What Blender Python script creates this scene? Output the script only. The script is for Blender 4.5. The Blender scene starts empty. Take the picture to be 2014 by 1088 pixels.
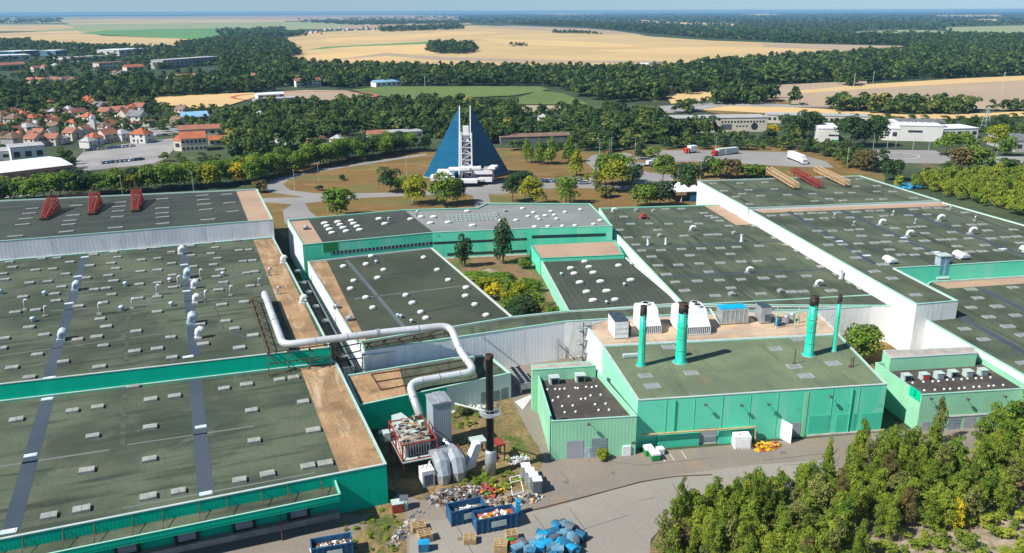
import bpy, math, random
import numpy as np
from mathutils import Matrix, Vector
R = math.radians
random.seed(7); rng = np.random.default_rng(7)
scene = bpy.context.scene
col = scene.collection

# ------------------------------------------------------------------ camera, sky, sun, exposure
PW, PH = 2014.0, 1088.0
FPX, HORIZON = 1650.0, 22.0
CX, CY, CAMH = PW/2, PH/2, 75.0
PITCH = math.atan((CY-HORIZON)/FPX); ROLL = R(0.2)
cam = bpy.data.cameras.new('camera'); cam.sensor_width = 36; cam.lens = FPX/PW*36
cam.clip_start = 1; cam.clip_end = 60000
camo = bpy.data.objects.new('camera', cam); col.objects.link(camo); scene.camera = camo
camo.matrix_world = Matrix.Translation((0,0,CAMH)) @ Matrix.Rotation(math.pi/2-PITCH,4,'X') @ Matrix.Rotation(-ROLL,4,'Z')
SUN_AZ, SUN_EL = R(241.5), R(46)          # azimuth clockwise from the view direction (+Y)
w = bpy.data.worlds.new('World'); scene.world = w; w.use_nodes = True
nt = w.node_tree; sky = nt.nodes.new('ShaderNodeTexSky'); sky.sky_type = 'NISHITA'; sky.sun_disc = False
sky.sun_elevation = SUN_EL; sky.sun_rotation = SUN_AZ; sky.altitude = 100; sky.air_density = 1.25; sky.dust_density = 0.0; sky.ozone_density = 3.0
tc = nt.nodes.new('ShaderNodeTexCoord'); va = nt.nodes.new('ShaderNodeVectorMath'); va.inputs[1].default_value = (0,0,0.13)   # the clear blue a little above the horizon
nt.links.new(tc.outputs['Generated'],va.inputs[0]); nt.links.new(va.outputs[0],sky.inputs[0])
nt.links.new(sky.outputs[0], nt.nodes['Background'].inputs[0]); nt.nodes['Background'].inputs[1].default_value = 0.073
sd = bpy.data.lights.new('sun', 'SUN'); sd.energy = 4.75; sd.angle = R(0.53); sd.color = (1.0, 0.95, 0.87)
so = bpy.data.objects.new('sun', sd); col.objects.link(so); so.location = (-200,-100,300)
sdir = Vector((math.sin(SUN_AZ)*math.cos(SUN_EL), math.cos(SUN_AZ)*math.cos(SUN_EL), math.sin(SUN_EL)))
so.rotation_euler = sdir.to_track_quat('Z','Y').to_euler()
scene.view_settings.view_transform = 'Standard'; scene.view_settings.look = 'None'
scene.view_settings.exposure = 0.55; scene.view_settings.gamma = 1
scene.render.engine = 'CYCLES'
scene.cycles.use_denoising = True; scene.cycles.max_bounces = 5; scene.cycles.diffuse_bounces = 3
scene.cycles.volume_bounces = 0; scene.cycles.transparent_max_bounces = 8

# ------------------------------------------------------------------ geometry of the survey: photo pixel <-> place on the ground
cr, sr = math.cos(ROLL), math.sin(ROLL); cp, sp_ = math.cos(PITCH), math.sin(PITCH)
def P(px, py, z=0.0):
    x, y = px-CX, py-CY
    x, y = x*cr-y*sr, x*sr+y*cr
    d = (x/FPX, cp-(y/FPX)*sp_, -sp_-(y/FPX)*cp)
    t = (z-CAMH)/d[2]
    return Vector((d[0]*t, d[1]*t, z))
def proj(X, Y, Z):
    f = cp*Y-sp_*(Z-CAMH); u = sp_*Y+cp*(Z-CAMH)
    x, y = X/f*FPX, -u/f*FPX
    return x*cr+y*sr+CX, -x*sr+y*cr+CY
AZL, AZR = R(-21.5), R(-8.1)            # the two building grids
def axes(az): return Vector((math.cos(az),-math.sin(az),0)), Vector((math.sin(az),math.cos(az),0))
AL, BL = axes(AZL); AR, BR = axes(AZR)
OL = Vector((-19.86,116.96,0)); OR_ = Vector((22.14,134.31,0))
def wl(u,v,z=0): q = OL+AL*u+BL*v; return Vector((q.x,q.y,z))
def wr(u,v,z=0): q = OR_+AR*u+BR*v; return Vector((q.x,q.y,z))

# ------------------------------------------------------------------ object helpers
def tag(o, label=None, cat=None, group=None, kind=None):
    if label: o['label'] = label
    if cat: o['category'] = cat
    if group: o['group'] = group
    if kind: o['kind'] = kind
    return o
def empty(name, loc, rz=0, label=None, cat=None, group=None):
    o = bpy.data.objects.new(name, None); col.objects.link(o); o.location = loc; o.rotation_euler = (0,0,rz)
    o.empty_display_size = 0.5
    return tag(o, label, cat, group)
class MB:
    def __init__(s): s.v=[]; s.f=[]; s.m=[]
    def face(s, pts, m=0):
        n=len(s.v); s.v += [tuple(p) for p in pts]; s.f.append(tuple(range(n,n+len(pts)))); s.m.append(m)
    def box(s, c, size, rz=0, m=0, top=None, tilt=None):
        x,y,z = size[0]/2,size[1]/2,size[2]/2; ca,sa=math.cos(rz),math.sin(rz); n=len(s.v)
        for dz in (-z,z):
            for dx,dy in ((-x,-y),(x,-y),(x,y),(-x,y)):
                if tilt: p = tilt @ Vector((dx,dy,dz))
                else: p = Vector((dx,dy,dz))
                s.v.append((c[0]+p.x*ca-p.y*sa, c[1]+p.x*sa+p.y*ca, c[2]+p.z))
        for k,f in enumerate(((0,3,2,1),(4,5,6,7),(0,1,5,4),(1,2,6,5),(2,3,7,6),(3,0,4,7))):
            s.f.append(tuple(n+i for i in f)); s.m.append(top if (k==1 and top is not None) else m)
    def tube(s, path, r, n=8, m=0, cap=True):
        path=[Vector(p) for p in path]; rs = r if isinstance(r,(list,tuple)) else [r]*len(path); base=len(s.v)
        prev=None
        for i,p in enumerate(path):
            d = (path[min(i+1,len(path)-1)]-path[max(i-1,0)]).normalized()
            if prev is None:
                up = Vector((0,0,1)) if abs(d.z)<.9 else Vector((1,0,0)); a = d.cross(up).normalized()
            else:
                a = (prev - d*prev.dot(d)).normalized()
            prev = a; b = d.cross(a)
            for k in range(n):
                t=2*math.pi*(k+.5)/n; q=p+(a*math.cos(t)+b*math.sin(t))*rs[i]; s.v.append(tuple(q))
        for i in range(len(path)-1):
            for k in range(n):
                s.f.append((base+i*n+k, base+i*n+(k+1)%n, base+(i+1)*n+(k+1)%n, base+(i+1)*n+k)); s.m.append(m)
        if cap:
            s.f.append(tuple(base+k for k in range(n))[::-1]); s.m.append(m)
            e=base+(len(path)-1)*n; s.f.append(tuple(e+k for k in range(n))); s.m.append(m)
    def lathe(s, c, prof, n=12, m=0, rx=1, ry=1, rz=0):
        base=len(s.v); ca,sa=math.cos(rz),math.sin(rz)
        for r,z in prof:
            for k in range(n):
                t=2*math.pi*k/n; x,y=r*rx*math.cos(t), r*ry*math.sin(t); s.v.append((c[0]+x*ca-y*sa, c[1]+x*sa+y*ca, c[2]+z))
        for i in range(len(prof)-1):
            for k in range(n):
                s.f.append((base+i*n+k, base+i*n+(k+1)%n, base+(i+1)*n+(k+1)%n, base+(i+1)*n+k)); s.m.append(m)
        s.f.append(tuple(base+k for k in range(n))[::-1]); s.m.append(m)
        e=base+(len(prof)-1)*n; s.f.append(tuple(e+k for k in range(n))); s.m.append(m)
    def prism(s, poly, z0, z1, m=0, top=None, bottom=True):
        n=len(poly)
        a = sum(poly[i][0]*poly[(i+1)%n][1]-poly[(i+1)%n][0]*poly[i][1] for i in range(n))
        if a<0: poly=poly[::-1]
        for i in range(n):
            p,q=poly[i],poly[(i+1)%n]; s.face([(p[0],p[1],z0),(q[0],q[1],z0),(q[0],q[1],z1),(p[0],p[1],z1)], m)
        s.face([(p[0],p[1],z1) for p in poly], m if top is None else top)
        if bottom: s.face([(p[0],p[1],z0) for p in poly[::-1]], m)
    def mesh(s, name, mats, smooth=False, off=(0,0,0)):
        me=bpy.data.meshes.new(name)
        me.from_pydata([(x-off[0],y-off[1],z-off[2]) for x,y,z in s.v],[],s.f)
        for m in (mats if isinstance(mats,(list,tuple)) else [mats]): me.materials.append(m)
        me.polygons.foreach_set('material_index', s.m)
        if smooth: me.polygons.foreach_set('use_smooth',[True]*len(s.f))
        me.update(); return me
    def build(s, name, mats, parent=None, smooth=False, world=True, loc=None):
        """world=True: the vertices are world coordinates; the object's origin goes to its parent's (or loc)"""
        off=(0,0,0)
        if world:
            if parent is not None: off=tuple(parent.location)
            elif loc is not None: off=tuple(loc)
            else:
                a=np.array(s.v); off=(float((a[:,0].min()+a[:,0].max())/2),float((a[:,1].min()+a[:,1].max())/2),float(a[:,2].min()))
        o=bpy.data.objects.new(name, s.mesh(name,mats,smooth,off)); col.objects.link(o)
        if parent is not None: o.parent=parent
        elif world: o.location=off
        return o
def child(name, me, parent, loc=(0,0,0), rz=0, sc=None):
    o=bpy.data.objects.new(name, me); col.objects.link(o); o.parent=parent
    o.location=loc; o.rotation_euler=(0,0,rz)
    if sc: o.scale=sc
    return o
def copy_tree(o, parent=None):
    c=o.copy(); col.objects.link(c)
    if parent is not None: c.parent=parent
    for ch in list(o.children): copy_tree(ch,c)
    return c
def sag(path, k=4):
    """round the corners of a poly-line"""
    path=[Vector(p) for p in path]; out=[path[0]]
    for i in range(1,len(path)-1):
        a,b,c=path[i-1],path[i],path[i+1]; ra=min(2.4,(a-b).length*.4,(c-b).length*.4)
        p,q=b+(a-b).normalized()*ra,b+(c-b).normalized()*ra
        for j in range(k+1):
            t=j/k; out.append(p*(1-t)**2+b*2*t*(1-t)+q*t*t)
    out.append(path[-1]); return out

# ------------------------------------------------------------------ materials
def mat(name, c1, c2=None, scale=.15, rough=.85, fine=None, fs=3.0, rib=None, az=0.0, ribd=.35, metal=0, stain=None, streak=None, sharp=None, spec=.3, blend=(.40,.60), seams=None):
    m=bpy.data.materials.new(name); m.use_nodes=True; n=m.node_tree.nodes; L=m.node_tree.links
    b=n['Principled BSDF']; b.inputs['Roughness'].default_value=rough; b.inputs['Metallic'].default_value=metal; b.inputs['Specular IOR Level'].default_value=spec
    g=n.new('ShaderNodeNewGeometry'); mp=n.new('ShaderNodeMapping'); L.new(g.outputs['Position'],mp.inputs[0]); mp.inputs['Rotation'].default_value=(0,0,az)
    def noise(sc,det=4,vec=None,dist=0):
        t=n.new('ShaderNodeTexNoise'); t.inputs['Scale'].default_value=sc; t.inputs['Detail'].default_value=det; t.inputs['Distortion'].default_value=dist
        L.new(vec or mp.outputs[0],t.inputs['Vector']); return t.outputs['Fac']
    def ramp(x,a,bb):
        r=n.new('ShaderNodeMapRange'); r.inputs['From Min'].default_value=a; r.inputs['From Max'].default_value=bb; L.new(x,r.inputs['Value']); return r.outputs[0]
    def mix(f,a,bb,mode='MIX'):
        x=n.new('ShaderNodeMix'); x.data_type='RGBA'; x.blend_type=mode
        if hasattr(f,'links'): L.new(f,x.inputs[0])
        else: x.inputs[0].default_value=f
        for k,v in ((6,a),(7,bb)):
            if hasattr(v,'links'): L.new(v,x.inputs[k])
            else: x.inputs[k].default_value=(*v,1)
        return x.outputs[2]
    c=c1
    if c2: c=mix(ramp(noise(scale,5),*blend),c1,c2)
    if streak:      # (colour, scale across, scale along, amount)
        ms=n.new('ShaderNodeMapping'); L.new(mp.outputs[0],ms.inputs[0]); ms.inputs['Scale'].default_value=(streak[1],streak[2],streak[3])
        c=mix(ramp(noise(1,4,ms.outputs[0],.5),.52,.72),c,streak[0])
    if stain:       # (colour, scale, low, high)
        c=mix(ramp(noise(stain[1],6,None,.4),stain[2],stain[3]),c,stain[0])
    if seams:       # (colour, spacing, width, strength): roofing felt laps / slab joints along y
        sx=n.new('ShaderNodeSeparateXYZ'); L.new(mp.outputs[0],sx.inputs[0])
        md=n.new('ShaderNodeMath'); md.operation='PINGPONG'; md.inputs[1].default_value=seams[1]/2; L.new(sx.outputs[seams[4] if len(seams)>4 else 0],md.inputs[0])
        lt=n.new('ShaderNodeMath'); lt.operation='LESS_THAN'; lt.inputs[1].default_value=seams[2]; L.new(md.outputs[0],lt.inputs[0])
        ml=n.new('ShaderNodeMath'); ml.operation='MULTIPLY'; ml.inputs[1].default_value=seams[3]; L.new(lt.outputs[0],ml.inputs[0])
        c=mix(ml.outputs[0],c,seams[0])
    if fine:
        f=ramp(noise(fs,3),.3,.7); v=n.new('ShaderNodeMapRange'); v.inputs['To Min'].default_value=1-fine; v.inputs['To Max'].default_value=1+fine; L.new(f,v.inputs['Value'])
        cm=n.new('ShaderNodeCombineXYZ')
        for k in range(3): L.new(v.outputs[0],cm.inputs[k])
        c=mix(1.0,c,cm.outputs[0],'MULTIPLY')
    if hasattr(c,'links'): L.new(c,b.inputs['Base Color'])
    else: b.inputs['Base Color'].default_value=(*c,1)
    if rib:
        sx=n.new('ShaderNodeSeparateXYZ'); L.new(mp.outputs[0],sx.inputs[0]); ad=n.new('ShaderNodeMath'); L.new(sx.outputs[0],ad.inputs[0]); L.new(sx.outputs[1],ad.inputs[1])
        pp=n.new('ShaderNodeMath'); pp.operation='PINGPONG'; pp.inputs[1].default_value=rib/2; L.new(ad.outputs[0],pp.inputs[0])
        bp=n.new('ShaderNodeBump'); bp.inputs['Strength'].default_value=ribd; bp.inputs['Distance'].default_value=.5; L.new(pp.outputs[0],bp.inputs['Height']); L.new(bp.outputs[0],b.inputs['Normal'])
    elif fine:
        bp=n.new('ShaderNodeBump'); bp.inputs['Strength'].default_value=.25; bp.inputs['Distance'].default_value=.15; L.new(noise(fs,3),bp.inputs['Height']); L.new(bp.outputs[0],b.inputs['Normal'])
    return m
gl, gr = AZL, AZR
def feltmat(name,az,c1,c2,c3,cs):
    return mat(name,c1,c2,scale=.07,rough=.95,fine=.10,fs=1.6,az=az,streak=(c3,.05,.5,.5) if az==gl else (c3,.5,.045,.5),stain=(cs,.13,.60,.85),seams=(c2,4.0,.05,.35,0),spec=.15)
M={}
M['feltL']=feltmat('roof_felt_west',gl,(0.1008,0.1223,0.08149),(0.05554,0.07161,0.04889),(0.03628,0.04704,0.03493),(0.135,0.1581,0.1113))
M['feltR']=feltmat('roof_felt_east',gr,(0.1008,0.1236,0.07969),(0.05926,0.07613,0.05149),(0.0393,0.0515,0.03586),(0.1373,0.1605,0.1058))
M['feltM']=mat('roof_felt_middle',(0.06658,0.08003,0.0534),(0.04842,0.05928,0.04168),scale=.06,rough=.95,fine=.1,fs=2,az=gl,seams=(.05,3,.3,.3) and ((0.03783,0.04594,0.03256),2.0,.12,.4,1),spec=.15)
M['feltN']=mat('roof_felt_north_ribbed',(0.0624,0.07332,0.06084),(0.0468,0.05616,0.0468),scale=.06,rough=.95,fine=.1,fs=2,az=gl,seams=((0.0351,0.0429,0.03588),1.6,.2,.4,0),spec=.15)
M['feltA']=mat('roof_felt_court',(0.0704,0.0864,0.0656),(0.0448,0.056,0.0448),scale=.05,rough=.95,fine=.1,fs=2,az=gr,seams=((0.036,0.044,0.036),1.6,.2,.4,0),spec=.15)
M['felt3']=mat('roof_felt_dark_grey',(0.04125,0.05104,0.04675),(0.0605,0.0754,0.0605),scale=.03,rough=.95,fine=.1,fs=2,az=gl,streak=((0.0715,0.087,0.066),.06,.4,.5),spec=.15)
M['feltG']=mat('roof_felt_green',(0.1575,0.1975,0.1146),(0.1215,0.1544,0.09815),scale=.10,rough=.95,fine=.08,fs=2,az=gr,streak=((0.09,0.1167,0.0777),.3,.03,.5),stain=((0.234,0.1705,0.09815),.10,.66,.80),seams=((0.108,0.1346,0.08997),5,.05,.35,0),spec=.15)
M['membrane']=mat('pale_grey_membrane',(0.2304,0.2446,0.2344),(0.192,0.207,0.1963),scale=.05,rough=.8,fine=.05,fs=1,az=gr,seams=((0.1664,0.1756,0.1699),3,.07,.4,0))
M['gravel']=mat('pink_gravel',(0.4085,0.2805,0.195),(0.342,0.238,0.1638),scale=.08,rough=1,fine=.16,fs=2.5,az=gr)
M['gravelL']=mat('weathered_gravel',(0.3672,0.2302,0.1213),(0.2479,0.1597,0.0846),scale=.12,rough=1,fine=.22,fs=2.2,az=gl,stain=((0.204,0.1287,0.0658),.16,.53,.70),streak=((0.4692,0.3564,0.2256),.5,.08,.5))
M['gravelD']=mat('dark_gravel',(.085,.075,.062),(.055,.050,.045),scale=.2,rough=1,fine=.2,fs=3,az=gr,stain=((.16,.12,.085),.3,.62,.74))
M['terrace']=mat('beige_terrace',(0.525,0.3895,0.2635),(0.399,0.2945,0.2125),scale=.15,rough=.95,fine=.1,fs=2,az=gr,stain=((0.546,0.38,0.204),.25,.58,.7))
M['strip']=mat('blue_grey_gutter_felt',(0.0425,0.0594,0.084),(0.0575,0.0756,0.099),scale=.08,rough=.8,fine=.06,az=gl)
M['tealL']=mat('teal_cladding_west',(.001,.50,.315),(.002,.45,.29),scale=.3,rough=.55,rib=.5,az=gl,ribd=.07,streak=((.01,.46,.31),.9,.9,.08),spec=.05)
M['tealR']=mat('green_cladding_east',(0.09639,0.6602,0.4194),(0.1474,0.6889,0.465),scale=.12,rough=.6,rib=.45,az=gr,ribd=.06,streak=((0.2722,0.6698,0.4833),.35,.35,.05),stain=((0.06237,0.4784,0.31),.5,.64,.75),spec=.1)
M['mint']=mat('faded_mint_cladding',(0.2898,0.636,0.4054),(0.2656,0.5697,0.3751),scale=.2,rough=.7,rib=.6,az=gr,ribd=.10)
M['mintside']=mat('mint_coping',(0.255,0.627,0.45),(0.306,0.665,0.495),scale=.4,rough=.7,az=gr)
M['coping']=mat('pale_coping',(0.462,0.55,0.517),(0.396,0.495,0.473),scale=.5,rough=.6,az=gl)
M['copmint']=mat('mint_edge_trim',(.28,.58,.45),(.36,.60,.50),scale=.5,rough=.6,az=gl)
M['copteal']=mat('teal_edge_trim',(.03,.42,.28),(.05,.46,.33),scale=.5,rough=.6,az=gl)
M['white']=mat('white_render',(.78,.79,.77),(.68,.69,.68),scale=.15,rough=.85,rib=1.2,az=gr,ribd=.03,streak=((.55,.56,.55),.9,.9,.12))
M['whiteS']=mat('white_wall_plain',(.80,.80,.79),(.74,.74,.73),scale=.1,rough=.85,az=gr,streak=((.66,.66,.64),.5,.5,.1))
M['whiteL']=mat('grey_white_wall',(0.6721,0.688,0.7166),(0.7865,0.7933,0.8112),scale=.12,rough=.85,rib=1.0,az=gl,ribd=.04,streak=((0.572,0.5897,0.6219),.6,.6,.1))
M['greywall']=mat('pale_grey_wall',(.60,.64,.67),(.66,.69,.71),scale=.1,rough=.85,rib=1.0,az=gl,ribd=.05)
M['concrete']=mat('dirty_concrete',(.42,.38,.34),(.32,.29,.26),scale=.5,rough=.9,fine=.1)
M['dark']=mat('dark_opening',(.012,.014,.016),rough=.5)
M['glass']=mat('dark_window_glass',(.03,.045,.06),rough=.15,spec=.6)
M['door']=mat('grey_roller_door',(.36,.38,.42),(.31,.33,.37),scale=.6,rough=.5,seams=((.24,.26,.30),.35,.05,.6,2))
M['doorblue']=mat('blue_grey_door',(.20,.25,.30),(.26,.31,.36),scale=.6,rough=.5,seams=((.13,.16,.19),.6,.06,.6,2))
M['metal']=mat('galvanised_metal',(.50,.53,.56),(.40,.43,.46),scale=.8,rough=.4,metal=.5)
M['pipe']=mat('white_insulated_pipe',(.66,.68,.69),(.54,.56,.56),scale=.3,rough=.4,metal=.25,stain=((.36,.37,.35),.5,.6,.75))
M['ductL']=mat('pale_blue_cowl',(.50,.60,.66),(.35,.45,.52),scale=1.5,rough=.5,metal=.2)
M['white2']=mat('white_paint',(.78,.79,.80),(.70,.71,.73),scale=.8,rough=.5)
M['dome']=mat('white_dome',(.80,.80,.80),rough=.4)
M['pane']=mat('skylight_pane',(.36,.37,.33),(.27,.28,.25),scale=.6,rough=.4,spec=.5,fine=.25,fs=5)
M['panepale']=mat('flat_rooflight_pane',(.26,.29,.28),(.22,.25,.25),scale=.6,rough=.3,spec=.5)
M['curb']=mat('skylight_curb',(.38,.37,.34),(.27,.27,.25),scale=.8,rough=.7)
M['rust']=mat('rusty_steel',(.12,.06,.035),(.07,.045,.035),scale=1.5,rough=.8)
M['red']=mat('red_steel',(.36,.05,.035),(.22,.04,.03),scale=1.5,rough=.7)
M['yellow']=mat('yellowed_steel',(.62,.45,.26),(.50,.33,.18),scale=1.5,rough=.7)
M['chim']=mat('green_chimney_paint',(.0,.62,.40),(.01,.56,.37),scale=.4,rough=.35,stain=((.12,.50,.36),.9,.58,.75),streak=((.02,.42,.28),3,3,.15))
M['soot']=mat('sooty_steel',(.03,.028,.027),(.05,.035,.028),scale=1.5,rough=.6)
M['blackp']=mat('black_steel',(.022,.024,.026),(.035,.036,.038),scale=1,rough=.5,metal=.3)
M['skipblue']=mat('blue_skip_paint',(.015,.085,.19),(.02,.11,.23),scale=1,rough=.5,stain=((.05,.06,.07),1.2,.62,.75))
M['blue']=mat('bright_blue_plastic',(.012,.24,.46),(.02,.32,.58),scale=1,rough=.45)
M['bluedark']=mat('dark_blue_plastic',(.02,.10,.19),(.03,.15,.26),scale=1,rough=.5)
M['bluegrey']=mat('faded_blue_plastic',(.10,.24,.34),(.16,.30,.38),scale=1,rough=.5)
M['tarp']=mat('cyan_tarpaulin',(.0,.38,.66),rough=.5)
M['wood']=mat('pallet_wood',(.50,.36,.18),(.38,.27,.15),scale=2,rough=.9)
M['scrap']=mat('mixed_scrap',(.30,.28,.25),(.12,.11,.10),scale=1.2,rough=.9,blend=(.45,.55),stain=((.55,.54,.50),1.6,.58,.62))
M['scrapred']=mat('red_scrap',(.50,.10,.06),(.25,.06,.05),scale=1,rough=.8)
M['yellowp']=mat('yellow_paint',(.62,.47,.02),(.55,.33,.02),scale=1,rough=.5)
M['greenp']=mat('green_paint',(.02,.26,.07),rough=.5)
M['tan']=mat('tan_lagged_pipe',(.48,.36,.18),(.40,.30,.17),scale=1,rough=.8)
M['darkmetal']=mat('dark_roof_sheet',(.035,.055,.075),(.05,.075,.095),scale=.7,rough=.5,rib=.3,az=gr,ribd=.2)
M['louver']=mat('louvre_grey',(.10,.12,.14),rough=.6)
M['pyrL']=mat('blue_glass_cladding',(0.0024,0.07392,0.1554),(0.0048,0.0924,0.1848),scale=.08,rough=.35,spec=.25,az=0,seams=((0.04,0.126,0.2184),3.4,.12,.5,2),metal=.0)
M['redp']=mat('red_plate',(.55,.03,.02),rough=.5)
# ------------------------------------------------------------------ ground, roads, fields
M['base']=mat('rough_grassland',(.060,.085,.035),(.035,.055,.026),scale=.02,rough=1,fine=.2,fs=.4,stain=((.14,.12,.06),.03,.58,.7))
M['wood_floor']=mat('woodland_floor',(.032,.058,.026),(.042,.070,.030),scale=.01,rough=1)
M['drygrass']=mat('dry_lawn',(.190,.116,.035),(.155,.098,.030),scale=.035,rough=1,fine=.14,fs=.8,stain=((.125,.125,.038),.045,.50,.68),streak=((.25,.165,.065),.05,.12,.1))
M['wheat']=mat('stubble_field',(.53,.385,.175),(.45,.325,.155),scale=.004,rough=1,seams=((.48,.35,.18),26,2.5,.5,0),az=R(25),stain=((.44,.31,.17),.003,.56,.68))
M['wheat2']=mat('golden_stubble',(.62,.43,.19),(.56,.39,.18),scale=.006,rough=1,seams=((.52,.36,.17),18,2,.5,0),az=R(70))
M['fallow']=mat('bare_fallow',(.40,.30,.20),(.34,.26,.19),scale=.005,rough=1,seams=((.34,.27,.19),22,2,.5,1),az=R(15))
M['crop']=mat('green_crop',(.12,.17,.045),(.10,.15,.04),scale=.01,rough=1,fine=.1,fs=.1)
M['crop2']=mat('pale_green_meadow',(.24,.29,.13),(.28,.30,.16),scale=.006,rough=1)
M['crop3']=mat('bright_green_crop',(.08,.22,.06),(.12,.25,.09),scale=.005,rough=1)
M['asphalt']=mat('worn_asphalt',(.245,.205,.165),(.205,.178,.150),scale=.07,rough=.95,fine=.07,fs=1.5,stain=((.27,.20,.13),.10,.60,.72),streak=((.20,.185,.17),.35,.05,.4))
M['slab']=mat('pale_concrete_yard',(.285,.262,.225),(.25,.23,.20),scale=.05,rough=.95,fine=.05,fs=1.5,stain=((.24,.225,.20),.12,.62,.76),seams=((.20,.18,.16),9,.05,.6,0),az=R(-25))
M['road']=mat('grey_road',(.23,.225,.22),(.27,.26,.25),scale=.05,rough=.95,fine=.06,fs=1)
M['roadfar']=mat('town_asphalt',(.32,.31,.30),(.24,.235,.23),scale=.05,rough=.95)
M['mud']=mat('dry_scrub',(.25,.175,.080),(.15,.115,.05),scale=.15,rough=1,fine=.35,fs=1.5,stain=((.07,.10,.02),.18,.55,.66))
M['dirt']=mat('stony_dirt',(.33,.27,.20),(.24,.19,.13),scale=.25,rough=1,fine=.3,fs=1.2,stain=((.12,.14,.04),.3,.56,.66))
M['courtsoil']=mat('courtyard_soil',(.22,.13,.075),(.10,.12,.03),scale=.15,rough=1,fine=.2,fs=1.2)
M['spinewall']=mat('pale_gallery_wall',(.88,.89,.91),(.92,.93,.94),scale=.12,rough=.85,rib=1.0,az=gr,ribd=.04,streak=((.76,.78,.80),.6,.6,.1))
M['line']=mat('white_road_paint',(.55,.54,.52),rough=.8)
M['track']=mat('red_running_track',(.42,.12,.08),rough=.9)
def sheet(name, px, m, z, kind='structure'):
    mb=MB(); pts=[P(x,y,z) for x,y in px]
    a=sum(pts[i].x*pts[(i+1)%len(pts)].y-pts[(i+1)%len(pts)].x*pts[i].y for i in range(len(pts)))
    mb.face(pts if a>0 else pts[::-1]); return tag(mb.build(name,M[m]),kind=kind)
g=MB(); NG=24; ext=30000
for i in range(NG):
    for j in range(NG):
        x0,y0=-ext+i*2*ext/NG,-ext+j*2*ext/NG; s=2*ext/NG
        g.face([(x0,y0,-.3),(x0+s,y0,-.3),(x0+s,y0+s,-.3),(x0,y0+s,-.3)])
tag(g.build('ground',M['wood_floor']),kind='structure')
sheet('near_ground',[(-900,1400),(2900,1400),(3400,330),(2500,205),(1300,190),(700,215),(0,235),(-1200,330)],'base',0.0)
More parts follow.
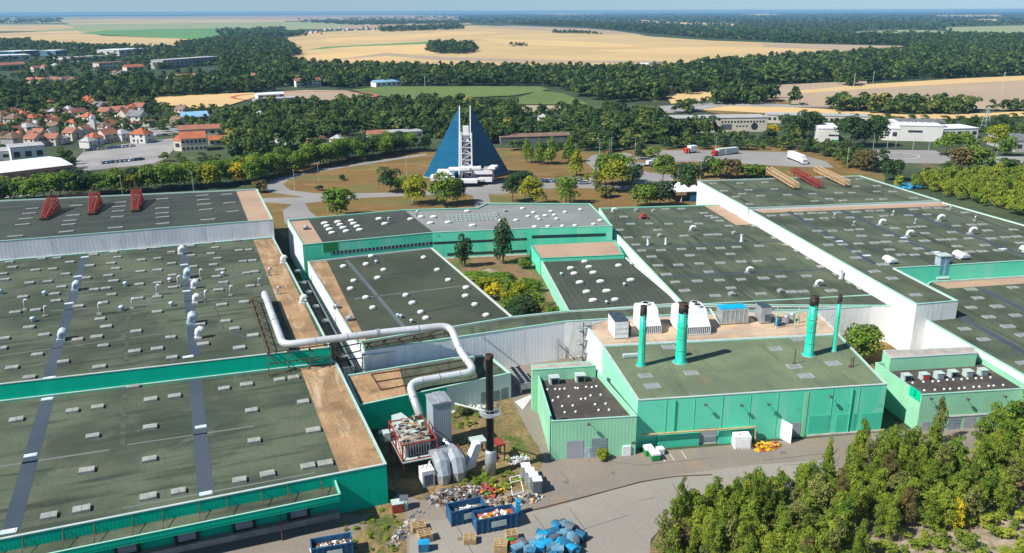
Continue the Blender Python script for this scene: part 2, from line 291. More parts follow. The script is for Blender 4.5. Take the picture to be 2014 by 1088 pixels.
# far fields
F=[('plateau_field',[(120,33),(760,29),(900,31),(900,36),(560,41),(120,42)],'fallow',.6),
('plateau_field',[(-300,36),(120,34),(560,38),(560,43),(120,46),(-300,46)],'crop2',.7),
('plateau_field',[(60,40.5),(250,37),(600,38.5),(600,41),(150,43)],'wheat',.8),
('grass_field',[(-300,46),(150,48),(640,42),(700,50),(560,60),(480,70),(60,62),(-300,62)],'crop2',.9),
('wheat_field',[(130,45.5),(560,39.5),(560,43),(140,48.5)],'wheat',1.0),
('wheat_field',[(-300,55),(120,49),(150,55),(60,61),(-300,62)],'wheat',1.1),
('wheat_field',[(-100,68),(150,60.5),(200,70),(300,74),(480,74),(560,82),(340,90),(235,98),(150,92),(-100,84)],'wheat',1.2),
('green_field',[(155,66),(205,60),(340,56.5),(490,56),(485,68),(400,78),(290,73)],'crop3',1.4),
('wheat_field',[(560,44),(900,36),(930,48),(760,56),(560,58)],'fallow',.7),
('wheat_field',[(560,76),(600,64),(760,58),(930,50),(1010,52),(1150,57),(1210,62),(1280,72),(1400,80),(1512,84),(1600,87),(1795,91),(1788,106),(1620,116),(1450,132),(1300,145),(1000,142),(650,140),(585,128),(540,112)],'wheat',1.0),
('field_margin',[(590,101),(640,92),(840,82),(845,86),(700,91),(620,97)],'crop3',1.15),
('stubble_field',[(640,95),(760,90),(850,88),(860,106),(800,108)],'wheat2',1.15),
('fallow_field',[(1500,84.5),(1600,87.5),(1788,91.5),(1786,104),(1650,98),(1500,92)],'fallow',1.15),
('fallow_field',[(1010,50.5),(1150,56),(1210,61),(1270,69),(1100,62),(930,53)],'fallow',1.15),
('clearing',[(1250,38),(1300,43),(1440,47),(1475,52),(1400,50.5),(1260,44)],'wheat2',1.0),
('clearing',[(1430,70),(1560,67),(1660,68),(1540,77),(1440,75)],'wheat',1.0),
('clearing',[(1450,28),(1510,26.5),(1540,29),(1500,31)],'wheat',1.0),
('clearing',[(1840,30),(1960,29),(1975,33),(1850,33.5)],'wheat',1.0),
('clearing',[(1925,38),(1960,38),(1960,41.5),(1925,41.5)],'wheat2',1.0),
('clearing',[(1030,27),(1150,25.5),(1200,28),(1090,30)],'wheat',1.0),
('field_margin',[(620,122),(760,104),(870,112),(1100,118),(1300,120),(1300,124),(1080,123),(860,118),(760,110)],'fallow',1.16),
('stubble_field',[(1150,100),(1400,92),(1620,98),(1500,104),(1300,108)],'wheat2',1.17),('stubble_field',[(640,76),(900,62),(1000,64),(820,76),(650,84)],'wheat2',1.16),
('stubble_field',[(940,76),(1100,80),(1300,90),(1180,94),(1000,88)],'wheat2',1.18),('fallow_field',[(600,110),(700,100),(860,110),(760,122),(620,124)],'wheat2',1.14),
('fallow_field',[(1500,182),(1530,167),(1610,163),(1705,159),(1705,168),(1575,181),(1505,197)],'fallow',.53),('dry_bank',[(1490,198),(1530,194),(1560,206),(1510,208)],'drygrass',.54),
('meadow',[(1610,66),(1760,59),(1840,60),(1900,68),(1880,73),(1780,72),(1640,70)],'crop2',1.0),
('meadow',[(1850,54),(2014,50),(2300,48),(2300,76),(1930,74),(1880,65)],'crop2',1.05),
('wheat_field',[(1575,178),(1700,166),(1900,154),(2014,149),(2500,140),(2500,152),(2014,158),(1780,170),(1570,184)],'wheat2',.55),
('fallow_field',[(1505,196),(1570,183),(1780,170),(2014,158),(2500,150),(2500,222),(2014,217),(1900,214),(1620,210),(1530,205)],'fallow',.5),
('wheat_strip',[(1370,206),(1500,208),(1620,214),(1750,224),(1900,224),(2014,219),(2500,214),(2500,226),(2014,229),(1850,234),(1760,250),(1700,236),(1500,222),(1380,216)],'wheat2',.5),
('wheat_patch',[(1310,186),(1350,182),(1410,178),(1418,186),(1390,198),(1320,204)],'wheat2',.5),
('dry_bank',[(1365,214),(1500,220),(1640,226),(1640,236),(1420,226)],'drygrass',.45),
('wheat_patch',[(285,192),(360,187),(500,182),(505,190),(440,210),(400,214),(300,205)],'wheat2',.5),
('allotment',[(500,184),(600,177),(680,178),(715,186),(700,194),(600,199),(520,200)],'fallow',.5),
('green_field',[(690,176),(760,170),(1060,170),(1080,176),(1010,188),(800,196),(720,184)],'crop',.5),
('green_field',[(1020,192),(1060,178),(1110,184),(1160,206),(1020,205)],'crop',.52),
('fallow_field',[(1010,207),(1160,208),(1130,216),(1010,222)],'fallow',.5),
('town_road',[(1280,210),(1340,206),(1420,200),(1500,202),(1640,212),(1500,210),(1430,208),(1340,222),(1290,222)],'roadfar',.56),
]
for n,p,m,z in F: sheet(n,p,m,z)
# the park round the pyramid
sheet('park_lawn',[(500,372),(560,330),(720,306),(900,290),(1050,292),(1180,300),(1300,292),(1420,285),(1560,290),(1740,330),(1740,430),(1500,460),(1000,470),(560,470),(520,420)],'drygrass',.02)
rd=[('park_drive',[(500,368),(545,352),(600,336),(700,322),(838,302),(840,305),(702,326),(606,341),(570,352),(556,362),(570,374),(620,380),(720,380),(850,376),(900,378),(1000,374),(1000,381),(860,383),(720,389),(650,394),(600,400),(608,414),(640,440),(560,440),(556,414),(575,402),(520,398),(500,390),(600,388),(560,382),(530,378)]),
('park_drive',[(1000,364),(1130,362),(1260,366),(1330,372),(1330,378),(1260,373),(1130,370),(1000,372)]),
('forecourt',[(905,358),(965,352),(1010,358),(1000,378),(960,380),(965,402),(935,408),(930,385),(900,376)]),
('car_park',[(1050,351),(1160,350),(1180,356),(1170,367),(1060,366),(1040,358)]),
('access_road',[(1150,318),(1165,305),(1230,300),(1245,305),(1230,315),(1300,325),(1290,318),(1240,312),(1300,296),(1420,298),(1560,300),(1625,318),(1640,330),(1560,328),(1400,318),(1310,318),(1240,330),(1280,340),(1330,345),(1320,362),(1250,362),(1240,345),(1170,335)]),
('ring_road',[(1300,296),(1420,296),(1560,300),(1625,318),(1640,330),(1400,318),(1300,312)]),
('sports_court',[(1716,294),(1840,296),(1872,312),(1860,322),(1740,320),(1716,308)]),
('town_car_park',[(-60,362),(60,358),(150,346),(150,312),(165,298),(240,284),(340,272),(345,290),(325,312),(300,322),(170,336),(150,365),(60,384),(-60,398)]),
('town_street',[(250,250),(330,243),(440,246),(445,256),(350,262),(290,268)]),
('town_verge',[(170,318),(260,308),(330,300),(330,304),(250,314),(175,324)]),
('ring_road',[(1015,251),(1090,243),(1125,236),(1128,242),(1090,250),(1030,262)]),
('side_road',[(1880,318),(1960,308),(2300,308),(2300,322),(1960,320)]),
]
for i,(n,p) in enumerate(rd): sheet(n,p,'road' if i<7 else 'roadfar',.03+.005*i)
# yard in front
yard=[(668,1088),(700,1050),(770,985),(800,950),(860,930),(1000,960),(1060,900),(1060,880),(1000,800),(940,770),(1010,700),(1200,690),(1260,890),(1740,850),(1820,840),(2200,800),(2200,850),(1980,900),(1650,960),(1400,960),(1330,1010),(1280,1060),(1270,1200),(640,1200)]
sheet('yard',yard,'asphalt',.012)
sheet('concrete_yard',[(840,1025),(1000,1012),(1080,1000),(1200,965),(1320,935),(1480,915),(1620,905),(1620,960),(1400,960),(1330,1010),(1280,1060),(1270,1200),(800,1200),(805,1060)],'slab',.03)
sheet('scrub_ground',[(870,790),(1005,783),(1040,850),(1070,900),(1050,960),(960,975),(830,985),(760,960),(740,820),(860,860)],'mud',.02)
sheet('scrub_ground',[(655,1010),(790,980),(800,1050),(800,1250),(600,1250),(640,1100),(690,1060),(740,1010)],'mud',.024)
sheet('stony_bank',[(1640,1000),(2014,960),(2300,960),(2300,1300),(1600,1300)],'dirt',.03)
sheet('plantation_floor',[(1300,1300),(1270,1090),(1310,1020),(1420,960),(1650,930),(1900,900),(2300,850),(2300,990),(1640,1010),(1600,1300)],'mud',.02)
sheet('courtyard',[(800,505),(1060,495),(1150,660),(960,660)],'courtsoil',3.8)
sheet('courtyard_path',[(905,545),(960,528),(1010,540),(1000,560),(925,560)],'dirt',3.83)
sheet('east_verge',[(1600,700),(1800,640),(1830,720),(1700,740)],'drygrass',.02)
sheet('loading_bay',[(-300,1100),(280,1050),(720,985),(740,1010),(690,1060),(640,1200),(-300,1300)],'asphalt',.016)
# kerb crossing the yard and painted lines
mb=MB(); mb.tube([P(x,y,.06) for x,y in ((1030,1008),(1110,988),(1190,967),(1260,948),(1330,937),(1400,934))],.12,4)
tag(mb.build('kerb',M['rust']),kind='structure')
for a,b in (((1316,890),(1326,906)),((1340,886),(1350,903)),((1300,893),(1308,909))):
    q,r_=P(*a,.05),P(*b,.05); d=(r_-q).normalized(); s=Vector((-d.y,d.x,0))*.07; m_=MB(); m_.face([q-s,r_-s,r_+s,q+s]); tag(m_.build('parking_line',M['line']),kind='structure')
mb=MB(); 
for k in range(28):
    a0,a1=2*math.pi*k/28,2*math.pi*(k+1)/28; c=P(1755,306,.08)
    mb.face([(c.x+14*math.cos(a)*r_,c.y+11*math.sin(a)*r_,.08) for a,r_ in ((a0,.95),(a1,.95),(a1,1),(a0,1))])
tag(mb.build('court_marking',M['line']),kind='structure')
mb=MB(); c=P(600,189,.6)
for k in range(40):
    a0,a1=2*math.pi*k/40,2*math.pi*(k+1)/40
    mb.face([(c.x+68*math.cos(a)*r_,c.y+46*math.sin(a)*r_,.62) for a,r_ in ((a0,.93),(a1,.93),(a1,1),(a0,1))])
tag(mb.build('running_track',M['track']),kind='structure')
M['crack']=mat('yard_joint',(.13,.12,.105),(.16,.15,.13),scale=1,rough=1)
for seg in (((1120,1000),(1150,1040),(1138,1062)),((1150,1040),(1240,1012)),((1050,1012),(1085,1060),(1095,1088)),((860,985),(905,1045),(930,1088)),((1100,925),(1118,945)),((1180,905),(1260,915),(1400,900)),((1500,905),(1620,892)),((1540,915),(1610,910),(1640,911)),((1255,985),(1290,978))):
    pts=[P(x,y,.045) for x,y in seg]; m_=MB()
    for q,r_ in zip(pts,pts[1:]):
        d=(r_-q).normalized(); s=Vector((-d.y,d.x,0))*.07; m_.face([q-s,r_-s,r_+s,q+s])
    tag(m_.build('yard_joint',M['crack']),kind='structure')
for x,y,r_ in ((1113,948,.45),(1540,890,.5),(1206,930,.4),(905,1060,.45)):
    c=P(x,y,.05); m_=MB(); m_.face([(c.x+r_*math.cos(a),c.y+r_*math.sin(a),.05) for a in np.linspace(0,6.283,13)[:-1]]); tag(m_.build('manhole_cover',M['crack']),kind='structure')
# haze is added at the end of the script

# ------------------------------------------------------------------ factory halls
def inset(poly,d):
    n=len(poly); a=sum(poly[i][0]*poly[(i+1)%n][1]-poly[(i+1)%n][0]*poly[i][1] for i in range(n))
    if a<0: poly=poly[::-1]
    out=[]
    for i in range(n):
        p0,p1,p2=Vector(poly[i-1][:2]),Vector(poly[i][:2]),Vector(poly[(i+1)%n][:2])
        e1,e2=(p1-p0).normalized(),(p2-p1).normalized(); n1,n2=Vector((-e1.y,e1.x)),Vector((-e2.y,e2.x))
        k=(n1+n2); k=k/max(.3,k.dot(n1)) if k.length>1e-6 else n1
        out.append(p1+k*d)
    return poly,out
def hall(name,label,poly,z,wall,roof,cop,zb=0,para=.35,cw=.35,group=None,cat='hall',wmats=None,plinth=None):
    """poly: world points at roof level. walls, a roof sheet sunk by the parapet, and a coping ring"""
    poly=[(p[0],p[1]) for p in poly]; poly,inn=inset(poly,cw); c=sum((Vector(p) for p in poly),Vector((0,0)))/len(poly)
    t=empty(name,(c.x,c.y,zb),0,label,cat,group)
    n=len(poly); mw=MB(); mats=[M[wall]]+[M[x] for x in (wmats or {}).values()]; keys=list((wmats or {}).keys())
    for i in range(n):
        p,q=poly[i],poly[(i+1)%n]; d=(Vector(q)-Vector(p)).normalized(); nn=(d.y,-d.x)
        mi=0
        for k,key in enumerate(keys):
            if key=='W' and nn[0]<-.6: mi=k+1
            if key=='E' and nn[0]>.6: mi=k+1
            if key=='S' and nn[1]<-.6: mi=k+1
            if key=='N' and nn[1]>.6: mi=k+1
        mw.face([(p[0],p[1],zb),(q[0],q[1],zb),(q[0],q[1],z-.12),(p[0],p[1],z-.12)],mi)
        a,b=inn[i],inn[(i+1)%n]; mw.face([(b[0],b[1],z-para),(a[0],a[1],z-para),(a[0],a[1],z-.12),(b[0],b[1],z-.12)][::-1],mi)
    mw.build('wall',mats,t)
    mr=MB(); mr.face([(a[0],a[1],z-para+.003) for a in inn]); ro=mr.build('roof',M[roof],t)
    mc=MB(); oo=inset(poly,-.06)[1]
    for i in range(n):
        j=(i+1)%n; o1,o2,a,b=oo[i],oo[j],inn[i],inn[j]
        mc.face([(o1[0],o1[1],z),(o2[0],o2[1],z),(b[0],b[1],z),(a[0],a[1],z)])
        mc.face([(o1[0],o1[1],z-.15),(o2[0],o2[1],z-.15),(o2[0],o2[1],z),(o1[0],o1[1],z)])
        mc.face([(b[0],b[1],z-.15),(a[0],a[1],z-.15),(a[0],a[1],z),(b[0],b[1],z)])
    mc.build('coping',M[cop],t)
    return t
def pp(z,*px): return [P(x,y,z) for x,y in px]
def slab(parent,name,pts,z,m,h=.004):
    mb=MB(); pts=[(p[0],p[1]) for p in pts]; a=sum(pts[i][0]*pts[(i+1)%len(pts)][1]-pts[(i+1)%len(pts)][0]*pts[i][1] for i in range(len(pts)))
    if a<0: pts=pts[::-1]
    mb.face([(p[0],p[1],z) for p in pts]); return mb.build(name,M[m],parent)
Z1,Z2,Z3=7.2,10.4,15.8
def l12(u): return 43.9-.08*u
def l23(u): return 138-.035*u
def l3b(u): return 187-.16*u
LX=-135
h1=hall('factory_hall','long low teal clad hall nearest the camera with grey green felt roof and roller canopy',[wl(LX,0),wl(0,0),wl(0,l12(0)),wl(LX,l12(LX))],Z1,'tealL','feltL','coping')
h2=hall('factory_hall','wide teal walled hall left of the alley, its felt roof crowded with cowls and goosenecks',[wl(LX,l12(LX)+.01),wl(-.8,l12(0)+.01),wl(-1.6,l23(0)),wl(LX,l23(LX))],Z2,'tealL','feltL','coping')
h3=hall('factory_hall','tallest left hall with grey white wall and dark roof carrying three red trusses',[wl(LX,l23(LX)+.01),wl(-1.2,l23(0)+.01),wl(-1.2,l3b(0)),wl(LX,l3b(LX))],Z3,'whiteL','felt3','copmint')
RZ=.35
def us(h,name,u0,u1,v0,v1,z,m,w_=wl): return slab(h,name,[w_(u0,v0),w_(u1,v0),w_(u1,v1),w_(u0,v1)],z-RZ+.012,m)
us(h1,'gravel_strip',-7.2,-.36,.36,43.4,Z1,'gravelL'); us(h2,'gravel_strip',-7.4,-1.9,45,137.6,Z2,'gravelL'); us(h3,'gravel_strip',-8.2,-1.6,138.6,186.4,Z3,'gravel')
def strip(h,z,px1,px2,wd,m='strip'):
    a,b=P(*px1,z-RZ),P(*px2,z-RZ); d=(b-a).normalized(); s=Vector((-d.y,d.x,0))*wd/2; return slab(h,'gutter_strip',[a-s,b-s,b+s,a+s],z-RZ+.02,m)
strip(h1,Z1,(22,1040),(92,790),2.3); strip(h1,Z1,(404,968),(384,743),2.3)
strip(h2,Z2,(95,744),(167,505),2.0); strip(h2,Z2,(383,702),(361,487),2.0)
# canopy on the front of hall 1
def canopy():
    mb=MB(); e=P(671,975,6.0); 
    # front line of canopy parallel to the hall
    f0=P(0,1093,5.3); 
    d=(e-f0).normalized(); s=e-d*95; n_=Vector((d.y,-d.x,0))
    back=[wl(LX,-.02),wl(-11.5,-.02)]
    ue=-10.6
    # depth from grid
    uv=(e-OL); ve=-4.2; ue=uv.dot(AL)
    v0=ve
    q=[wl(LX,v0),wl(ue,v0),wl(ue,-.02),wl(LX,-.02)]
    mb.prism([(p.x,p.y) for p in q],5.0,5.17,0); mb.build('roof',M['feltL'],h1).name='canopy_roof'
    mb=MB()
    for a,b in ((q[0],q[1]),(q[1],q[2])):
        dd=(b-a).normalized(); nn=Vector((-dd.y,dd.x,0))*.18
        mb.prism([(a+nn).xy,(a-nn*0).xy,(b-nn*0).xy,(b+nn).xy],4.8,6.0)
    mb.build('canopy_fascia',M['tealL'],h1)
    mb=MB()
    for a,b in ((q[0],q[1]),(q[1],q[2])):
        dd=(b-a).normalized(); nn=Vector((-dd.y,dd.x,0))*.22
        mb.prism([(a+nn).xy,(a-nn*.2).xy,(b-nn*.2).xy,(b+nn).xy],6.0,6.06)
    mb.build('canopy_trim',M['copmint'],h1)
    for k in range(14):
        u=ue-2.3-k*4.4-(0.5 if k%2 else 0)
        mb=MB(); mb.tube([wl(u,-.05,6.9),wl(u,v0+.5,5.3)],.06,5); mb.tube([wl(u,v0+.5,5.1),wl(u,v0+.5,6.1)],.06,5); mb.tube([wl(u,-.3,5.1),wl(u,-.3,6.9)],.06,5)
        mb.build('canopy_stay',M['rust'],h1)
    for k in range(9):
        u=ue-6-k*8.0
        mb=MB(); mb.box(wl(u,-.25,2.6),(3.4,.9,3.1),AZL*-1); mb.build('dock_shelter',M['blackp'],h1)
        mb=MB(); mb.box(wl(u,-.74,2.6),(2.4,.12,2.2),AZL*-1); mb.build('dock_door',M['doorblue'],h1)
    mb=MB(); mb.box(wl((LX+ue)/2,-.6,.5),(abs(LX-ue),1.2,1.0),-AZL); mb.build('loading_dock',M['concrete'],h1)
    mb=MB(); mb.tube([wl(-17,v0+.4,0),wl(-17,v0+.4,4.95)],.12,6); mb.build('canopy_post',M['rust'],h1)
    mb=MB(); mb.tube([wl(-45,v0+.4,0),wl(-45,v0+.4,4.95)],.12,6); mb.build('canopy_post',M['rust'],h1)
canopy()
# alley lower roof between hall 2 and the middle hall
def line_strip(h,z,a_,b_,wd,m='strip2'):
    return strip(h,z,a_,b_,wd,m)
M['strip2']=mat('grey_repair_felt',(.085,.105,.120),(.10,.125,.135),scale=.1,rough=.85)
M['strip3']=mat('pale_repair_felt',(.17,.19,.18),(.14,.16,.15),scale=.1,rough=.85)
M['grime']=mat('roof_grime',(.050,.056,.044),(.075,.09,.062),scale=.8,rough=.95,blend=(.40,.60))
strip(h2,Z2,(254,612),(247,722),.8,'grime'); strip(h1,Z1,(247,762),(240,880),.9,'grime')
for pa,pb,wd in (((0,918),(215,885),.5),((250,875),(500,838),.35),((240,1000),(620,930),.3)): strip(h1,Z1,pa,pb,wd,'strip3')
for pa,pb,wd in (((100,612),(480,585),.4),((0,700),(330,655),.3),((120,560),(520,528),.3)): strip(h2,Z2,pa,pb,wd,'strip3')
alley=hall('alley_passage','low dark passage roof with domes sunk in the alley between gravel edged halls',[wl(.35,48),wl(4.4,48),wl(4.4,112),wl(.35,112)],3.6,'whiteL','gravelD','coping')
ZM=8.0
mid=hall('middle_hall','dark green grey felt hall with scattered white domes, left of the courtyard',pp(ZM,(715,702),(1012,640),(1008,622),(850,487),(605,514),(700,672)),ZM,'whiteS','feltM','coping')
a=[P(x,y,ZM) for x,y in ((607,517),(641,513),(728,668),(715,672))]
slab(mid,'gravel_strip',[P(x,y,ZM-RZ) for x,y in ((609,516),(641,510),(730,690),(718,700))],ZM-RZ+.012,'gravelL')
strip(mid,ZM,(682,512),(800,650),1.0,'strip2'); strip(mid,ZM,(696,588),(932,560),.5,'strip3')
ZN=12.2
north=hall('north_block','long upper block above the courtyard with band windows, half pale grey membrane roof',pp(ZN,(595,481),(850,457),(1036,449),(1205,444),(1160,400),(958,399),(940,408),(795,412),(565,432)),ZN,'tealR','feltN','copmint',wmats={'W':'greywall'})
slab(north,'membrane',pp(ZN,(852,455),(1036,447.5),(1202,442.5),(1158,401.5),(960,400.5),(942,409.5),(798,413.5)),ZN-RZ+.016,'membrane')
slab(north,'gravel_strip',pp(ZN-RZ,(598,480),(634,476),(607,433),(568,436)),ZN-RZ+.016,'gravel')
ZA=8.0
court=hall('court_hall','ribbed dark roof hall with mint side wall, right of the courtyard trees',pp(ZA,(1118,612),(1340,596),(1225,500),(1062,508)),ZA,'whiteS','feltA','coping',wmats={'W':'mintside'})
courtn=hall('link_block','gravel roofed link block with green edge between court hall and north block',pp(8.8,(1062,508),(1228,501),(1210,472),(1043,480)),8.8,'tealR','gravel','copteal')
ZR=9.2
main=hall('east_hall','broad sage felt roof hall between the two long white walls',pp(ZR,(1345,599),(1212,459),(1178,409),(1422,402),(1426,405),(1474,435),(1752,577),(1800,601)),ZR,'whiteS','feltR','copmint',wmats={'N':'tealR'})
slab(main,'gravel_patch',pp(ZR-RZ,(1385,405),(1421,404),(1474,437),(1492,441),(1448,443)),ZR-RZ+.016,'gravel')
for pa,pb in (((1208,434),(1425,427)),((1245,486),(1600,472)),((1305,545),(1695,527))): strip(main,ZR,pa,pb,.9)
ZR2=12.8; ZR3=13.4
r2=hall('northeast_hall','large raised sage roof hall right of the longest white wall, with barrel vents',pp(ZR2,(1472,411),(1850,396),(2100,466),(2100,507),(1760,527),(1885,591),(1803,598)),ZR2,'whiteS','feltR','copmint',zb=0)
for o in r2.children:
    if o.name.startswith('wall'):
        me=o.data; me.materials.append(M['tealR']); me.materials.append(M['white'])
        for p_ in me.polygons:
            n_=p_.normal; c_=p_.center+r2.location
            if abs(n_.z)<.1 and n_.y<-.6 and p_.area>6: p_.material_index=1 if c_.x>100 else 2
slab(r2,'gravel_strip',pp(ZR2-RZ,(1482,413),(1850,398),(1868,405),(1500,419)),ZR2-RZ+.016,'gravel')
for pa,pb in (((1552,416),(1722,520)),((1655,414),(1872,514)),((1772,412),(2030,508))): strip(r2,ZR2,pa,pb,1.5)
r3=hall('far_east_hall','farthest right hall with pale wall and yellow and red roof trusses',pp(ZR3,(1372,355),(1692,345),(1850,394),(1471,409)),ZR3,'greywall','feltR','copmint')
ZR4=8.8
r4=hall('lower_east_hall','lower sage roof hall at the right edge below the green step wall',pp(ZR4,(1812,623),(1790,590),(1830,553),(2100,536),(2300,620),(2300,900)),ZR4,'whiteS','feltR','copmint')
strip(r4,ZR4,(1930,568),(2060,632),1.7); strip(r4,ZR4,(1888,622),(2080,730),1.7)
slab(r4,'gravel_strip',pp(ZR4-RZ,(1836,557),(2100,540),(2100,552),(1862,568)),ZR4-RZ+.016,'gravel')
ZS=9.0
spine=hall('spine_gallery','narrow felt roofed gallery with pale grey wall running across the middle of the yard',pp(ZS,(718,689),(1110,632),(1190,627),(1400,614),(1600,608),(1793,598),(1758,577),(1345,599),(1245,604),(1110,611),(1008,622),(880,643),(706,671)),ZS,'spinewall','feltR','copmint',wmats=None)
for o in spine.children:
    if o.name.startswith('wall'):
        o.data.materials.append(M['white'])
        for p_ in o.data.polygons:
            if (p_.center+spine.location).x>12: p_.material_index=1
ZT=8.9
ter=hall('plant_terrace','beige walled plant deck behind the green boiler house carrying cooling units',pp(ZT,(1186,679),(1652,656),(1604,610),(1400,617),(1190,629),(1152,640)),ZT,'whiteS','terrace','coping',para=.2)
ZG=9.6
boil=hall('boiler_house','bright green clad boiler house with flat green roof and four tall chimneys',pp(ZG,(1255,787),(1745,755),(1650,657),(1185,680)),ZG,'tealR','feltG','coping',wmats={'W':'mintside'},para=.25)
small=hall('small_mint_annex','small mint annex with dark gravel roof and two roller doors beside the boiler house',pp(7.6,(1085,828),(1253,818),(1172,725),(1056,732)),7.6,'mint','gravelD','copmint',wmats={'W':'mint'},para=1.1,cw=.25)
sback=hall('annex_head_block','taller mint head block with pale slab roof behind the small annex',pp(9.0,(1047,727),(1172,719),(1160,710),(1045,718)),9.0,'mint','concrete','mintside',para=.1,cw=.2)
b3=hall('corner_mint_building','mint building at the right with walled gravel roof and row of grey shutters',pp(7.6,(1813,776),(2030,763),(1925,700),(1722,713)),7.6,'mint','gravelD','copmint',para=1.1,cw=.25)
b3b=hall('corner_head_block','raised mint block with pale slab roof behind the row of six roof fans',pp(9.4,(1752,704),(1922,694),(1916,682),(1737,689)),9.4,'mint','concrete','coping',para=.1,cw=.2)
yb=hall('yard_annex','low annex, half teal half white, with steel grid on its roof',pp(5.6,(706,797),(1005,733),(960,697),(890,703),(680,738)),5.6,'greywall','feltR','copmint')
slab(yb,'gravel_patch',pp(5.25,(686,741),(784,722),(800,776),(712,794)),5.27,'gravelL')
# ------------------------------------------------------------------ rooflights (parts of their halls)
def Z(ox,oy,s,pts): return [(ox+x/s, oy+y/s) for x,y in pts]
def mk_boxlight(sx,sy,h,name='skylight'):
    mb=MB(); mb.box((0,0,h/2),(sx,sy,h),0,0,0)
    mb.face([(-sx/2+.12,-sy/2+.12,h+.01),(sx/2-.12,-sy/2+.12,h+.01),(sx/2-.12,sy/2-.12,h+.01),(-sx/2+.12,sy/2-.12,h+.01)],1)
    mb.box((0,0,h+.03),(.06,sy-.2,.04),0,0)
    return mb.mesh(name,[M['curb'],M['pane']])
def mk_dome(sx,sy,h):
    mb=MB(); mb.box((0,0,.12),(sx,sy,.24),0,0)
    mb.lathe((0,0,.24),[(.48,0),(.46,h*.5),(.36,h*.8),(.2,h*.95),(.02,h)],12,1,sx,sy)
    return mb.mesh('dome_light',[M['curb'],M['dome']],True)
def mk_flat(sx,sy):
    mb=MB(); t=.16; h=.22
    for c,s in (((0,-sy/2,h/2),(sx,t,h)),((0,sy/2,h/2),(sx,t,h)),((-sx/2+t/2,0,h/2),(t,sy-t,h)),((sx/2-t/2,0,h/2),(t,sy-t,h))): mb.box(c,s,0,0)
    mb.face([(-sx/2+t,-sy/2,h-.06),(sx/2-t,-sy/2,h-.06),(sx/2-t,sy/2,h-.06),(-sx/2+t,sy/2,h-.06)],1)
    return mb.mesh('flat_light',[M['curb'],M['panepale']])
skl=mk_boxlight(2.15,1.5,.42); skl3=mk_boxlight(3.9,1.05,.35); domeM=mk_dome(1.75,1.4,.5); domeN=mk_dome(2.3,1.4,.5); domeG=mk_dome(1.6,1.1,.4); domeA=mk_dome(2.1,1.3,.5)
flt=mk_flat(2.5,1.6); flt2=mk_flat(2.3,1.3); fltG=mk_flat(2.6,1.9)
def lights(h,me,pts,z,az,name,jit=.04,rs=1):
    for x,y in pts:
        q=P(x,y,z-RZ+.01); s=1+random.uniform(-.08,.08)
        child(name,me,h,q-h.location,-az+random.uniform(-jit,jit),(s,s,1))
lights(h2,skl,Z(0,360,4,[(75,628),(97,670),(22,722),(40,767),(327,603),(450,597),(278,693),(415,683),(551,630),(518,723),(735,570),(705,657),(680,753),(231,793),(375,783),(483,825),(893,552),(924,590),(873,639),(910,680),(852,735),(893,778),(740,847),(832,836),(180,903),(427,880),(440,935),(878,886),(812,950),(617,977),(120,1025),(280,1007),(1122,528),(1237,515),(1112,612),(1239,600),(1104,703),(1238,692),(1096,804),(1238,793),(1235,903),(1092,915),(1348,551),(1350,640),(1355,733),(1360,828),(1500,500),(1505,577),(1520,665),(1525,770),(1645,480),(1692,515),(1658,562),(1712,600),(1678,650),(1733,690),(1700,743),(1758,790),(1718,848),(1745,965),(1858,458),(1880,537),(1955,532),(1910,623),(1985,617),(1938,715),(2005,705),(1970,817),(1920,943),(1235,1022)])
+Z(0,600,4,[(787,118),(835,178),(1070,215),(1342,262),(610,280),(760,258),(812,328),(228,183),(348,243),(30,272),(5,350),(293,398),(497,455),(95,502),(232,577),(782,495),(1058,372),(1236,352),(1353,422),(1775,134),(1577,158),(1845,193),(1597,315),(1883,345),(1990,247)]),Z2,AZL,'skylight')
lights(h1,skl,Z(0,600,4,[(768,810),(570,840),(130,910),(1185,750),(1373,725),(1763,665),(1940,633),(1182,968),(730,1040),(1980,838),(1050,645)])
+Z(0,816,4,[(1176,358),(685,445),(1885,523),(1168,653),(1405,612),(643,752),(387,805),(2000,212)])+Z(504,816,4,[(450,130),(90,475),(408,412),(545,390)])+Z(504,560,4,[(183,755),(295,738),(370,930)]),Z1,AZL,'skylight')
lights(h3,skl3,Z(0,360,4,[(255,207),(232,245),(205,287),(178,333),(122,425),(605,183),(577,260),(553,302),(540,333),(522,390),(945,158),(938,192),(933,227),(925,272),(908,358),(1277,131),(1277,203),(1277,243),(1280,275),(1280,326),(1593,104),(1602,138),(1608,173),(1622,215),(1637,294),(1785,95),(1805,162),(1833,230)]),Z3,AZL,'skylight')
lights(mid,domeM,Z(504,360,4,[(905,580),(1318,592),(864,645),(686,662),(1003,690),(1425,690),(956,753),(768,776),(743,838),(1512,770),(1652,830),(863,908),(1177,890),(1647,895),(918,988),(1229,950),(1720,963),(1295,1023),(1335,1070),(1810,1047)]),ZM,AZL,'dome_light')
lights(north,domeN,Z(504,360,4,[(540,322),(558,345),(578,370),(598,398),(643,312),(661,334),(686,358),(710,385),(750,302),(768,325),(795,347),(815,375),(967,288),(1012,327),(1215,290),(1297,273),(1395,273),(1370,322),(1510,316),(1660,228),(1702,340),(1930,297)]),ZN,AZL,'dome_light')
lights(north,domeG,Z(1008,360,4,[(28,298),(80,205),(165,237),(122,267),(195,272),(210,290),(258,262),(302,228),(328,258),(347,288),(413,235),(533,215),(175,350),(280,347),(392,345),(492,340),(638,330),(690,300)]),ZN,AZR,'dome_light')
lights(court,domeA,Z(1008,360,4,[(402,607),(540,598),(568,625),(775,592),(458,677),(602,668),(835,656),(486,719),(636,712),(530,789),(692,782),(930,770),(584,863),(742,857),(635,930),(808,925)]),ZA,AZR,'dome_light')
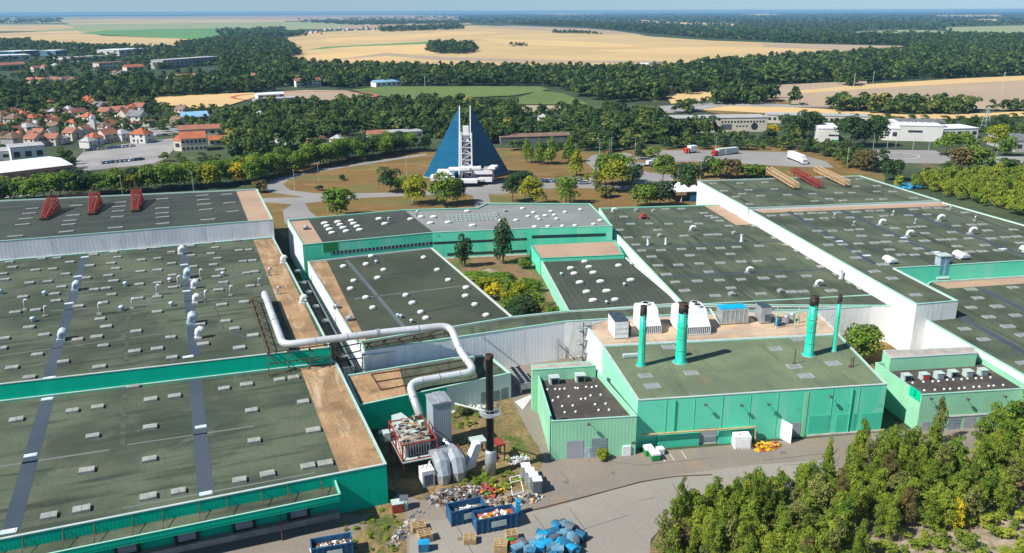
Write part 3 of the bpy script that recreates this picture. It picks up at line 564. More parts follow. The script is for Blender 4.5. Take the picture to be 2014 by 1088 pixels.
lights(main,flt,Z(1008,360,4,[(875,268),(930,325),(1075,322),(1230,325),(840,372),(1145,372),(910,432),(1055,428),(970,488),(1018,535),(1170,532),(1095,583),(1330,523),(1485,518),(1395,573),(1145,652),(1305,647),(1470,637),(1635,515),(1765,507),(1940,498),(1350,418),(1540,410),(1615,408),(1385,308),(1465,322),(1630,300),(1700,340),(1505,238),(1330,205),(1205,208),(1545,262),(1590,275),(1210,722),(1280,783),(1355,850),(1455,775),(1545,703),(1630,768),(1800,762),(1975,752),(1635,632),(1800,622),(1930,618),(1715,562),(1720,830),(1595,890),(1955,875),(1910,340)])
+Z(1510,360,4,[(60,435),(160,487),(245,535),(340,595),(108,605),(430,660),(105,740),(305,735),(550,718),(660,785),(745,832),(185,860),(280,857),(500,850)]),ZR,AZR,'rooflight')
lights(r2,flt,Z(1510,360,4,[(30,260),(135,255),(245,245),(350,240),(435,238),(545,235),(325,290),(445,280),(650,275),(695,230),(805,222),(795,272),(885,220),(915,262),(1110,258),(1150,210),(1250,200),(1255,250),(1345,200),(1430,205),(1555,235),(390,380),(510,380),(640,373),(725,368),(740,420),(485,432),(480,490),(590,487),(715,480),(845,473),(935,467),(700,543),(695,592),(1000,358),(1130,350),(1210,345),(950,415),(1240,398),(1070,463),(1235,458),(960,528),(1185,520),(1050,568),(1155,568),(1280,558),(1485,340),(1605,332),(1690,328),(1450,390),(1365,450),(1450,447),(1580,440),(1730,377),(1760,440),(1870,430),(1960,425),(1935,370),(1710,493),(1490,500),(1690,540),(1815,533),(1590,545),(980,755),(840,700),(1165,885),(905,645),(1990,475)]),ZR2,AZR,'rooflight')
lights(r3,flt,Z(1510,180,4,[(720,690),(690,750),(860,745),(860,790),(985,790),(1150,840),(910,850),(800,853),(665,800),(560,800),(355,808),(155,815),(370,865),(485,848),(595,860)])+Z(1340,330,5.58,[(645,172),(915,163),(740,247),(470,258),(870,310),(600,322),(670,290),(1025,238),(350,175),(750,402)]),ZR3,AZR,'rooflight')
lights(r4,flt,Z(1510,360,4,[(1600,840),(1930,825)])+Z(1510,560,4,[(1655,108),(1600,183),(1805,175),(1740,258),(1950,245),(1890,332),(1550,352),(1700,435),(2005,620),(2005,400)]),ZR4,AZR,'rooflight')
lights(boil,fltG,Z(1008,560,4,[(1230,497),(1045,723),(1100,803),(1405,700)])+Z(1510,560,4,[(60,510),(210,650),(300,723),(515,625),(240,435)]),ZG,AZR,'rooflight')
# small white pedestals on the gravelled annex roofs and rooflight row in the alley
ped=MB(); ped.lathe((0,0,0),[(.22,0),(.2,.22),(.05,.26)],8); ped=ped.mesh('vent_pip',[M['dome']])
def pips(h,pts,z):
    for x,y in pts: child('vent_pip',ped,h,P(x,y,z)-h.location)
pips(small,Z(1008,560,4,[(275,828),(337,825),(373,825),(410,822),(495,815),(515,818),(580,807),(625,810),(660,803),(360,888),(443,883),(318,915),(540,903),(575,900),(615,875),(694,870),(392,960),(475,955),(412,1008),(497,1003),(650,945),(733,940),(678,990),(760,988)]),6.52)
pips(b3,Z(1510,560,4,[(1140,775),(1225,768),(1298,765),(1343,763),(1412,752),(1460,750),(1525,748),(1572,742),(1638,740),(1683,738),(1752,733),(1232,835),(1315,830),(1387,825),(1435,823),(1505,820),(1548,815),(1620,808),(1665,806),(1738,800),(1778,798),(1852,793)]),6.52)
for x,y in Z(504,360,4,[(325,700),(370,793),(412,865),(468,978)])+Z(504,560,4,[(540,292),(685,570)]): child('dome_light',domeM,alley,P(x,y,3.3)-alley.location,-AZL)
# north block band windows and wall parts
def panel(parent,name,z0,z1,a,b,m,out=.06,th=.04,face=None):
    """flat panel on a wall between world points a,b (their xy), proud by out"""
    a=Vector((a[0],a[1],0)); b=Vector((b[0],b[1],0)); d=(b-a).normalized(); nn=Vector((d.y,-d.x,0))
    if nn.y>0 and face is None: nn=-nn
    mb=MB(); mb.prism([(a+nn*out).xy,(b+nn*out).xy,(b+nn*(out-th)).xy,(a+nn*(out-th)).xy],z0,z1)
    return mb.build(name,m if not isinstance(m,str) else M[m],parent)
def lerp(a,b,t): return a+(b-a)*t
NA,NB=P(595,481,ZN),P(850,457,ZN); NC=P(1036,449,ZN); ND=P(1205,444,ZN)
panel(north,'window_band',8.5,9.3,lerp(NA,NB,.20),lerp(NA,NB,1),'glass'); panel(north,'window_band',8.5,9.2,lerp(NB,NC,0.01),NC,'glass')
panel(north,'window_band',9.0,9.9,lerp(NC,ND,.06),lerp(NC,ND,.92),'glass'); panel(north,'window_band',4.7,5.5,lerp(NB,NC,.15),NC,'glass')
panel(north,'white_plinth',3.8,4.2,lerp(NB,NC,.0),NC,'whiteS',.1)
M['greendark']=mat('dark_green_patch',(.02,.22,.06),rough=.6)
panel(north,'green_panel',9.35,12.0,lerp(NA,NB,.15),lerp(NA,NB,.26),'greendark',.05)
for k in range(26):
    t=.21+.79*k/26; panel(north,'window_mullion',8.5,9.3,lerp(NA,NB,t),lerp(NA,NB,t+.004),'greywall',.09)
# gravel plant deck on the membrane roof: rack of grey pipes
mb=MB(); q=P(935,429,ZN-.3)
for i in range(13): mb.box(q+AR*(i*1.35-8.6)+Vector((0,0,.35)),(.12,8.5,.1),-AZR)
for j in range(4): mb.box(q+BR*(j*2.6-3.9)+Vector((0,0,.25)),(17.2,.14,.12),-AZR)
tag(mb.build('pipe_rack',M['coping']),'low grey grid of pipes on the pale grey membrane roof','rack')

# ------------------------------------------------------------------ vents standing on the roofs
ORD=['first','second','third','fourth','fifth','sixth','seventh','eighth','ninth','tenth','eleventh','twelfth','thirteenth','fourteenth','fifteenth','sixteenth','seventeenth','eighteenth','nineteenth','twentieth']
def sett(proto,spots,label,group,used=[None]):
    """copies of proto at world spots (x,y,z,rz), labelled by their order from the left of the photo"""
    spots=sorted(spots,key=lambda s:proj(s[0],s[1],s[2])[0])
    for i,s in enumerate(spots):
        o=proto if i==0 else copy_tree(proto)
        o.location=s[:3]; o.rotation_euler=(0,0,s[3])
        if len(s)>4: o.scale=(s[4],)*3
        if len(spots)>1: o['label']=label+', '+ORD[i]+' from the left'; o['group']=group
        else: o['label']=label
def sp(pts,z,rz=0,s=1,jr=0): return [(*P(x,y,z-RZ),rz+random.uniform(-jr,jr),s*random.uniform(.92,1.08)) for x,y in pts]
def proto_goose(h=2.4,r=.2,m='pipe'):
    t=empty('gooseneck_vent',(0,0,0),0,None,'roof vent')
    mb=MB(); mb.box((0,0,.15),(1.0,1.0,.3)); mb.build('base',M['curb'],t,world=False)
    mb=MB(); mb.tube([(0,0,.3),(0,0,h*.8),(.12,0,h*.95),(.4,0,h),(.7,0,h*.93),(.8,0,h*.8)],r,8); mb.build('pipe',M[m],t,True,world=False); return t
def proto_mush():
    t=empty('mushroom_vent',(0,0,0),0,None,'roof vent')
    mb=MB(); mb.lathe((0,0,0),[(.42,0),(.38,.7)],10); mb.build('neck',M['ductL'],t,True,world=False)
    mb=MB(); mb.lathe((0,0,.65),[(.62,0),(.66,.2),(.5,.45),(.2,.58),(.02,.6)],12); mb.build('cap',M['ductL'],t,True,world=False); return t
def hoodmesh(n,Lh,r,m,parent):
    for k in range(n):
        mb=MB(); y=(k-(n-1)/2)*1.5
        mb.tube([(0,y,.5),(0,y,1.6),(.15,y,2.1),(.55,y,2.4),(1.0,y,2.2),(1.25,y,1.8)],[r,r,r*1.05,r*1.1,r*1.1,r*1.1],10); mb.build('cowl',M[m],parent,True,world=False)
def proto_twin():
    t=empty('twin_cowl_vent',(0,0,0),0,None,'roof vent')
    mb=MB(); mb.box((.1,0,.3),(1.9,3.0,.6)); mb.build('base',M['ductL'],t,world=False); hoodmesh(2,1,.62,'ductL',t); return t
def proto_big():
    t=empty('cowl_vent',(0,0,0),0,None,'roof vent')
    mb=MB(); mb.box((0,0,.25),(1.7,1.7,.5)); mb.build('base',M['white2'],t,world=False); hoodmesh(1,1,.72,'white2',t); return t
def proto_hood():
    t=empty('hooded_duct',(0,0,0),0,None,'roof duct')
    mb=MB(); mb.box((0,0,.3),(2.0,2.0,.6)); mb.build('base',M['metal'],t,world=False)
    mb=MB(); mb.tube([(0,0,.6),(0,0,1.5),(.3,0,2.2),(1.0,0,2.55),(1.9,0,2.5),(2.6,0,2.2),(2.8,0,1.8)],.62,10); mb.build('duct',M['white2'],t,True,world=False); return t
def proto_barrel():
    t=empty('barrel_vent',(0,0,0),0,None,'roof vent')
    mb=MB(); mb.box((0,0,.4),(2.2,2.6,.8)); mb.build('base',M['white2'],t,world=False)
    mb=MB(); n=12
    pr=[(1.5*math.cos(math.pi*k/n),.7+1.25*math.sin(math.pi*k/n)) for k in range(n+1)]
    for k in range(n): mb.face([(pr[k][0],-2.3,pr[k][1]),(pr[k+1][0],-2.3,pr[k+1][1]),(pr[k+1][0],2.3,pr[k+1][1]),(pr[k][0],2.3,pr[k][1])][::-1])
    mb.face([(x,-2.3,z) for x,z in pr][::-1]); mb.face([(x,2.3,z) for x,z in pr]); mb.face([(-1.5,-2.3,.7),(1.5,-2.3,.7),(1.5,2.3,.7),(-1.5,2.3,.7)][::-1])
    mb.build('hood',M['white2'],t,world=False)
    mb=MB(); mb.box((0,-2.34,1.05),(2.2,.08,.7)); mb.build('end_louvre',M['ductL'],t,world=False); return t
def proto_fan(mouth='louver'):
    t=empty('roof_fan',(0,0,0),0,None,'roof fan')
    mb=MB(); mb.box((0,0,.35),(1.5,1.5,.7)); mb.build('housing',M['curb'],t,world=False)
    mb=MB(); mb.lathe((0,0,.7),[(.55,0),(.55,.25),(.5,.3)],10); mb.build('rim',M['metal'],t,world=False)
    mb=MB(); mb.box((.05,-.78,.38),(1.0,.06,.45)); mb.build('louvre',M[mouth],t,world=False); return t
def proto_stack(h=2.2,r=.42,m='metal'):
    t=empty('stub_stack',(0,0,0),0,None,'roof stack')
    mb=MB(); mb.lathe((0,0,0),[(r*1.5,0),(r*1.5,.25),(r,.3),(r,h)],10); mb.build('pipe',M[m],t,True,world=False)
    mb=MB(); mb.lathe((0,0,h+.12),[(r*1.35,0),(r*1.2,.18),(.03,.3)],10); mb.build('cap',M[m],t,world=False); return t
G='vents on the felt roof of the wide teal hall'
sett(proto_goose(2.6,.2),sp(Z(0,360,4,[(200,1000),(357,1050),(785,1032),(1045,985),(1240,880),(1405,815),(1620,935),(1815,885),(1578,755)]),Z2,AZL*-1,1,.5),'thin white gooseneck vent on the teal hall roof',G+', goosenecks')
sett(proto_mush(),sp(Z(0,360,4,[(355,885),(990,810),(1340,780),(960,1003),(1350,968),(1757,730),(8,872)])+Z(0,600,4,[(262,130)]),Z2,0,1),'small blue grey mushroom vent on the wide roof',G+', mushrooms')
sett(proto_twin(),sp(Z(0,360,4,[(590,845),(1465,750)])+Z(0,600,4,[(480,275),(1500,150)]),Z2,-AZL,.85),'pale blue twin cowl vent on a gutter strip',G+', twin cowls')
sett(proto_big(),sp(Z(0,360,4,[(1535,945),(1420,560),(1522,830)])+Z(0,600,4,[(1560,262)]),Z2,-AZL,.8),'fat white cowl beside the right gutter strip',G+', single cowls')
sett(proto_goose(1.9,.22,'metal'),sp(Z(504,360,4,[(100,730),(170,875),(22,805)]),Z2,.3,1),'gooseneck vent by the gravel edge strip','goosenecks on the gravel edge')
sett(proto_big(),sp(Z(504,360,4,[(208,632),(362,948)]),Z2,-AZL,.75),'round white hood on the gravel edge strip above the alley','white hoods on the gravel edge')
sett(proto_fan(),sp(Z(504,360,4,[(630,985),(735,1080)]),ZM,-AZL,1),'boxy fan on the gravel strip of the middle hall','fans on the middle hall')
sett(proto_mush(),sp(Z(504,360,4,[(1115,1055),(945,632)])+Z(504,560,4,[(1222,300),(1140,262)]),ZM,0,.8),'little metal vent on the middle hall roof','little vents on the middle hall')
sett(proto_fan(),sp(Z(504,360,4,[(390,365)]),ZN,-AZL,1.2),'white fan box on the pink gravel corner of the north block','x')
sett(proto_goose(1.8,.3,'metal'),sp(Z(504,360,4,[(1040,315),(1262,262)]),ZN,-AZL,1),'metal gooseneck on the north block roof','goosenecks on the north block')
sett(proto_fan(),sp(Z(504,360,4,[(1890,245),(1895,265),(1905,285),(1960,225)]),ZN,-AZR,.8),'dark louvred fan beside the roof pipe grid','fans on the grey membrane')
sett(proto_mush(),sp(Z(1008,360,4,[(385,728),(740,950),(880,810),(935,650)]),ZA,0,.75),'tiny metal vent on the ribbed court hall roof','tiny vents on the court hall')
sett(proto_hood(),sp(Z(1008,360,4,[(1400,378),(1845,708),(785,232)])+Z(1510,360,4,[(380,815)]),ZR,-AZR,.55),'white curved duct on the east hall roof','curved ducts on the east hall')
sett(proto_stack(2.4,.5),sp(Z(1008,360,4,[(1065,490),(1205,485),(1800,462)])+Z(1510,360,4,[(572,755)]),ZR,0,.8),'grey stub stack on the east hall roof','stub stacks on the east hall')
sett(proto_fan(),sp(Z(1008,360,4,[(1160,422),(1110,225),(1745,400),(1725,885),(975,222)])+Z(1510,360,4,[(100,858)]),ZR,-AZR,.9),'dark mouthed fan on the east hall roof','fans on the east hall')
t=empty('red_fan_unit',P(*Z(1008,360,4,[(1030,280)])[0],ZR-RZ),-AZR,'red boxed fan unit at the back of the east hall roof','fan unit')
mb=MB(); mb.box((0,0,.5),(2.6,2.0,1.0)); mb.build('casing',M['scrapred'],t,world=False); mb=MB(); mb.lathe((0,0,1),[(.8,0),(.9,.7),(.6,.8)],10); mb.build('drum',M['red'],t,world=False)
mb=MB(); mb.box((0,-1.03,.5),(1.6,.06,.7)); mb.build('opening',M['dark'],t,world=False)
sett(proto_hood(),sp(Z(1510,360,4,[(880,335),(1340,303),(1095,425),(1590,405)]),ZR2,-AZR,.68),'white curved duct on the northeast hall roof',"curved ducts on the northeast hall")
sett(proto_goose(1.5,.28,'metal'),sp(Z(1510,360,4,[(520,275),(985,255),(675,335),(1160,318),(1630,295),(1435,212)]),ZR2,-AZR,.9,.5),'metal gooseneck on the northeast hall roof','goosenecks on the northeast hall')
sett(proto_barrel(),sp(Z(1510,360,4,[(960,625),(1520,590),(2040,545)]),ZR2,-AZR,.82),'large white barrel hood near the green step wall','barrel hoods')
# tall box fan tower against the green step wall
t=empty('air_tower',P(*Z(1510,360,4,[(1350,762)])[0],ZR4-RZ),-AZR,'blue grey ducted air tower standing against the green step wall','air tower')
mb=MB(); mb.box((0,0,.9),(3.4,2.6,.5)); mb.build('base',M['white2'],t,world=False)
mb=MB(); mb.box((0,0,3.9),(2.6,2.2,5.4)); mb.build('shaft',M['ductL'],t,world=False)
mb=MB(); mb.box((0,0,6.75),(3.3,2.8,.3)); mb.build('cap',M['coping'],t,world=False)
for x in (-.75,.75): mb=MB(); mb.box((x,-1.14,4),(.9,.1,4.6)); mb.build('louvre',M['bluegrey'],t,world=False)
for x in (-1.4,1.4): mb=MB(); mb.box((x,0,.32),(.2,2.2,.64)); mb.build('foot',M['louver'],t,world=False)

# ------------------------------------------------------------------ steel trusses on the far roofs
def truss(name,label,a,b,wd,ht,m,m2,group,tri=True,step=1.6,r=.09,dense=1):
    a,b=Vector(a),Vector(b); L=(b-a).length; d=(b-a)/L; s=Vector((-d.y,d.x,0)).normalized(); up=Vector((0,0,1)); n=int(L/step)
    t=empty(name,a,0,label,'roof truss',group)
    c1=MB(); 
    for o in (s*wd/2,-s*wd/2): c1.tube([a+o,b+o],r*1.4,4)
    tops=[s*0] if tri else [s*wd/2,-s*wd/2]
    for o in tops: c1.tube([a+o+up*ht,b+o+up*ht],r*1.4,4)
    c1.build('chords',M[m],t)
    c2=MB()
    for i in range(n+1):
        p=a+d*L*i/n; q=a+d*L*min(1,(i+.5)/n); q2=a+d*L*min(1,(i+1)/n)
        c2.tube([p+s*wd/2,p-s*wd/2],r,4)
        for sg in (1,-1):
            top=p+up*ht+(s*wd/2*sg if not tri else s*0); tq=q+up*ht+(s*wd/2*sg if not tri else s*0)
            if tri: c2.tube([p+s*wd/2*sg,tq],r,4); c2.tube([tq,q2+s*wd/2*sg],r,4)
            else: c2.tube([p+s*wd/2*sg,top],r,4); c2.tube([p+s*wd/2*sg,q2+up*ht+s*wd/2*sg],r*.8,4)
        if not tri: c2.tube([p+s*wd/2+up*ht,p-s*wd/2+up*ht],r,4)
    c2.build('lattice',M[m2],t); return t
g3='red lattice trusses over the tallest left hall'
def redtruss(pxb,pxt,label):
    # from a foot on the roof, rising a little to a high rear end that overhangs the back edge
    a=P(*pxb,Z3+.1); top=P(*pxt,Z3+3.0)
    t=empty('roof_truss',a,0,label,'roof truss',g3)
    d=(top-a); d.z=0; L=d.length; d.normalize(); s=Vector((-d.y,d.x,0)); up=Vector((0,0,1)); n=9
    def sec(k): f=k/n; return a+d*L*f, .9+1.0*f, .5+3.3*f**.8 if f<1 else 3.6
    ch=MB(); lt=MB(); pr=[sec(k) for k in range(n+1)]
    for sg in (1,-1): ch.tube([p+s*sg*w_ for p,w_,h_ in pr],.17,4); ch.tube([p+s*sg*w_*.8+up*h_ for p,w_,h_ in pr],.16,4)
    ch.build('chords',M['red'],t)
    for k in range(n):
        (p,w_,h_),(q,w2,h2_)=pr[k],pr[k+1]
        for sg in (1,-1):
            lt.tube([p+s*sg*w_,p+s*sg*w_*.8+up*h_],.1,4); lt.tube([p+s*sg*w_,q+s*sg*w2*.8+up*h2_],.1,4); lt.tube([p+s*sg*w_*.8+up*h_,q+s*sg*w2],.1,4)
        lt.tube([p+s*w_*.8+up*h_,p-s*w_*.8+up*h_],.12,4); lt.tube([p+s*w_*.8+up*h_,q-s*w2*.8+up*h2_],.12,4); lt.tube([p-s*w_*.8+up*h_,q+s*w2*.8+up*h2_],.12,4)
        lt.tube([p+s*w_,q-s*w2],.1,4)
    lt.build('lattice',M['red'],t)
    e,w_,h_=pr[-1]; mb=MB(); mb.tube([e+s*w_,e+up*(h_+2.6)],.13,4); mb.tube([e-s*w_,e+up*(h_+2.6)],.13,4); mb.tube([a+up*.4,e+up*(h_+2.6)],.08,4); mb.build('mast',M['rust'],t)
    mb=MB(); mb.box(a+up*.1-d*.3,(2.3,1.2,.5),-AZL); mb.build('shoe',M['rust'],t)
redtruss((86,430),(104,392),'red lattice truss on the tall left hall, leftmost of the three'); redtruss((180,420),(186,383),'red lattice truss on the tall left hall, middle of the three'); redtruss((266,414),(268,376),'red lattice truss on the tall left hall, rightmost of the three')
for i,(x0,y0,x1,y1) in enumerate(((108,384,176,383),(192,382,258,370))):
    mb=MB(); a,b=P(x0,y0,Z3+2.5),P(x1,y1,Z3+3.4)
    for k in (0,1.1): 
        mb.tube([a+Vector((0,0,k)),b+Vector((0,0,k))],.09,4)
    for k in range(14):
        p,q=lerp(a,b,k/14),lerp(a,b,(k+1)/14); mb.tube([p,q+Vector((0,0,1.1))],.06,4)
    tag(mb.build('tie_beam',M['rust']),('long rusty tie beam between the left and middle red trusses','long rusty tie beam between the middle and right red trusses')[i],'tie beam')
g4='lattice trusses on the farthest right hall'
for (a,b,m1,m2,lab) in (((1512,333),(1566,368),'yellow','yellow','yellowish ladder truss on the farthest right hall, left of the red one'),((1560,334),(1612,366),'red','red','red lattice truss between two yellowish ones on the farthest right hall'),((1605,331),(1666,363),'yellow','yellow','yellowish ladder truss with red feet, right of the red one')):
    A,B=P(a[0],a[1]+4,ZR3+1.3),P(b[0],b[1]+1,ZR3+.6)
    t=truss('roof_truss',lab,A,B,2.0,1.6,m1,m2,g4,tri=False,step=1.9,r=.12)
    mb=MB()
    for f in (.05,.35,.65,.95):
        p=lerp(A,B,f); mb.tube([(p.x,p.y,ZR3-RZ),(p.x,p.y,p.z+.1)],.16,4); mb.box((p.x,p.y,p.z-.1),(2.4,.4,.3),-AZR)
    mb.build('feet',M['red'],t)
M['drain']=mat('pale_blue_drain',(.42,.60,.72),(.55,.62,.66),scale=2,rough=.5)
dr=MB(); dr.box((0,0,.05),(2.0,1.1,.1)); dr.box((.3,0,.13),(.9,.6,.08),0,1); dr=dr.mesh('drain_box',[M['drain'],M['white2']])
lights(h1,dr,[(60,896),(93,785),(395,840),(385,742),(405,971),(17,1046)],Z1,AZL,'drain_box')
lights(h2,dr,[(97,744),(370,702),(167,506),(153,544),(136,597),(362,521),(367,573)],Z2,AZL,'drain_box')
lights(r2,dr,Z(1510,360,4,[(780,572),(1325,545),(1850,520),(565,460),(1070,432)]),ZR2,AZR,'drain_box')
# thin cables and pipe runs on the roofs
for h_,z_,runs in ((main,ZR,(((1290,470),(1335,520),(1420,560)),((1440,420),(1560,470)))),(boil,ZG,(((1215,690),(1330,735),(1520,722)),((1380,668),(1420,700)))),(h2,Z2,(((60,560),(200,548),(330,556)),((420,600),(440,650),(500,668)))),(mid,ZM,(((760,540),(870,528)),((800,620),(905,600))))):
    for r_ in runs:
        mb=MB(); mb.tube([P(x,y,z_-RZ+.08) for x,y in r_],.06,4); mb.build('roof_cable',M['louver'],h_)
# ------------------------------------------------------------------ openings and fittings on the walls near the yard
def ray(px,py):
    x,y=px-CX,py-CY; x,y=x*cr-y*sr,x*sr+y*cr
    return Vector((x/FPX,cp-(y/FPX)*sp_,-sp_-(y/FPX)*cp))
def onwall(px,py,a,b):
    a=Vector((a[0],a[1],0)); b=Vector((b[0],b[1],0)); d=b-a; n_=Vector((-d.y,d.x,0)); r_=ray(px,py); o=Vector((0,0,CAMH))
    t=(a-o).dot(n_)/r_.dot(n_); return o+r_*t
def wpanel(parent,name,box,a,b,m,out=.06,th=.05,zmin=None):
    x0,y0,x1,y1=box; p=onwall(x0,y1,a,b); q=onwall(x1,(y0+y1)/2,a,b); top=onwall(x0,y0,a,b).z; bot=p.z
    if zmin is not None: bot=max(bot,zmin)
    return panel(parent,name,bot,top,p,q,m,out,th)
GA,GB=P(1255,787,ZG),P(1745,755,ZG)          # boiler house front
SA,SB=P(1085,828,7.6),P(1253,818,7.6)        # annex front
KA,KB=P(1813,776,7.6),P(2030,763,7.6)        # corner building front
wpanel(small,'roller_door',(1114,868,1147,906),SA,SB,'door'); wpanel(small,'roller_door',(1163,863,1194,903),SA,SB,'doorblue')
wpanel(small,'side_door',(1148,881,1161,903),SA,SB,'ductL'); wpanel(small,'meter_cabinet',(1224,877,1240,897),SA,SB,'white2',.25,.25); wpanel(small,'wall_grille',(1242,869,1252,873),SA,SB,'louver')
wpanel(boil,'grey_door',(1374,843,1409,876),GA,GB,'door'); wpanel(boil,'door_panel',(1383,858,1408,876),GA,GB,'white2',.12)
M['tealD']=mat('deep_green_cladding',(.055,.52,.34),(.07,.56,.38),scale=.2,rough=.6,rib=.45,az=gr,ribd=.1)
wpanel(boil,'low_lean_to',(1291,854,1373,884),GA,GB,'tealD',.5,.5); wpanel(boil,'low_lean_to',(1410,845,1478,872),GA,GB,'tealD',.5,.5)
wpanel(boil,'grey_door',(1552,832,1573,868),GA,GB,'door'); wpanel(boil,'dark_opening',(1548,832,1554,870),GA,GB,'dark',.07)
q=onwall(1549,868,GA,GB); mb=MB(); mb.box((q.x-.9,q.y-1.2,1.9),(.1,2.6,3.8),.55); mb.build('open_door_leaf',M['white2'],boil)
for bx in ((1587,819,1628,858),(1641,816,1680,853),(1690,814,1733,849)): wpanel(boil,'large_green_door',bx,GA,GB,'tealD',.09)
wpanel(boil,'pale_joint',(1574,772,1586,862),GA,GB,'mint',.08)
mb=MB(); mb.tube([onwall(x,y,GA,GB)+Vector((0,-.9,0)) for x,y in ((1262,850),(1290,849),(1340,845),(1400,841),(1483,835),(1483,875))],.22,6); mb.build('lagged_pipe',M['tan'],boil)
for k in range(1,9):
    q=lerp(GA,GB,k/9); wq=onwall(*proj(q.x,q.y,5),GA,GB); panel(boil,'panel_joint',.3,9.3,lerp(GA,GB,k/9-.0007),lerp(GA,GB,k/9+.0007),'tealR',.07)
for k in (1,6): q=lerp(GA,GB,k/7); mb=MB(); mb.tube([(q.x,q.y-.2,.2),(q.x,q.y-.2,9.3)],.09,6); mb.build('downpipe',M['tealD'],boil)
mb=MB()
for x0,x1,y0,y1 in ((1291,1373,884,877),(1410,1478,875,870),(1587,1735,860,848)):
    a,b=onwall(x0,y0,GA,GB),onwall(x1,y1,GA,GB); a.z=b.z=0; mb.prism([(a.x,a.y),(b.x,b.y),(b.x,b.y-.5),(a.x,a.y-.5)],0,.35)
mb.build('plinth',M['concrete'],boil)
def flood(parent,px,a,b):
    for x,y in px:
        q=onwall(x,y,a,b); mb=MB(); mb.tube([q,q+Vector((0,-.8,.15))],.05,4); mb.box(q+Vector((0,-.95,.1)),(.55,.35,.35),.1); mb.build('floodlight',M['louver'],parent)
flood(boil,[(1386,793),(1456,794),(1509,792),(1631,777)],GA,GB); flood(small,[(1157,831)],SA,SB); flood(b3,[(1827,781),(1899,782),(1972,777)],KA,KB)
for bx,m in (((1811,830,1827,850),'door'),((1850,822,1860,846),'white2'),((1862,822,1888,846),'doorblue'),((1893,819,1917,843),'door'),((1922,817,1947,840),'door'),((1952,815,1978,838),'door')): wpanel(b3,'roller_shutter',bx,KA,KB,m)
wpanel(b3,'shutter_lintel',(1848,818,1980,821),KA,KB,'white2',.14)
# mint side: number plate on the corner
q0=P(1813,776,7.6); q1=P(1722,713,7.6); dW=(q1-q0).normalized(); nW=Vector((-dW.y,dW.x,0)); nW=nW if nW.x<0 else -nW
ctr=q0+dW*1.7+nW*.1+Vector((0,0,-.75)); mb=MB(); mb.prism([(q0+dW*.2+nW*.12).xy,(q0+dW*3.4+nW*.12).xy,(q0+dW*3.4+nW*.02).xy,(q0+dW*.2+nW*.02).xy],6.0,7.9)
M['plate']=mat('bright_green_plate',(.0,.55,.30),rough=.4); mb.build('number_plate',M['plate'],b3)
cu=bpy.data.curves.new('number','FONT'); cu.body='3'; cu.size=1.7; cu.align_x='CENTER'; cu.align_y='CENTER'; to=bpy.data.objects.new('number',cu)
me=bpy.data.meshes.new_from_object(to); bpy.data.objects.remove(to); me.materials.clear(); me.materials.append(M['dark'])
pt=q0+dW*1.8+nW*.14; o=bpy.data.objects.new('number',me); col.objects.link(o); o.parent=b3; o.location=Vector((pt.x,pt.y,6.95))-b3.location; o.rotation_euler=(R(90),0,math.atan2(-dW.y,-dW.x))
# pale coping wall on the right of the corner building
# yard annex front: teal part and shutters
YA,YB_=P(706,797,5.6),P(1005,733,5.6)
panel(yb,'teal_front',.02,5.43,YA,onwall(878,760,YA,YB_),'tealL',.05)
wpanel(yb,'roller_shutter',(946,772,965,800),YA,YB_,'doorblue'); wpanel(yb,'roller_shutter',(968,770,983,792),YA,YB_,'doorblue'); wpanel(yb,'roller_shutter',(986,764,1000,788),YA,YB_,'doorblue')
mb=MB()
for seg in (((730,736),(854,718),(925,705)),((739,751),(802,741),(864,730),(925,718)),((749,767),(801,757)),((730,736),(749,767)),((791,725),(805,740)),((854,718),(864,730))): mb.tube([P(x,y,5.45) for x,y in seg],.11,4)
tag(mb.build('steel_grid',M['rust']),'rusty steel grid lying on the gravel of the yard annex roof','steel grid')
# fans on the two gravel annex roofs
def proto_gfan(m):
    t=empty('roof_fan',(0,0,0),0,None,'roof fan')
    mb=MB(); mb.box((0,0,.6),(1.5,1.3,1.2)); mb.build('housing',M['coping'],t,world=False)
    mb=MB(); mb.box((.05,-.68,.55),(1.05,.08,.8)); mb.build('grille',M[m],t,world=False)
    mb=MB(); mb.box((0,-.05,1.24),(1.7,1.5,.08)); mb.build('lid',M['coping'],t,world=False); return t
fanblue=Z(1510,560,4,[(1342,735),(1570,718),(1685,708)])
sett(proto_gfan('doorblue'),[(*P(x,y,6.5),-AZR,1) for x,y in fanblue],'roof fan with blue grille on the corner mint building','blue grille fans')
sett(proto_gfan('dark'),[(*P(x,y,6.5),-AZR,1) for x,y in Z(1510,560,4,[(1085,750),(1450,722)])],'roof fan with black grille on the corner mint building','black grille fans')
sett(proto_gfan('redp'),[(*P(x,y,6.5),-AZR,1) for x,y in Z(1510,560,4,[(1225,742)])],'roof fan with red grille on the corner mint building','x')
sett(proto_gfan('dark'),[(*P(x,y,6.5),-AZR,1.2) for x,y in Z(1008,560,4,[(325,775),(530,758)])],'roof fan at the back of the small dark annex roof','fans on the small annex')

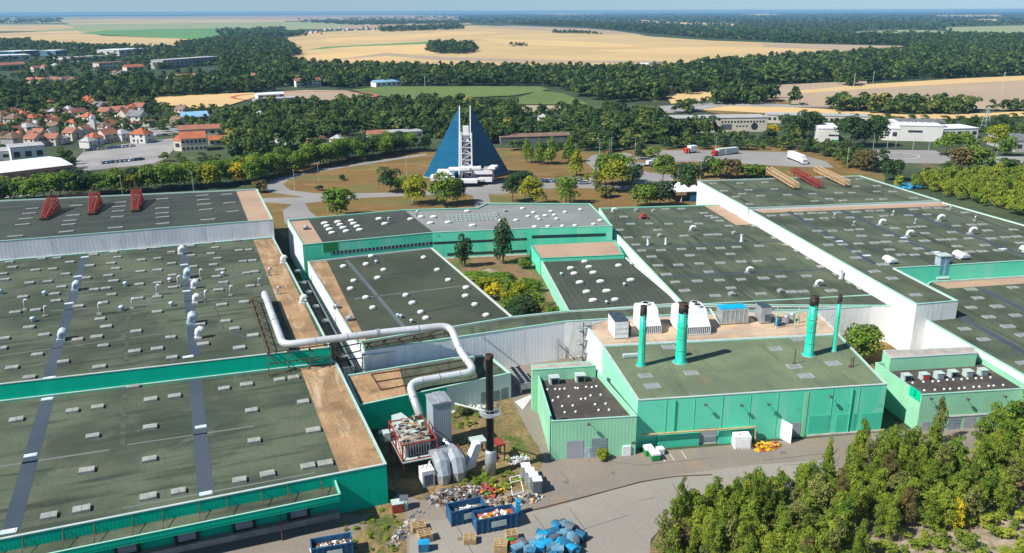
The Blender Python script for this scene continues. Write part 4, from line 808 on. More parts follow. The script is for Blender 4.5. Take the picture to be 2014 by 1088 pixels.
# ------------------------------------------------------------------ chimneys of the boiler house
def chimney(px,ztop,r,label,lean=0):
    b=P(*px,ZG-.25); t=empty('chimney',b,0,label,'chimney',None); H_=ztop-b.z
    mb=MB(); mb.lathe(b,[(r*1.55,0),(r*1.5,.25),(r*1.12,.5),(r*1.06,H_*.5),(r,H_-1.9)],20); mb.build('shaft',M['chim'],t,True)
    mb=MB(); mb.lathe(b,[(r*1.04,H_-1.9),(r*1.04,H_-.4),(r*.95,H_-.35),(r*.95,H_)],20); mb.build('soot_collar',M['soot'],t,True)
    mb=MB(); mb.lathe(b,[(r*1.1,H_-.12),(r*1.1,H_+.05),(r*.8,H_+.05),(r*.8,H_-.05)],20); mb.build('rim',M['rust'],t)
    mb=MB(); mb.lathe(b,[(r*1.7,-.0),(r*1.68,.12)],20); mb.build('base_ring',M['curb'],t)
    for f in (.22,.42,.62): mb=MB(); mb.lathe(b,[(r*1.07,H_*f),(r*1.17,H_*f),(r*1.17,H_*f+.16),(r*1.05,H_*f+.16)],20); mb.build('joint_band',M['chim'],t,True)
    mb=MB()
    for s_ in (-.16,.16): mb.tube([b+Vector((s_,-r*1.3,.3)),b+Vector((s_,-r*1.15,H_-1.5))],.03,4)
    for k in range(int(H_/.5)-3): mb.tube([b+Vector((-.16,-r*1.25,.6+k*.5)),b+Vector((.16,-r*1.25,.6+k*.5))],.025,4)
    mb.build('ladder',M['copmint'],t)
    if r<.7:
        for k in range(3):
            an=k*2.1+.5; mb=MB(); mb.tube([b+Vector((0,0,H_*.75)),b+Vector((6.5*math.cos(an),5*math.sin(an),.1))],.02,3); mb.build('guy_wire',M['louver'],t)
    return t
chimney((1261,719),21.6,.62,'thin green chimney with sooty top at the left of the boiler roof')
chimney((1338,713),21.6,.92,'thick green chimney with dark collar, second from the left on the boiler roof')
chimney((1590,699),21.8,.82,'thick green chimney near the right edge of the boiler roof')
chimney((1640,691),21.4,.40,'thinnest green chimney, rightmost on the boiler roof')
t=empty('pipe_box',P(1240,703,ZG-.24),-AZR,'long pale box duct beside the leftmost green chimney','duct')
mb=MB(); mb.box((0,0,.45),(3.0,.8,.6)); mb.build('duct',M['coping'],t,world=False); mb=MB(); mb.box((-.9,0,.1),(.3,.8,.2)); mb.box((.9,0,.1),(.3,.8,.2)); mb.build('feet',M['rust'],t,world=False)
for x,y,h,lab in ((1562,716,3.2,'thin rusty pole on a rooflight kerb near the thick right chimney'),(1673,722,2.0,'short twin rusty post by the right edge of the boiler roof')):
    b=P(x,y,ZG-.25); mb=MB(); mb.tube([b,b+Vector((0,0,h))],.09,5); mb.box(b+Vector((0,0,.1)),(.7,.7,.2)); 
    if h<3: mb.tube([b+Vector((.5,.2,0)),b+Vector((.5,.2,h))],.12,5)
    tag(mb.build('roof_pole',M['rust']),lab,'pole')

# ------------------------------------------------------------------ cooling plant on the beige deck
def T(px,py): return P(px,py,ZT-.19)
def unit(name,label,px,w_,d_,h_,body='white2',top='darkmetal',cat='cooling unit'):
    t=empty(name,T(*px),-AZR,label,cat)
    mb=MB(); mb.box((0,d_/2,h_/2+.15),(w_,d_,h_)); mb.build('casing',M[body],t,world=False)
    if top: mb=MB(); mb.box((0,d_/2,h_+.22),(w_*.98,d_*.98,.14)); mb.build('top',M[top],t,world=False)
    mb=MB(); mb.box((-w_/2+.2,d_/2,.07),(.3,d_,.14)); mb.box((w_/2-.2,d_/2,.07),(.3,d_,.14)); mb.build('skid',M['louver'],t,world=False)
    return t
t=unit('cooling_unit','white cabinet with black ribbed top, leftmost on the beige plant deck',(1222,667),3.0,5.6,3.7)
for z in (1.3,2.4): mb=MB(); mb.box((0,-.03,z),(2.9,.05,.08)); mb.build('seam',M['coping'],t,world=False)
mb=MB(); mb.box((1.9,2.4,1.2),(.8,3.5,2.4)); mb.build('pump_box',M['louver'],t,world=False)
mb=MB(); mb.tube([(1.7,.4,0),(1.7,.4,3.8)],.12,6); mb.tube([(1.7,1.6,0),(1.7,1.6,4)],.1,6); mb.build('riser_pipe',M['blackp'],t,world=False)
def tower(label,px,w_,d_,h_,nf):
    t=empty('cooling_tower',T(*px),-AZR,label,'cooling tower')
    mb=MB(); x=w_/2
    prof=[(0,.2),(0,1.9),(1.0,2.7),(1.9,2.9),(2.6,h_-.8),(d_-1.0,h_-.3),(d_-.2,h_-.9),(d_,.2)]
    for i in range(len(prof)-1):
        (a0,z0),(a1,z1)=prof[i],prof[i+1]; mb.face([(-x,a0,z0),(x,a0,z0),(x,a1,z1),(-x,a1,z1)])
    mb.face([(-x,a,z) for a,z in prof][::-1]); mb.face([(x,a,z) for a,z in prof])
    mb.build('casing',M['white2'],t,world=False)
    mb=MB(); mb.box((0,-.05,1.0),(w_*.94,.06,1.5)); mb.build('air_inlet',M['louver'],t,world=False)
    mb=MB(); n=int(w_/.42)
    for k in range(n+1): mb.box((-w_/2+w_*k/n,-.12,1.0),(.12,.12,1.7))
    mb.box((0,-.12,.15),(w_,.14,.12)); mb.box((0,-.12,1.85),(w_,.14,.12)); mb.build('slats',M['white2'],t,world=False)
    for k in range(nf):
        fx=(k-(nf-1)/2)*w_/nf
        for yy in ((d_-1.9,) if nf==1 else (d_-1.5,d_-3.2)):
            mb=MB(); mb.lathe((fx,yy,h_-.75),[(1.0,0),(.95,.6),(.95,.75),(.75,.75)],14); mb.build('fan_ring',M['white2'],t,world=False)
            mb=MB(); mb.lathe((fx,yy,h_+.0),[(.72,0),(.7,.03)],14); mb.build('fan_opening',M['dark'],t,world=False)
    return t
tower('white stepped cooling tower partly behind the leftmost green chimney',(1281,657),4.2,7.0,5.4,1)
tower('widest white cooling tower with slatted front, behind the second green chimney',(1368,659),6.4,7.4,5.4,2)
t=unit('cooling_unit','grey latticed cooler with bright blue cover between tower and pipe rack',(1445,638),6.2,3.4,3.3,'metal',None)
mb=MB(); mb.box((-.2,1.8,3.55),(6.0,2.6,.25)); mb.build('blue_cover',M['tarp'],t,world=False)
for k in range(7): mb=MB(); mb.box((-3+k*1.0,-.04,1.8),(.08,.08,3.2)); mb.build('bar',M['coping'],t,world=False)
mb=MB(); mb.tube([(-3.4,0,0),(-4.6,3,2.8)],.14,5); mb.tube([(-3.5,.5,0),(-4.8,3.6,2.8)],.1,5); mb.build('ladder_brace',M['coping'],t,world=False)
t=unit('cooling_unit','narrow grey cabinet with slanted black top left of the pipe rack',(1506,637),2.3,3.6,3.6,'metal','darkmetal')
mb=MB(); mb.box((.3,-.05,1.4),(1.3,.06,1.6)); mb.build('inlet',M['louver'],t,world=False)
t=empty('pipe_rack',T(1545,640),-AZR,'tangle of beige frames and pipes at the right end of the plant deck','pipe rack')
for k,(x,y) in enumerate(((-3,-1.5),(1.2,-1.7),(3.4,1),(-1,2.4),(4.2,-1.2))):
    mb=MB(); mb.tube([(x,y,0),(x,y,3.6)],.1,5); mb.build('post',M['mint'],t,world=False)
for k in range(12):
    x,y,z=random.uniform(-4,4),random.uniform(-1.5,4),random.uniform(.5,3.4); L_=random.uniform(1.5,5); a=random.choice([0,math.pi/2])
    mb=MB(); mb.tube([(x,y,z),(x+L_*math.cos(a)*.6,y+L_*math.sin(a)*.5,z)],random.uniform(.06,.16),6); mb.build('pipe',M[random.choice(['coping','tan','metal','rust'])],t,world=False)
for x,y in ((-1.8,.2),(.6,1.2),(2.6,2.4)): mb=MB(); mb.lathe((x,y,0),[(.7,0),(.7,1.7),(.4,2.0)],12); mb.build('vessel',M['metal' if x>0 else 'bluedark'],t,world=False)
mb=MB(); mb.tube([(-3,-1.6,3.5),(1.2,-1.7,3.5),(4.2,-1.2,3.5)],.09,5); mb.build('rail',M['mint'],t,world=False)
t=empty('deck_railing',T(1300,675),0,'thin pale handrail along the front edge of the plant deck','railing')
mb=MB(); pts=[P(x,y,ZT) for x,y in ((1192,676),(1300,670),(1420,664),(1540,659),(1640,654))]
mb.tube([p+Vector((0,.3,1.0)) for p in pts],.04,4); 
for i in range(20): p=lerp(pts[0],pts[-1],i/19); mb.tube([p+Vector((0,.3,-.3)),p+Vector((0,.3,1))],.03,4)
mb.build('handrail',M['coping'],t)

# ------------------------------------------------------------------ the big white pipeline and its steel
PT=[(520,577,12.6),(557,679,12.6),(745,655,12.6),(886,640,12.6),(904,690,9.4),(936,731,7.2),(803,753,7.2),(826,818,3.6)]
pw=[P(*q) for q in PT]; pw=[pw[0]-BL*0+Vector((0,0,-1.4))]+pw
t=empty('pipeline',pw[3],0,'fat white insulated pipeline bending over the alley and down to the yard plant','pipeline')
mb=MB(); mb.tube(sag(pw,5),.76,14); mb.build('pipe',M['pipe'],t,True)
def ring(a,b,f,r=.88,w_=.35):
    p=lerp(a,b,f); d=(b-a).normalized(); mb=MB(); mb.tube([p-d*w_/2,p+d*w_/2],r,14); mb.build('flange',M['metal'],t)
ring(pw[1],pw[2],.6); ring(pw[1],pw[2],.25,.82,.15); ring(pw[2],pw[3],.33,.82,.15); ring(pw[2],pw[3],.66,.82,.15); ring(pw[5],pw[6],.5,.82,.15); ring(pw[6],pw[7],.25,.82,.15); ring(pw[6],pw[7],.8,.82,.15); ring(pw[3],pw[4],.0); ring(pw[2],pw[3],.98); ring(pw[6],pw[7],.55,.82,.2); ring(pw[7],pw[8],.5,.9,.25); ring(pw[4],pw[5],.9,.84,.2); ring(pw[3],pw[4],.55,.82,.2)
def steel(name,label,segs,m='rust',r=.1,cat='steel frame'):
    mb=MB()
    for s in segs: mb.tube([P(*q) for q in s],r,4)
    return tag(mb.build(name,M[m]),label,cat)
za=Z2+.2
segs=[[(491,586,za),(526,694,za)],[(500,586,za+.9),(534,694,za+.9)]]
for k in range(9):
    f=k/8; x,y=491+35*f,586+108*f; segs.append([(x,y,za),(x+9-1*f,y,za+.9)]); segs.append([(x,y,za),(x+30,y-4,za)])
steel('pipe_ladder','long rusty ladder frame lying on the felt left of the white pipeline',segs)
zb=Z2+1.0; s2=[]
for x0,y0 in ((526,694),(565,689),(608,684),(648,678)):
    s2.append([(x0,y0,zb),(x0+3,y0+44,Z1)]); s2.append([(x0,y0,zb),(x0+22,y0+26,Z1+1.4)])
s2+= [[(526,694,zb),(650,677,zb)],[(530,716,Z1+2),(652,699,Z1+2)],[(529,738,Z1+.1),(575,730,Z1+.1)],[(590,714,Z1+1.5),(655,702,Z1+1.5)]]
steel('step_gantry','rusty gantry stepping down the teal wall below the pipeline',s2,'rust',.11)
s3=[[(663,726,3.6),(663,684,10.2)],[(709,706,5.3),(709,675,10.2)],[(663,684,10.2),(709,675,10.2)],[(656,680,10.2),(663,684,10.2)],[(663,700,8),(709,690,8)],[(655,712,7),(712,704,7)],[(680,704,7),(693,730,5.5)],[(697,702,7),(712,728,5.5)],[(664,706,7),(676,732,5.5)]]
steel('alley_gantry','dark steel gantry spanning the alley under the pipeline',s3,'blackp',.14)
s4=[[(716,684,9.3),(886,654,9.3)],[(716,676,9.9),(886,646,9.9)]]
for k in range(6):
    x=722+k*30; y=684-k*5.2; s4+= [[(x,y,9.0),(x+2,y-7,10.6)],[(x+2,y-7,10.6),(x+12,y+1,9.0)],[(x-2,y-9,10.4),(x+8,y-8,10.4)]]
steel('pipe_supports','row of rusty tee supports on the gallery roof beneath the pipeline',s4,'rust',.12)

# ------------------------------------------------------------------ abandoned plant in the yard
b=P(872,886,0); t=empty('filter_tower',b,-AZL,'tall grey corrugated box tower standing in the yard','filter tower')
M['siloside']=mat('grey_blue_corrugated',(.30,.34,.38),(.34,.38,.42),scale=.3,rough=.6,rib=.35,az=gl,ribd=.25)
mb=MB(); mb.box((0,2.2,4.9),(3.3,4.2,8.6)); mb.build('casing',M['siloside'],t,world=False)
mb=MB(); mb.box((0,2.2,9.32),(3.6,4.5,.25)); mb.box((.3,2.2,9.5),(1.6,4.5,.12)); mb.build('top',M['metal'],t,world=False)
for x,y in ((-1.4,.3),(1.4,.3),(-1.4,4.1),(1.4,4.1)): mb=MB(); mb.box((x,y,.3),(.3,.3,.6)); mb.build('leg',M['rust'],t,world=False)
mb=MB(); mb.tube([(.3,.3,1.8),(1.5,-2.5,.9)],.55,8); mb.build('outlet_duct',M['metal'],t,world=False)
c=P(812,862,4.6); b=Vector((c.x,c.y,0)); t=empty('heat_exchanger',b,-AZL,'white and rusty heat exchanger in a red steel frame beside the teal hall','heat exchanger')
fr=MB()
for x in (-3,3):
    for y in (-4.6,0,4.6): fr.tube([(x,y,0),(x,y,6.3)],.16,4)
    for z in (3.1,6.1): fr.tube([(x,-4.6,z),(x,4.6,z)],.13,4)
    fr.tube([(x,-4.6,3.1),(x,0,6.3)],.1,4); fr.tube([(x,0,6.3),(x,4.6,3.1)],.1,4)
for y in (-4.6,4.6):
    for z in (3.1,6.1): fr.tube([(-3,y,z),(3,y,z)],.13,4)
fr.build('red_frame',M['red'],t,world=False)
mb=MB(); mb.box((0,0,2.95),(6.6,9.8,.2)); mb.build('platform',M['coping'],t,world=False)
mb=MB(); mb.box((0,.3,4.5),(4.4,7.4,2.6)); mb.build('casing',M['concrete'],t,world=False)
mb=MB(); mb.box((0,-3.5,4.4),(4.0,.3,2.2)); mb.build('inlet',M['glass'],t,world=False)
mb=MB()
for k in range(9): mb.box((-1.9+k*.47,-3.7,4.4),(.07,.12,2.0))
mb.build('inlet_slats',M['metal'],t,world=False)
for k in range(34):
    mb=MB(); x,y=random.uniform(-1.9,1.9),random.uniform(-3.2,3.8); mb.tube([(x-random.uniform(.2,1),y,5.9+random.uniform(0,.5)),(x+random.uniform(.2,1),y+random.uniform(-.4,.4),5.9+random.uniform(0,.5))],random.uniform(.08,.2),6); mb.build('top_pipe',M[random.choice(['tan','rust','coping','scrap'])],t,world=False)
for k in range(26):
    mb=MB(); x,y=random.uniform(-2.8,2.8),random.uniform(-3.2,5.5); mb.box((x,y,5.9+random.uniform(0,.4)),(random.uniform(.2,.9),random.uniform(.2,.9),random.uniform(.2,.7)),random.uniform(0,1)); mb.build('top_fitting',M[random.choice(['scrap','concrete','coping','rust'])],t,world=False)
mb=MB(); mb.box((-3.8,3.8,4.0),(1.1,1.6,1.6)); mb.build('motor',M['coping'],t,world=False)
mb=MB(); mb.tube([(2.2,-3.8,2.8),(-.9,-8.6,.3)],.2,4); mb.build('ramp_beam',M['coping'],t,world=False)
mb=MB(); mb.box((-.3,6.9,4.4),(2.0,3.6,1.9),0.25); mb.build('intake_box',M['coping'],t,world=False)
mb=MB(); mb.tube([(-4.8,5.6,3.8),(0,5.4,3.8)],.38,8); mb.build('cross_duct',M['pipe'],t,world=False)
b=P(888,947,0); t=empty('fan_duct',b,-AZL,'rounded silver ducting of the old extraction fan beside the black chimney','ducting')
mb=MB()
for x in (-1.3,1.35): mb.tube([(x,.2,.2),(x,.1,1.6),(x,.9,3.2),(x,2.6,3.6),(x,4.0,3.2)],[1.15,1.3,1.35,1.3,1.1],8)
mb.build('duct',M['metal'],t,False,world=False)
mb=MB(); mb.box((-4.0,.8,1.5),(2.1,2.2,3.0)); mb.build('fan_box',M['white2'],t,world=False); mb=MB(); mb.box((-4,-.33,1.3),(1.5,.06,2.0)); mb.build('grille',M['louver'],t,world=False)
for k in range(5):
    mb=MB(); mb.lathe((-4.7+k*.36,1.0+(k%2)*.5,3.02),[(.15,0),(.14,.04)],8); mb.build('port',M['dark'],t,world=False)
mb=MB(); mb.box((-.2,3.4,3.9),(4.6,2.2,.8),.2); mb.build('header',M['metal'],t,world=False)
mb=MB(); mb.tube([(2.7,.6,0),(2.4,3.8,4.6)],.13,4); mb.tube([(2.7,.6,2.0),(2.9,2.8,2)],.1,4); mb.build('brace',M['red'],t,world=False)
mb=MB(); a0,a1=Vector((3.2,2.6,.4)),Vector((6.2,4.4,3.8))
mb.face([(2.9,1.6,.2),(5.2,2.6,.2),(6.5,3.4,4.0),(5.4,3.0,4.2)]); mb.face([(2.9,3.6,.2),(5.4,4.6,4.2),(6.5,4.8,4.0),(5.2,4.2,.2)]); mb.face([(2.9,1.6,.2),(5.4,3.0,4.2),(5.4,4.6,4.2),(2.9,3.6,.2)]); mb.face([(5.2,2.6,.2),(5.2,4.2,.2),(6.5,4.8,4.0),(6.5,3.4,4.0)]); mb.face([(5.4,3.0,4.2),(6.5,3.4,4.0),(6.5,4.8,4.0),(5.4,4.6,4.2)])
mb.build('white_hopper',M['white2'],t,world=False)
b=P(965,932,0); t=empty('black_chimney',b,0,'tall black chimney with round platform rising from the yard','chimney')
mb=MB(); mb.lathe(b,[(.95,0),(.95,4.2),(.72,4.6)],16); mb.build('silver_base',M['metal'],t,True)
mb=MB(); mb.lathe(b,[(.64,4.5),(.62,21.3),(.68,21.35),(.68,21.8)],16); mb.build('shaft',M['blackp'],t,True)
mb=MB(); mb.lathe(b,[(.72,21.3),(.72,21.9),(.5,21.9),(.5,21.6)],16); mb.build('rusty_rim',M['rust'],t)
mb=MB(); mb.lathe(b,[(.64,11.3),(1.75,11.3),(1.75,11.42),(.64,11.42)],18); mb.build('platform',M['metal'],t)
mb=MB()
for z in (12.0,12.6):
    pts=[b+Vector((1.72*math.cos(a),1.72*math.sin(a),z)) for a in np.linspace(0,2*math.pi,17)]; mb.tube(pts,.035,4)
for a in np.linspace(0,2*math.pi,9)[:-1]: mb.tube([b+Vector((1.72*math.cos(a),1.72*math.sin(a),11.4)),b+Vector((1.72*math.cos(a),1.72*math.sin(a),12.6))],.035,4)
mb.build('railing',M['coping'],t)
mb=MB()
for sx in (-.2,.2): mb.tube([b+Vector((sx,.8,2)),b+Vector((sx,.8,21))],.03,4)
for k in range(36): mb.tube([b+Vector((-.2,.8,2+k*.5)),b+Vector((.2,.8,2+k*.5))],.025,4)
mb.build('ladder',M['blackp'],t)
mb=MB(); mb.tube([b+Vector((-6,3.2,11.6)),b+Vector((-.9,.4,11.6))],.16,6); mb.build('side_pipe',M['pipe'],t)
def table(label,px,w_,d_,h_,m):
    t=empty('steel_stand',P(*px,0),-AZL,label,'steel stand'); mb=MB(); mb.box((0,0,h_),(w_,d_,.35)); mb.build('deck',M[m],t,world=False)
    for x in (-w_/2+.1,w_/2-.1):
        for y in (-d_/2+.1,d_/2-.1): mb=MB(); mb.box((x,y,h_/2),(.2,.2,h_)); mb.build('leg',M['rust'],t,world=False)
table('rusty legged stand with pale deck left of the black chimney',(940,895),2.6,2.4,3.0,'coping'); table('rusty legged stand right of the black chimney',(981,902),1.6,2.4,3.2,'red')
# spiral stair, steel stair, chiller between the annexes
b=P(1146,714,0); t=empty('spiral_stair',b,0,'pale spiral stair against the white wall behind the small annex','stair')
mb=MB(); mb.tube([b,b+Vector((0,0,9.6))],.14,8); mb.build('post',M['louver'],t)
mb=MB()
for k in range(46):
    a=k*.41; z=.2+k*.2; p0=b+Vector((0,0,z)); r_=1.35
    mb.face([p0,p0+Vector((r_*math.cos(a),r_*math.sin(a),0)),p0+Vector((r_*math.cos(a+.5),r_*math.sin(a+.5),0))]); mb.face([p0+Vector((0,0,-.05)),p0+Vector((r_*math.cos(a+.5),r_*math.sin(a+.5),-.05)),p0+Vector((r_*math.cos(a),r_*math.sin(a),-.05))])
mb.build('treads',M['coping'],t)
mb=MB()
for dz in (.5,1.0): mb.tube([b+Vector((1.36*math.cos(k*.205),1.36*math.sin(k*.205),.2+k*.1+dz)) for k in range(92)],.05,4)
for k in range(46): a=k*.41; q=b+Vector((1.36*math.cos(a),1.36*math.sin(a),.2+k*.2)); mb.tube([q,q+Vector((0,0,1))],.03,4)
mb.build('handrail',M['metal'],t)
mb=MB()
for sx,sy in ((-.2,-1.6),(1.5,-1.6)): mb.tube([b+Vector((sx,sy,0)),b+Vector((sx,sy,10.2))],.1,4)
for z in (3,6,9.4): mb.tube([b+Vector((-.2,-1.6,z)),b+Vector((1.5,-1.6,z))],.1,4)
mb.build('frame',M['louver'],t)
b=P(1098,712,0); t=empty('steel_stair',b,-AZR,'grey steel stair with zigzag rails against the gallery wall','stair')
mb=MB()
for s in (0,.9): mb.tube([(0,s,4.2),(2.4,s,1.6)],.1,4); mb.tube([(0,s,0),(0,s,5.2)],.1,4); mb.tube([(0,s,5.2),(2.4,s,2.6)],.05,4); mb.tube([(2.4,s,0),(2.4,s,2.6)],.1,4)
mb.build('frame',M['metal'],t,world=False); mb=MB()
for k in range(9): mb.box((.15+k*.27,.45,4.1-k*.29),(.27,.9,.04))
mb.build('treads',M['louver'],t,world=False)
b=P(1036,772,0); t=empty('chiller_bank',b,-AZL*.8,'long chiller bank with two rows of black fans between the annexes','chiller')
mb=MB(); mb.box((0,4.2,1.5),(2.6,8.6,1.4)); mb.build('casing',M['metal'],t,world=False)
for i in range(2):
    for k in range(8): mb=MB(); mb.lathe((-.62+i*1.24,.6+k*1.04,2.2),[(.5,0),(.48,.12),(.3,.12)],10); mb.build('fan',M['dark'],t,world=False)
for x in (-1.2,1.2):
    for y in (.1,4.2,8.3): mb=MB(); mb.box((x,y,.4),(.2,.2,.8)); mb.build('leg',M['white2'],t,world=False)
sheet('white_ramp',[(1012,790),(1044,776),(1046,782),(1028,806)],'line',.05)
# small steel racks by the gallery wall
steel('wall_ladder','pair of thin pale ladders against the gallery wall right of the pipeline shadow',[[(946,690,3),(947,655,9.6)],[(951,690,3),(952,655,9.6)],[(974,712,0),(975,683,5.0)],[(981,712,0),(982,684,5.0)],[(988,716,0),(989,695,3.2)]],'metal',.09,'ladder')
# ------------------------------------------------------------------ things standing about the yard
def rz(a,b): return math.atan2(b[1]-a[1],b[0]-a[0])
def mkskip(label,pa,pb):
    a,b=P(*pa,0),P(*pb,0); ang=rz(a,b); c=(a+b)/2; nrm=Vector((-math.sin(ang),math.cos(ang),0)); c=c+nrm*1.2
    t=empty('waste_skip',c,ang,label,'skip','blue waste skips in the yard'); L_=(b-a).length; x,y,h=L_/2,1.25,2.3
    mb=MB(); th=.1
    mb.box((0,0,.2),(L_*.94,2.3,.14)); 
    for s in (-1,1): 
        mb.box((0,s*(y-.05),h/2+.15),(L_,th,h)); mb.box((s*(x-.05),0,h/2+.15),(th,2*y-.1,h))
    mb.build('tub',M['skipblue'],t,world=False)
    mb=MB()
    for s in (-1,1): mb.box((0,s*y,h+.18),(L_+.15,.18,.16)); mb.box((s*x,0,h+.18),(.18,2*y,.16))
    n=int(L_/.8)
    for k in range(n+1):
        for s in (-1,1): mb.box((-x+L_*k/n,s*(y+.06),h/2+.1),(.12,.12,h))
    mb.build('ribs',M['skipblue'],t,world=False)
    mb=MB(); mb.box((.3,-y-.15,1.35),(L_*.38,.05,.95)); mb.build('white_sign',M['coping'],t,world=False)
    for s in (-1,1): mb=MB(); mb.box((s*(x-.9),0,.1),(.3,2.0,.2)); mb.build('skid',M['blackp'],t,world=False)
    return t,c,ang,L_
def heap(name,label,c,ang,rx,ry,h,n,mats,z0=0,size=(.3,1.1),cat=None,flat=.35):
    """a heap nobody could count: jumbled plates, bars and lumps, one object"""
    mb=MB()
    n=int(n*1.7)
    for k in range(n):
        r_=math.sqrt(random.random()); a=random.uniform(0,6.283); x,y=r_*rx*math.cos(a),r_*ry*math.sin(a); z=z0+max(.05,(1-r_)*h*random.uniform(.6,1))
        q=(c[0]+x*math.cos(ang)-y*math.sin(ang), c[1]+x*math.sin(ang)+y*math.cos(ang), z)
        s=random.uniform(*size)*.85; tl=Matrix.Rotation(random.uniform(-.6,.6),3,'X')@Matrix.Rotation(random.uniform(-.6,.6),3,'Y')
        mb.box(q,(s,s*random.uniform(.2,.9),s*random.uniform(.08,flat)),random.uniform(0,3.1),random.randrange(len(mats)),tilt=tl)
    # body under it
    o=mb.build(name,[M[m] for m in mats],None,loc=(c[0],c[1],0)); return tag(o,label,cat,None,'stuff')
s1=mkskip('blue skip with dark scrap, left of the pair in the yard',(888,1036),(956,1021)); heap('scrap','dark scrap filling the left skip',s1[1],s1[2],2.6,1.0,.5,60,['scrap','louver','white2','wood'],1.3)
s2_=mkskip('blue skip heaped with red and yellow scrap, right of the pair',(938,1052),(1016,1037)); heap('scrap','red and pale scrap heaped in the right skip',s2_[1],s2_[2],2.8,1.0,.9,80,['scrapred','white2','red','yellowp','coping'],1.7)
s3_=mkskip('blue skip with brown timber near the loading bay, at the bottom edge',(615,1110),(695,1096)); heap('scrap','brown timber scrap in the skip at the bottom edge',s3_[1],s3_[2],2.9,1.0,.6,60,['wood','scrap','rust','white2'],1.5)
# heap fillers: solid fill under the loose pieces
for (t_,c_,a_,L_),m,z in ((s1,'scrap',1.35),(s2_,'scrapred',1.8),(s3_,'rust',1.6)):
    mb=MB(); mb.box((0,0,z/2+.1),(L_*.95,2.25,z)); mb.build('load',M[m],t_,world=False)
heap('rubble','grey heap of broken scrap metal in front of the extraction fan',P(905,975),.3,6.0,2.6,1.4,230,['scrap','louver','concrete','scrap','rust'],0,(.3,1.2),None)
heap('rubble','red and yellow junk beside the weeds right of the rubble',P(958,968),.2,2.8,1.9,1.3,60,['scrapred','red','yellowp','rust','greenp'],0,(.4,1.3))
heap('rubble','pale boards and white scrap behind the right skip',P(1000,990),.2,4.0,1.5,.8,90,['white2','scrap','wood','concrete','scrap','rust','louver'],0,(.3,1.4))
heap('rubble','brown and pale odds and ends right of the weeds',P(1040,980),.2,2.5,1.3,.7,50,['rust','wood','white2','bluegrey'],0,(.3,1.0))
heap('rubble','scattered grey slabs by the left pallets',P(800,1040),1.2,5.5,1.3,.3,60,['concrete','scrap','louver'],0,(.25,.9))
heap('rubble','small pile of pale stones by the weeds of the black chimney',P(1018,905),.2,2.2,1.6,.6,70,['coping','white2','concrete'],0,(.25,.7))
heap('rubble','white rubble under the pale wall of the yard annex',P(925,805),.3,4.5,1.4,.7,70,['coping','white2','wood'],0,(.3,.9))
def pallets(label,px,n,m='wood',w_=1.25,d_=1.0):
    t=empty('pallet_stack',P(*px,0),random.uniform(-.4,.4),label,'pallet stack','pallet stacks in the yard')
    for k in range(n):
        mb=MB(); z=k*.17
        for i in range(5): mb.box((0,-d_/2+d_*i/4,z+.15),(w_,.16,.03))
        for i in range(3): mb.box((-w_/2+.08+(w_-.16)*i/2,0,z+.07),(.12,d_,.12))
        mb.build('pallet',M[m],t,world=False)
pallets('stack of pale pallets left of the skips, upper of two',(823,1042),6,w_=2.2,d_=1.6); pallets('stack of pale pallets left of the skips, lower of two',(836,1062),8,w_=2.1,d_=1.6)
pallets('low pallet stack alone in front of the left skip',(924,1066),6,w_=1.9,d_=1.5); pallets('pallet stack nearest the blue bins',(1006,1062),8,w_=1.8,d_=1.5); pallets('pallet stack at the bottom edge left of the blue bins',(985,1082),8,w_=2.0,d_=1.6)
def cabinet(label,px,w_,d_,h_,m,top,ang=.1,cat='cabinet',group=None,name='cabinet'):
    t=empty(name,P(*px,0),ang,label,cat,group)
    mb=MB(); mb.box((0,0,h_/2),(w_,d_,h_)); mb.build('body',M[m],t,world=False)
    mb=MB(); mb.box((0,0,h_+.06),(w_+.06,d_+.06,.12)); mb.build('top',M[top],t,world=False)
    mb=MB(); mb.box((0,-d_/2-.03,h_*.5),(w_*.8,.05,h_*.75)); mb.build('door',M[m],t,world=False); return t
for i,(x,y) in enumerate(((1034,940),(1042,950),(1049,959),(1056,968))):
    cabinet('tall white metal cabinet in the row of four, %s from the back'%ORD[i],(x,y),1.5,1.5,2.4,'metal' if i<3 else 'louver','white2',.15,'cabinet','white cabinets in a row by the weeds')
cabinet('bright blue upright crate behind the right skip',(1019,1010),.7,.9,2.2,'blue','blue',.1,'crate',None,'blue_crate')
cabinet('dented red and grey bin by the scrub strip near the teal corner',(782,1004),1.8,1.6,1.5,'red','coping',.3,'bin',None,'red_bin')
cabinet('grey bin with open top beside the dented red bin',(795,1000),1.3,1.4,1.9,'coping','louver',.1,'bin',None,'grey_bin')
cabinet('small blue tank standing alone left of the blue bins',(834,1082),1.6,1.3,1.3,'bluedark','blue',.1,'tank',None,'blue_tank')
t=cabinet('white ribbed water tank in front of the boiler house',(1457,878),2.9,2.2,2.3,'white2','white2',0,'tank',None,'white_tank')
mb=MB(); mb.lathe((-.6,0,2.4),[(.3,0),(.28,.3),(.1,.35)],8); mb.build('cap',M['white2'],t,world=False)
for k in range(5): mb=MB(); mb.box((-1.2+k*.6,-1.14,1.1),(.08,.06,2.0)); mb.build('rib',M['white2'],t,world=False)
for lab,x,y in (('green and white cart nearest the annex corner',1275,893),('green and white cart standing in front of the other one',1287,903)):
    t=empty('rubbish_cart',P(x,y,0),.2,lab,'cart','green and white carts by the annex')
    mb=MB(); mb.box((0,0,.65),(1.5,1.7,1.0)); mb.build('body',M['greenp'],t,world=False)
    mb=MB(); mb.box((0,0,1.3),(1.6,1.8,.35)); mb.build('lid',M['white2'],t,world=False)
    for sx in (-.6,.6):
        for sy in (-.6,.6): mb=MB(); mb.box((sx,sy,.1),(.12,.3,.22)); mb.build('wheel',M['blackp'],t,world=False)
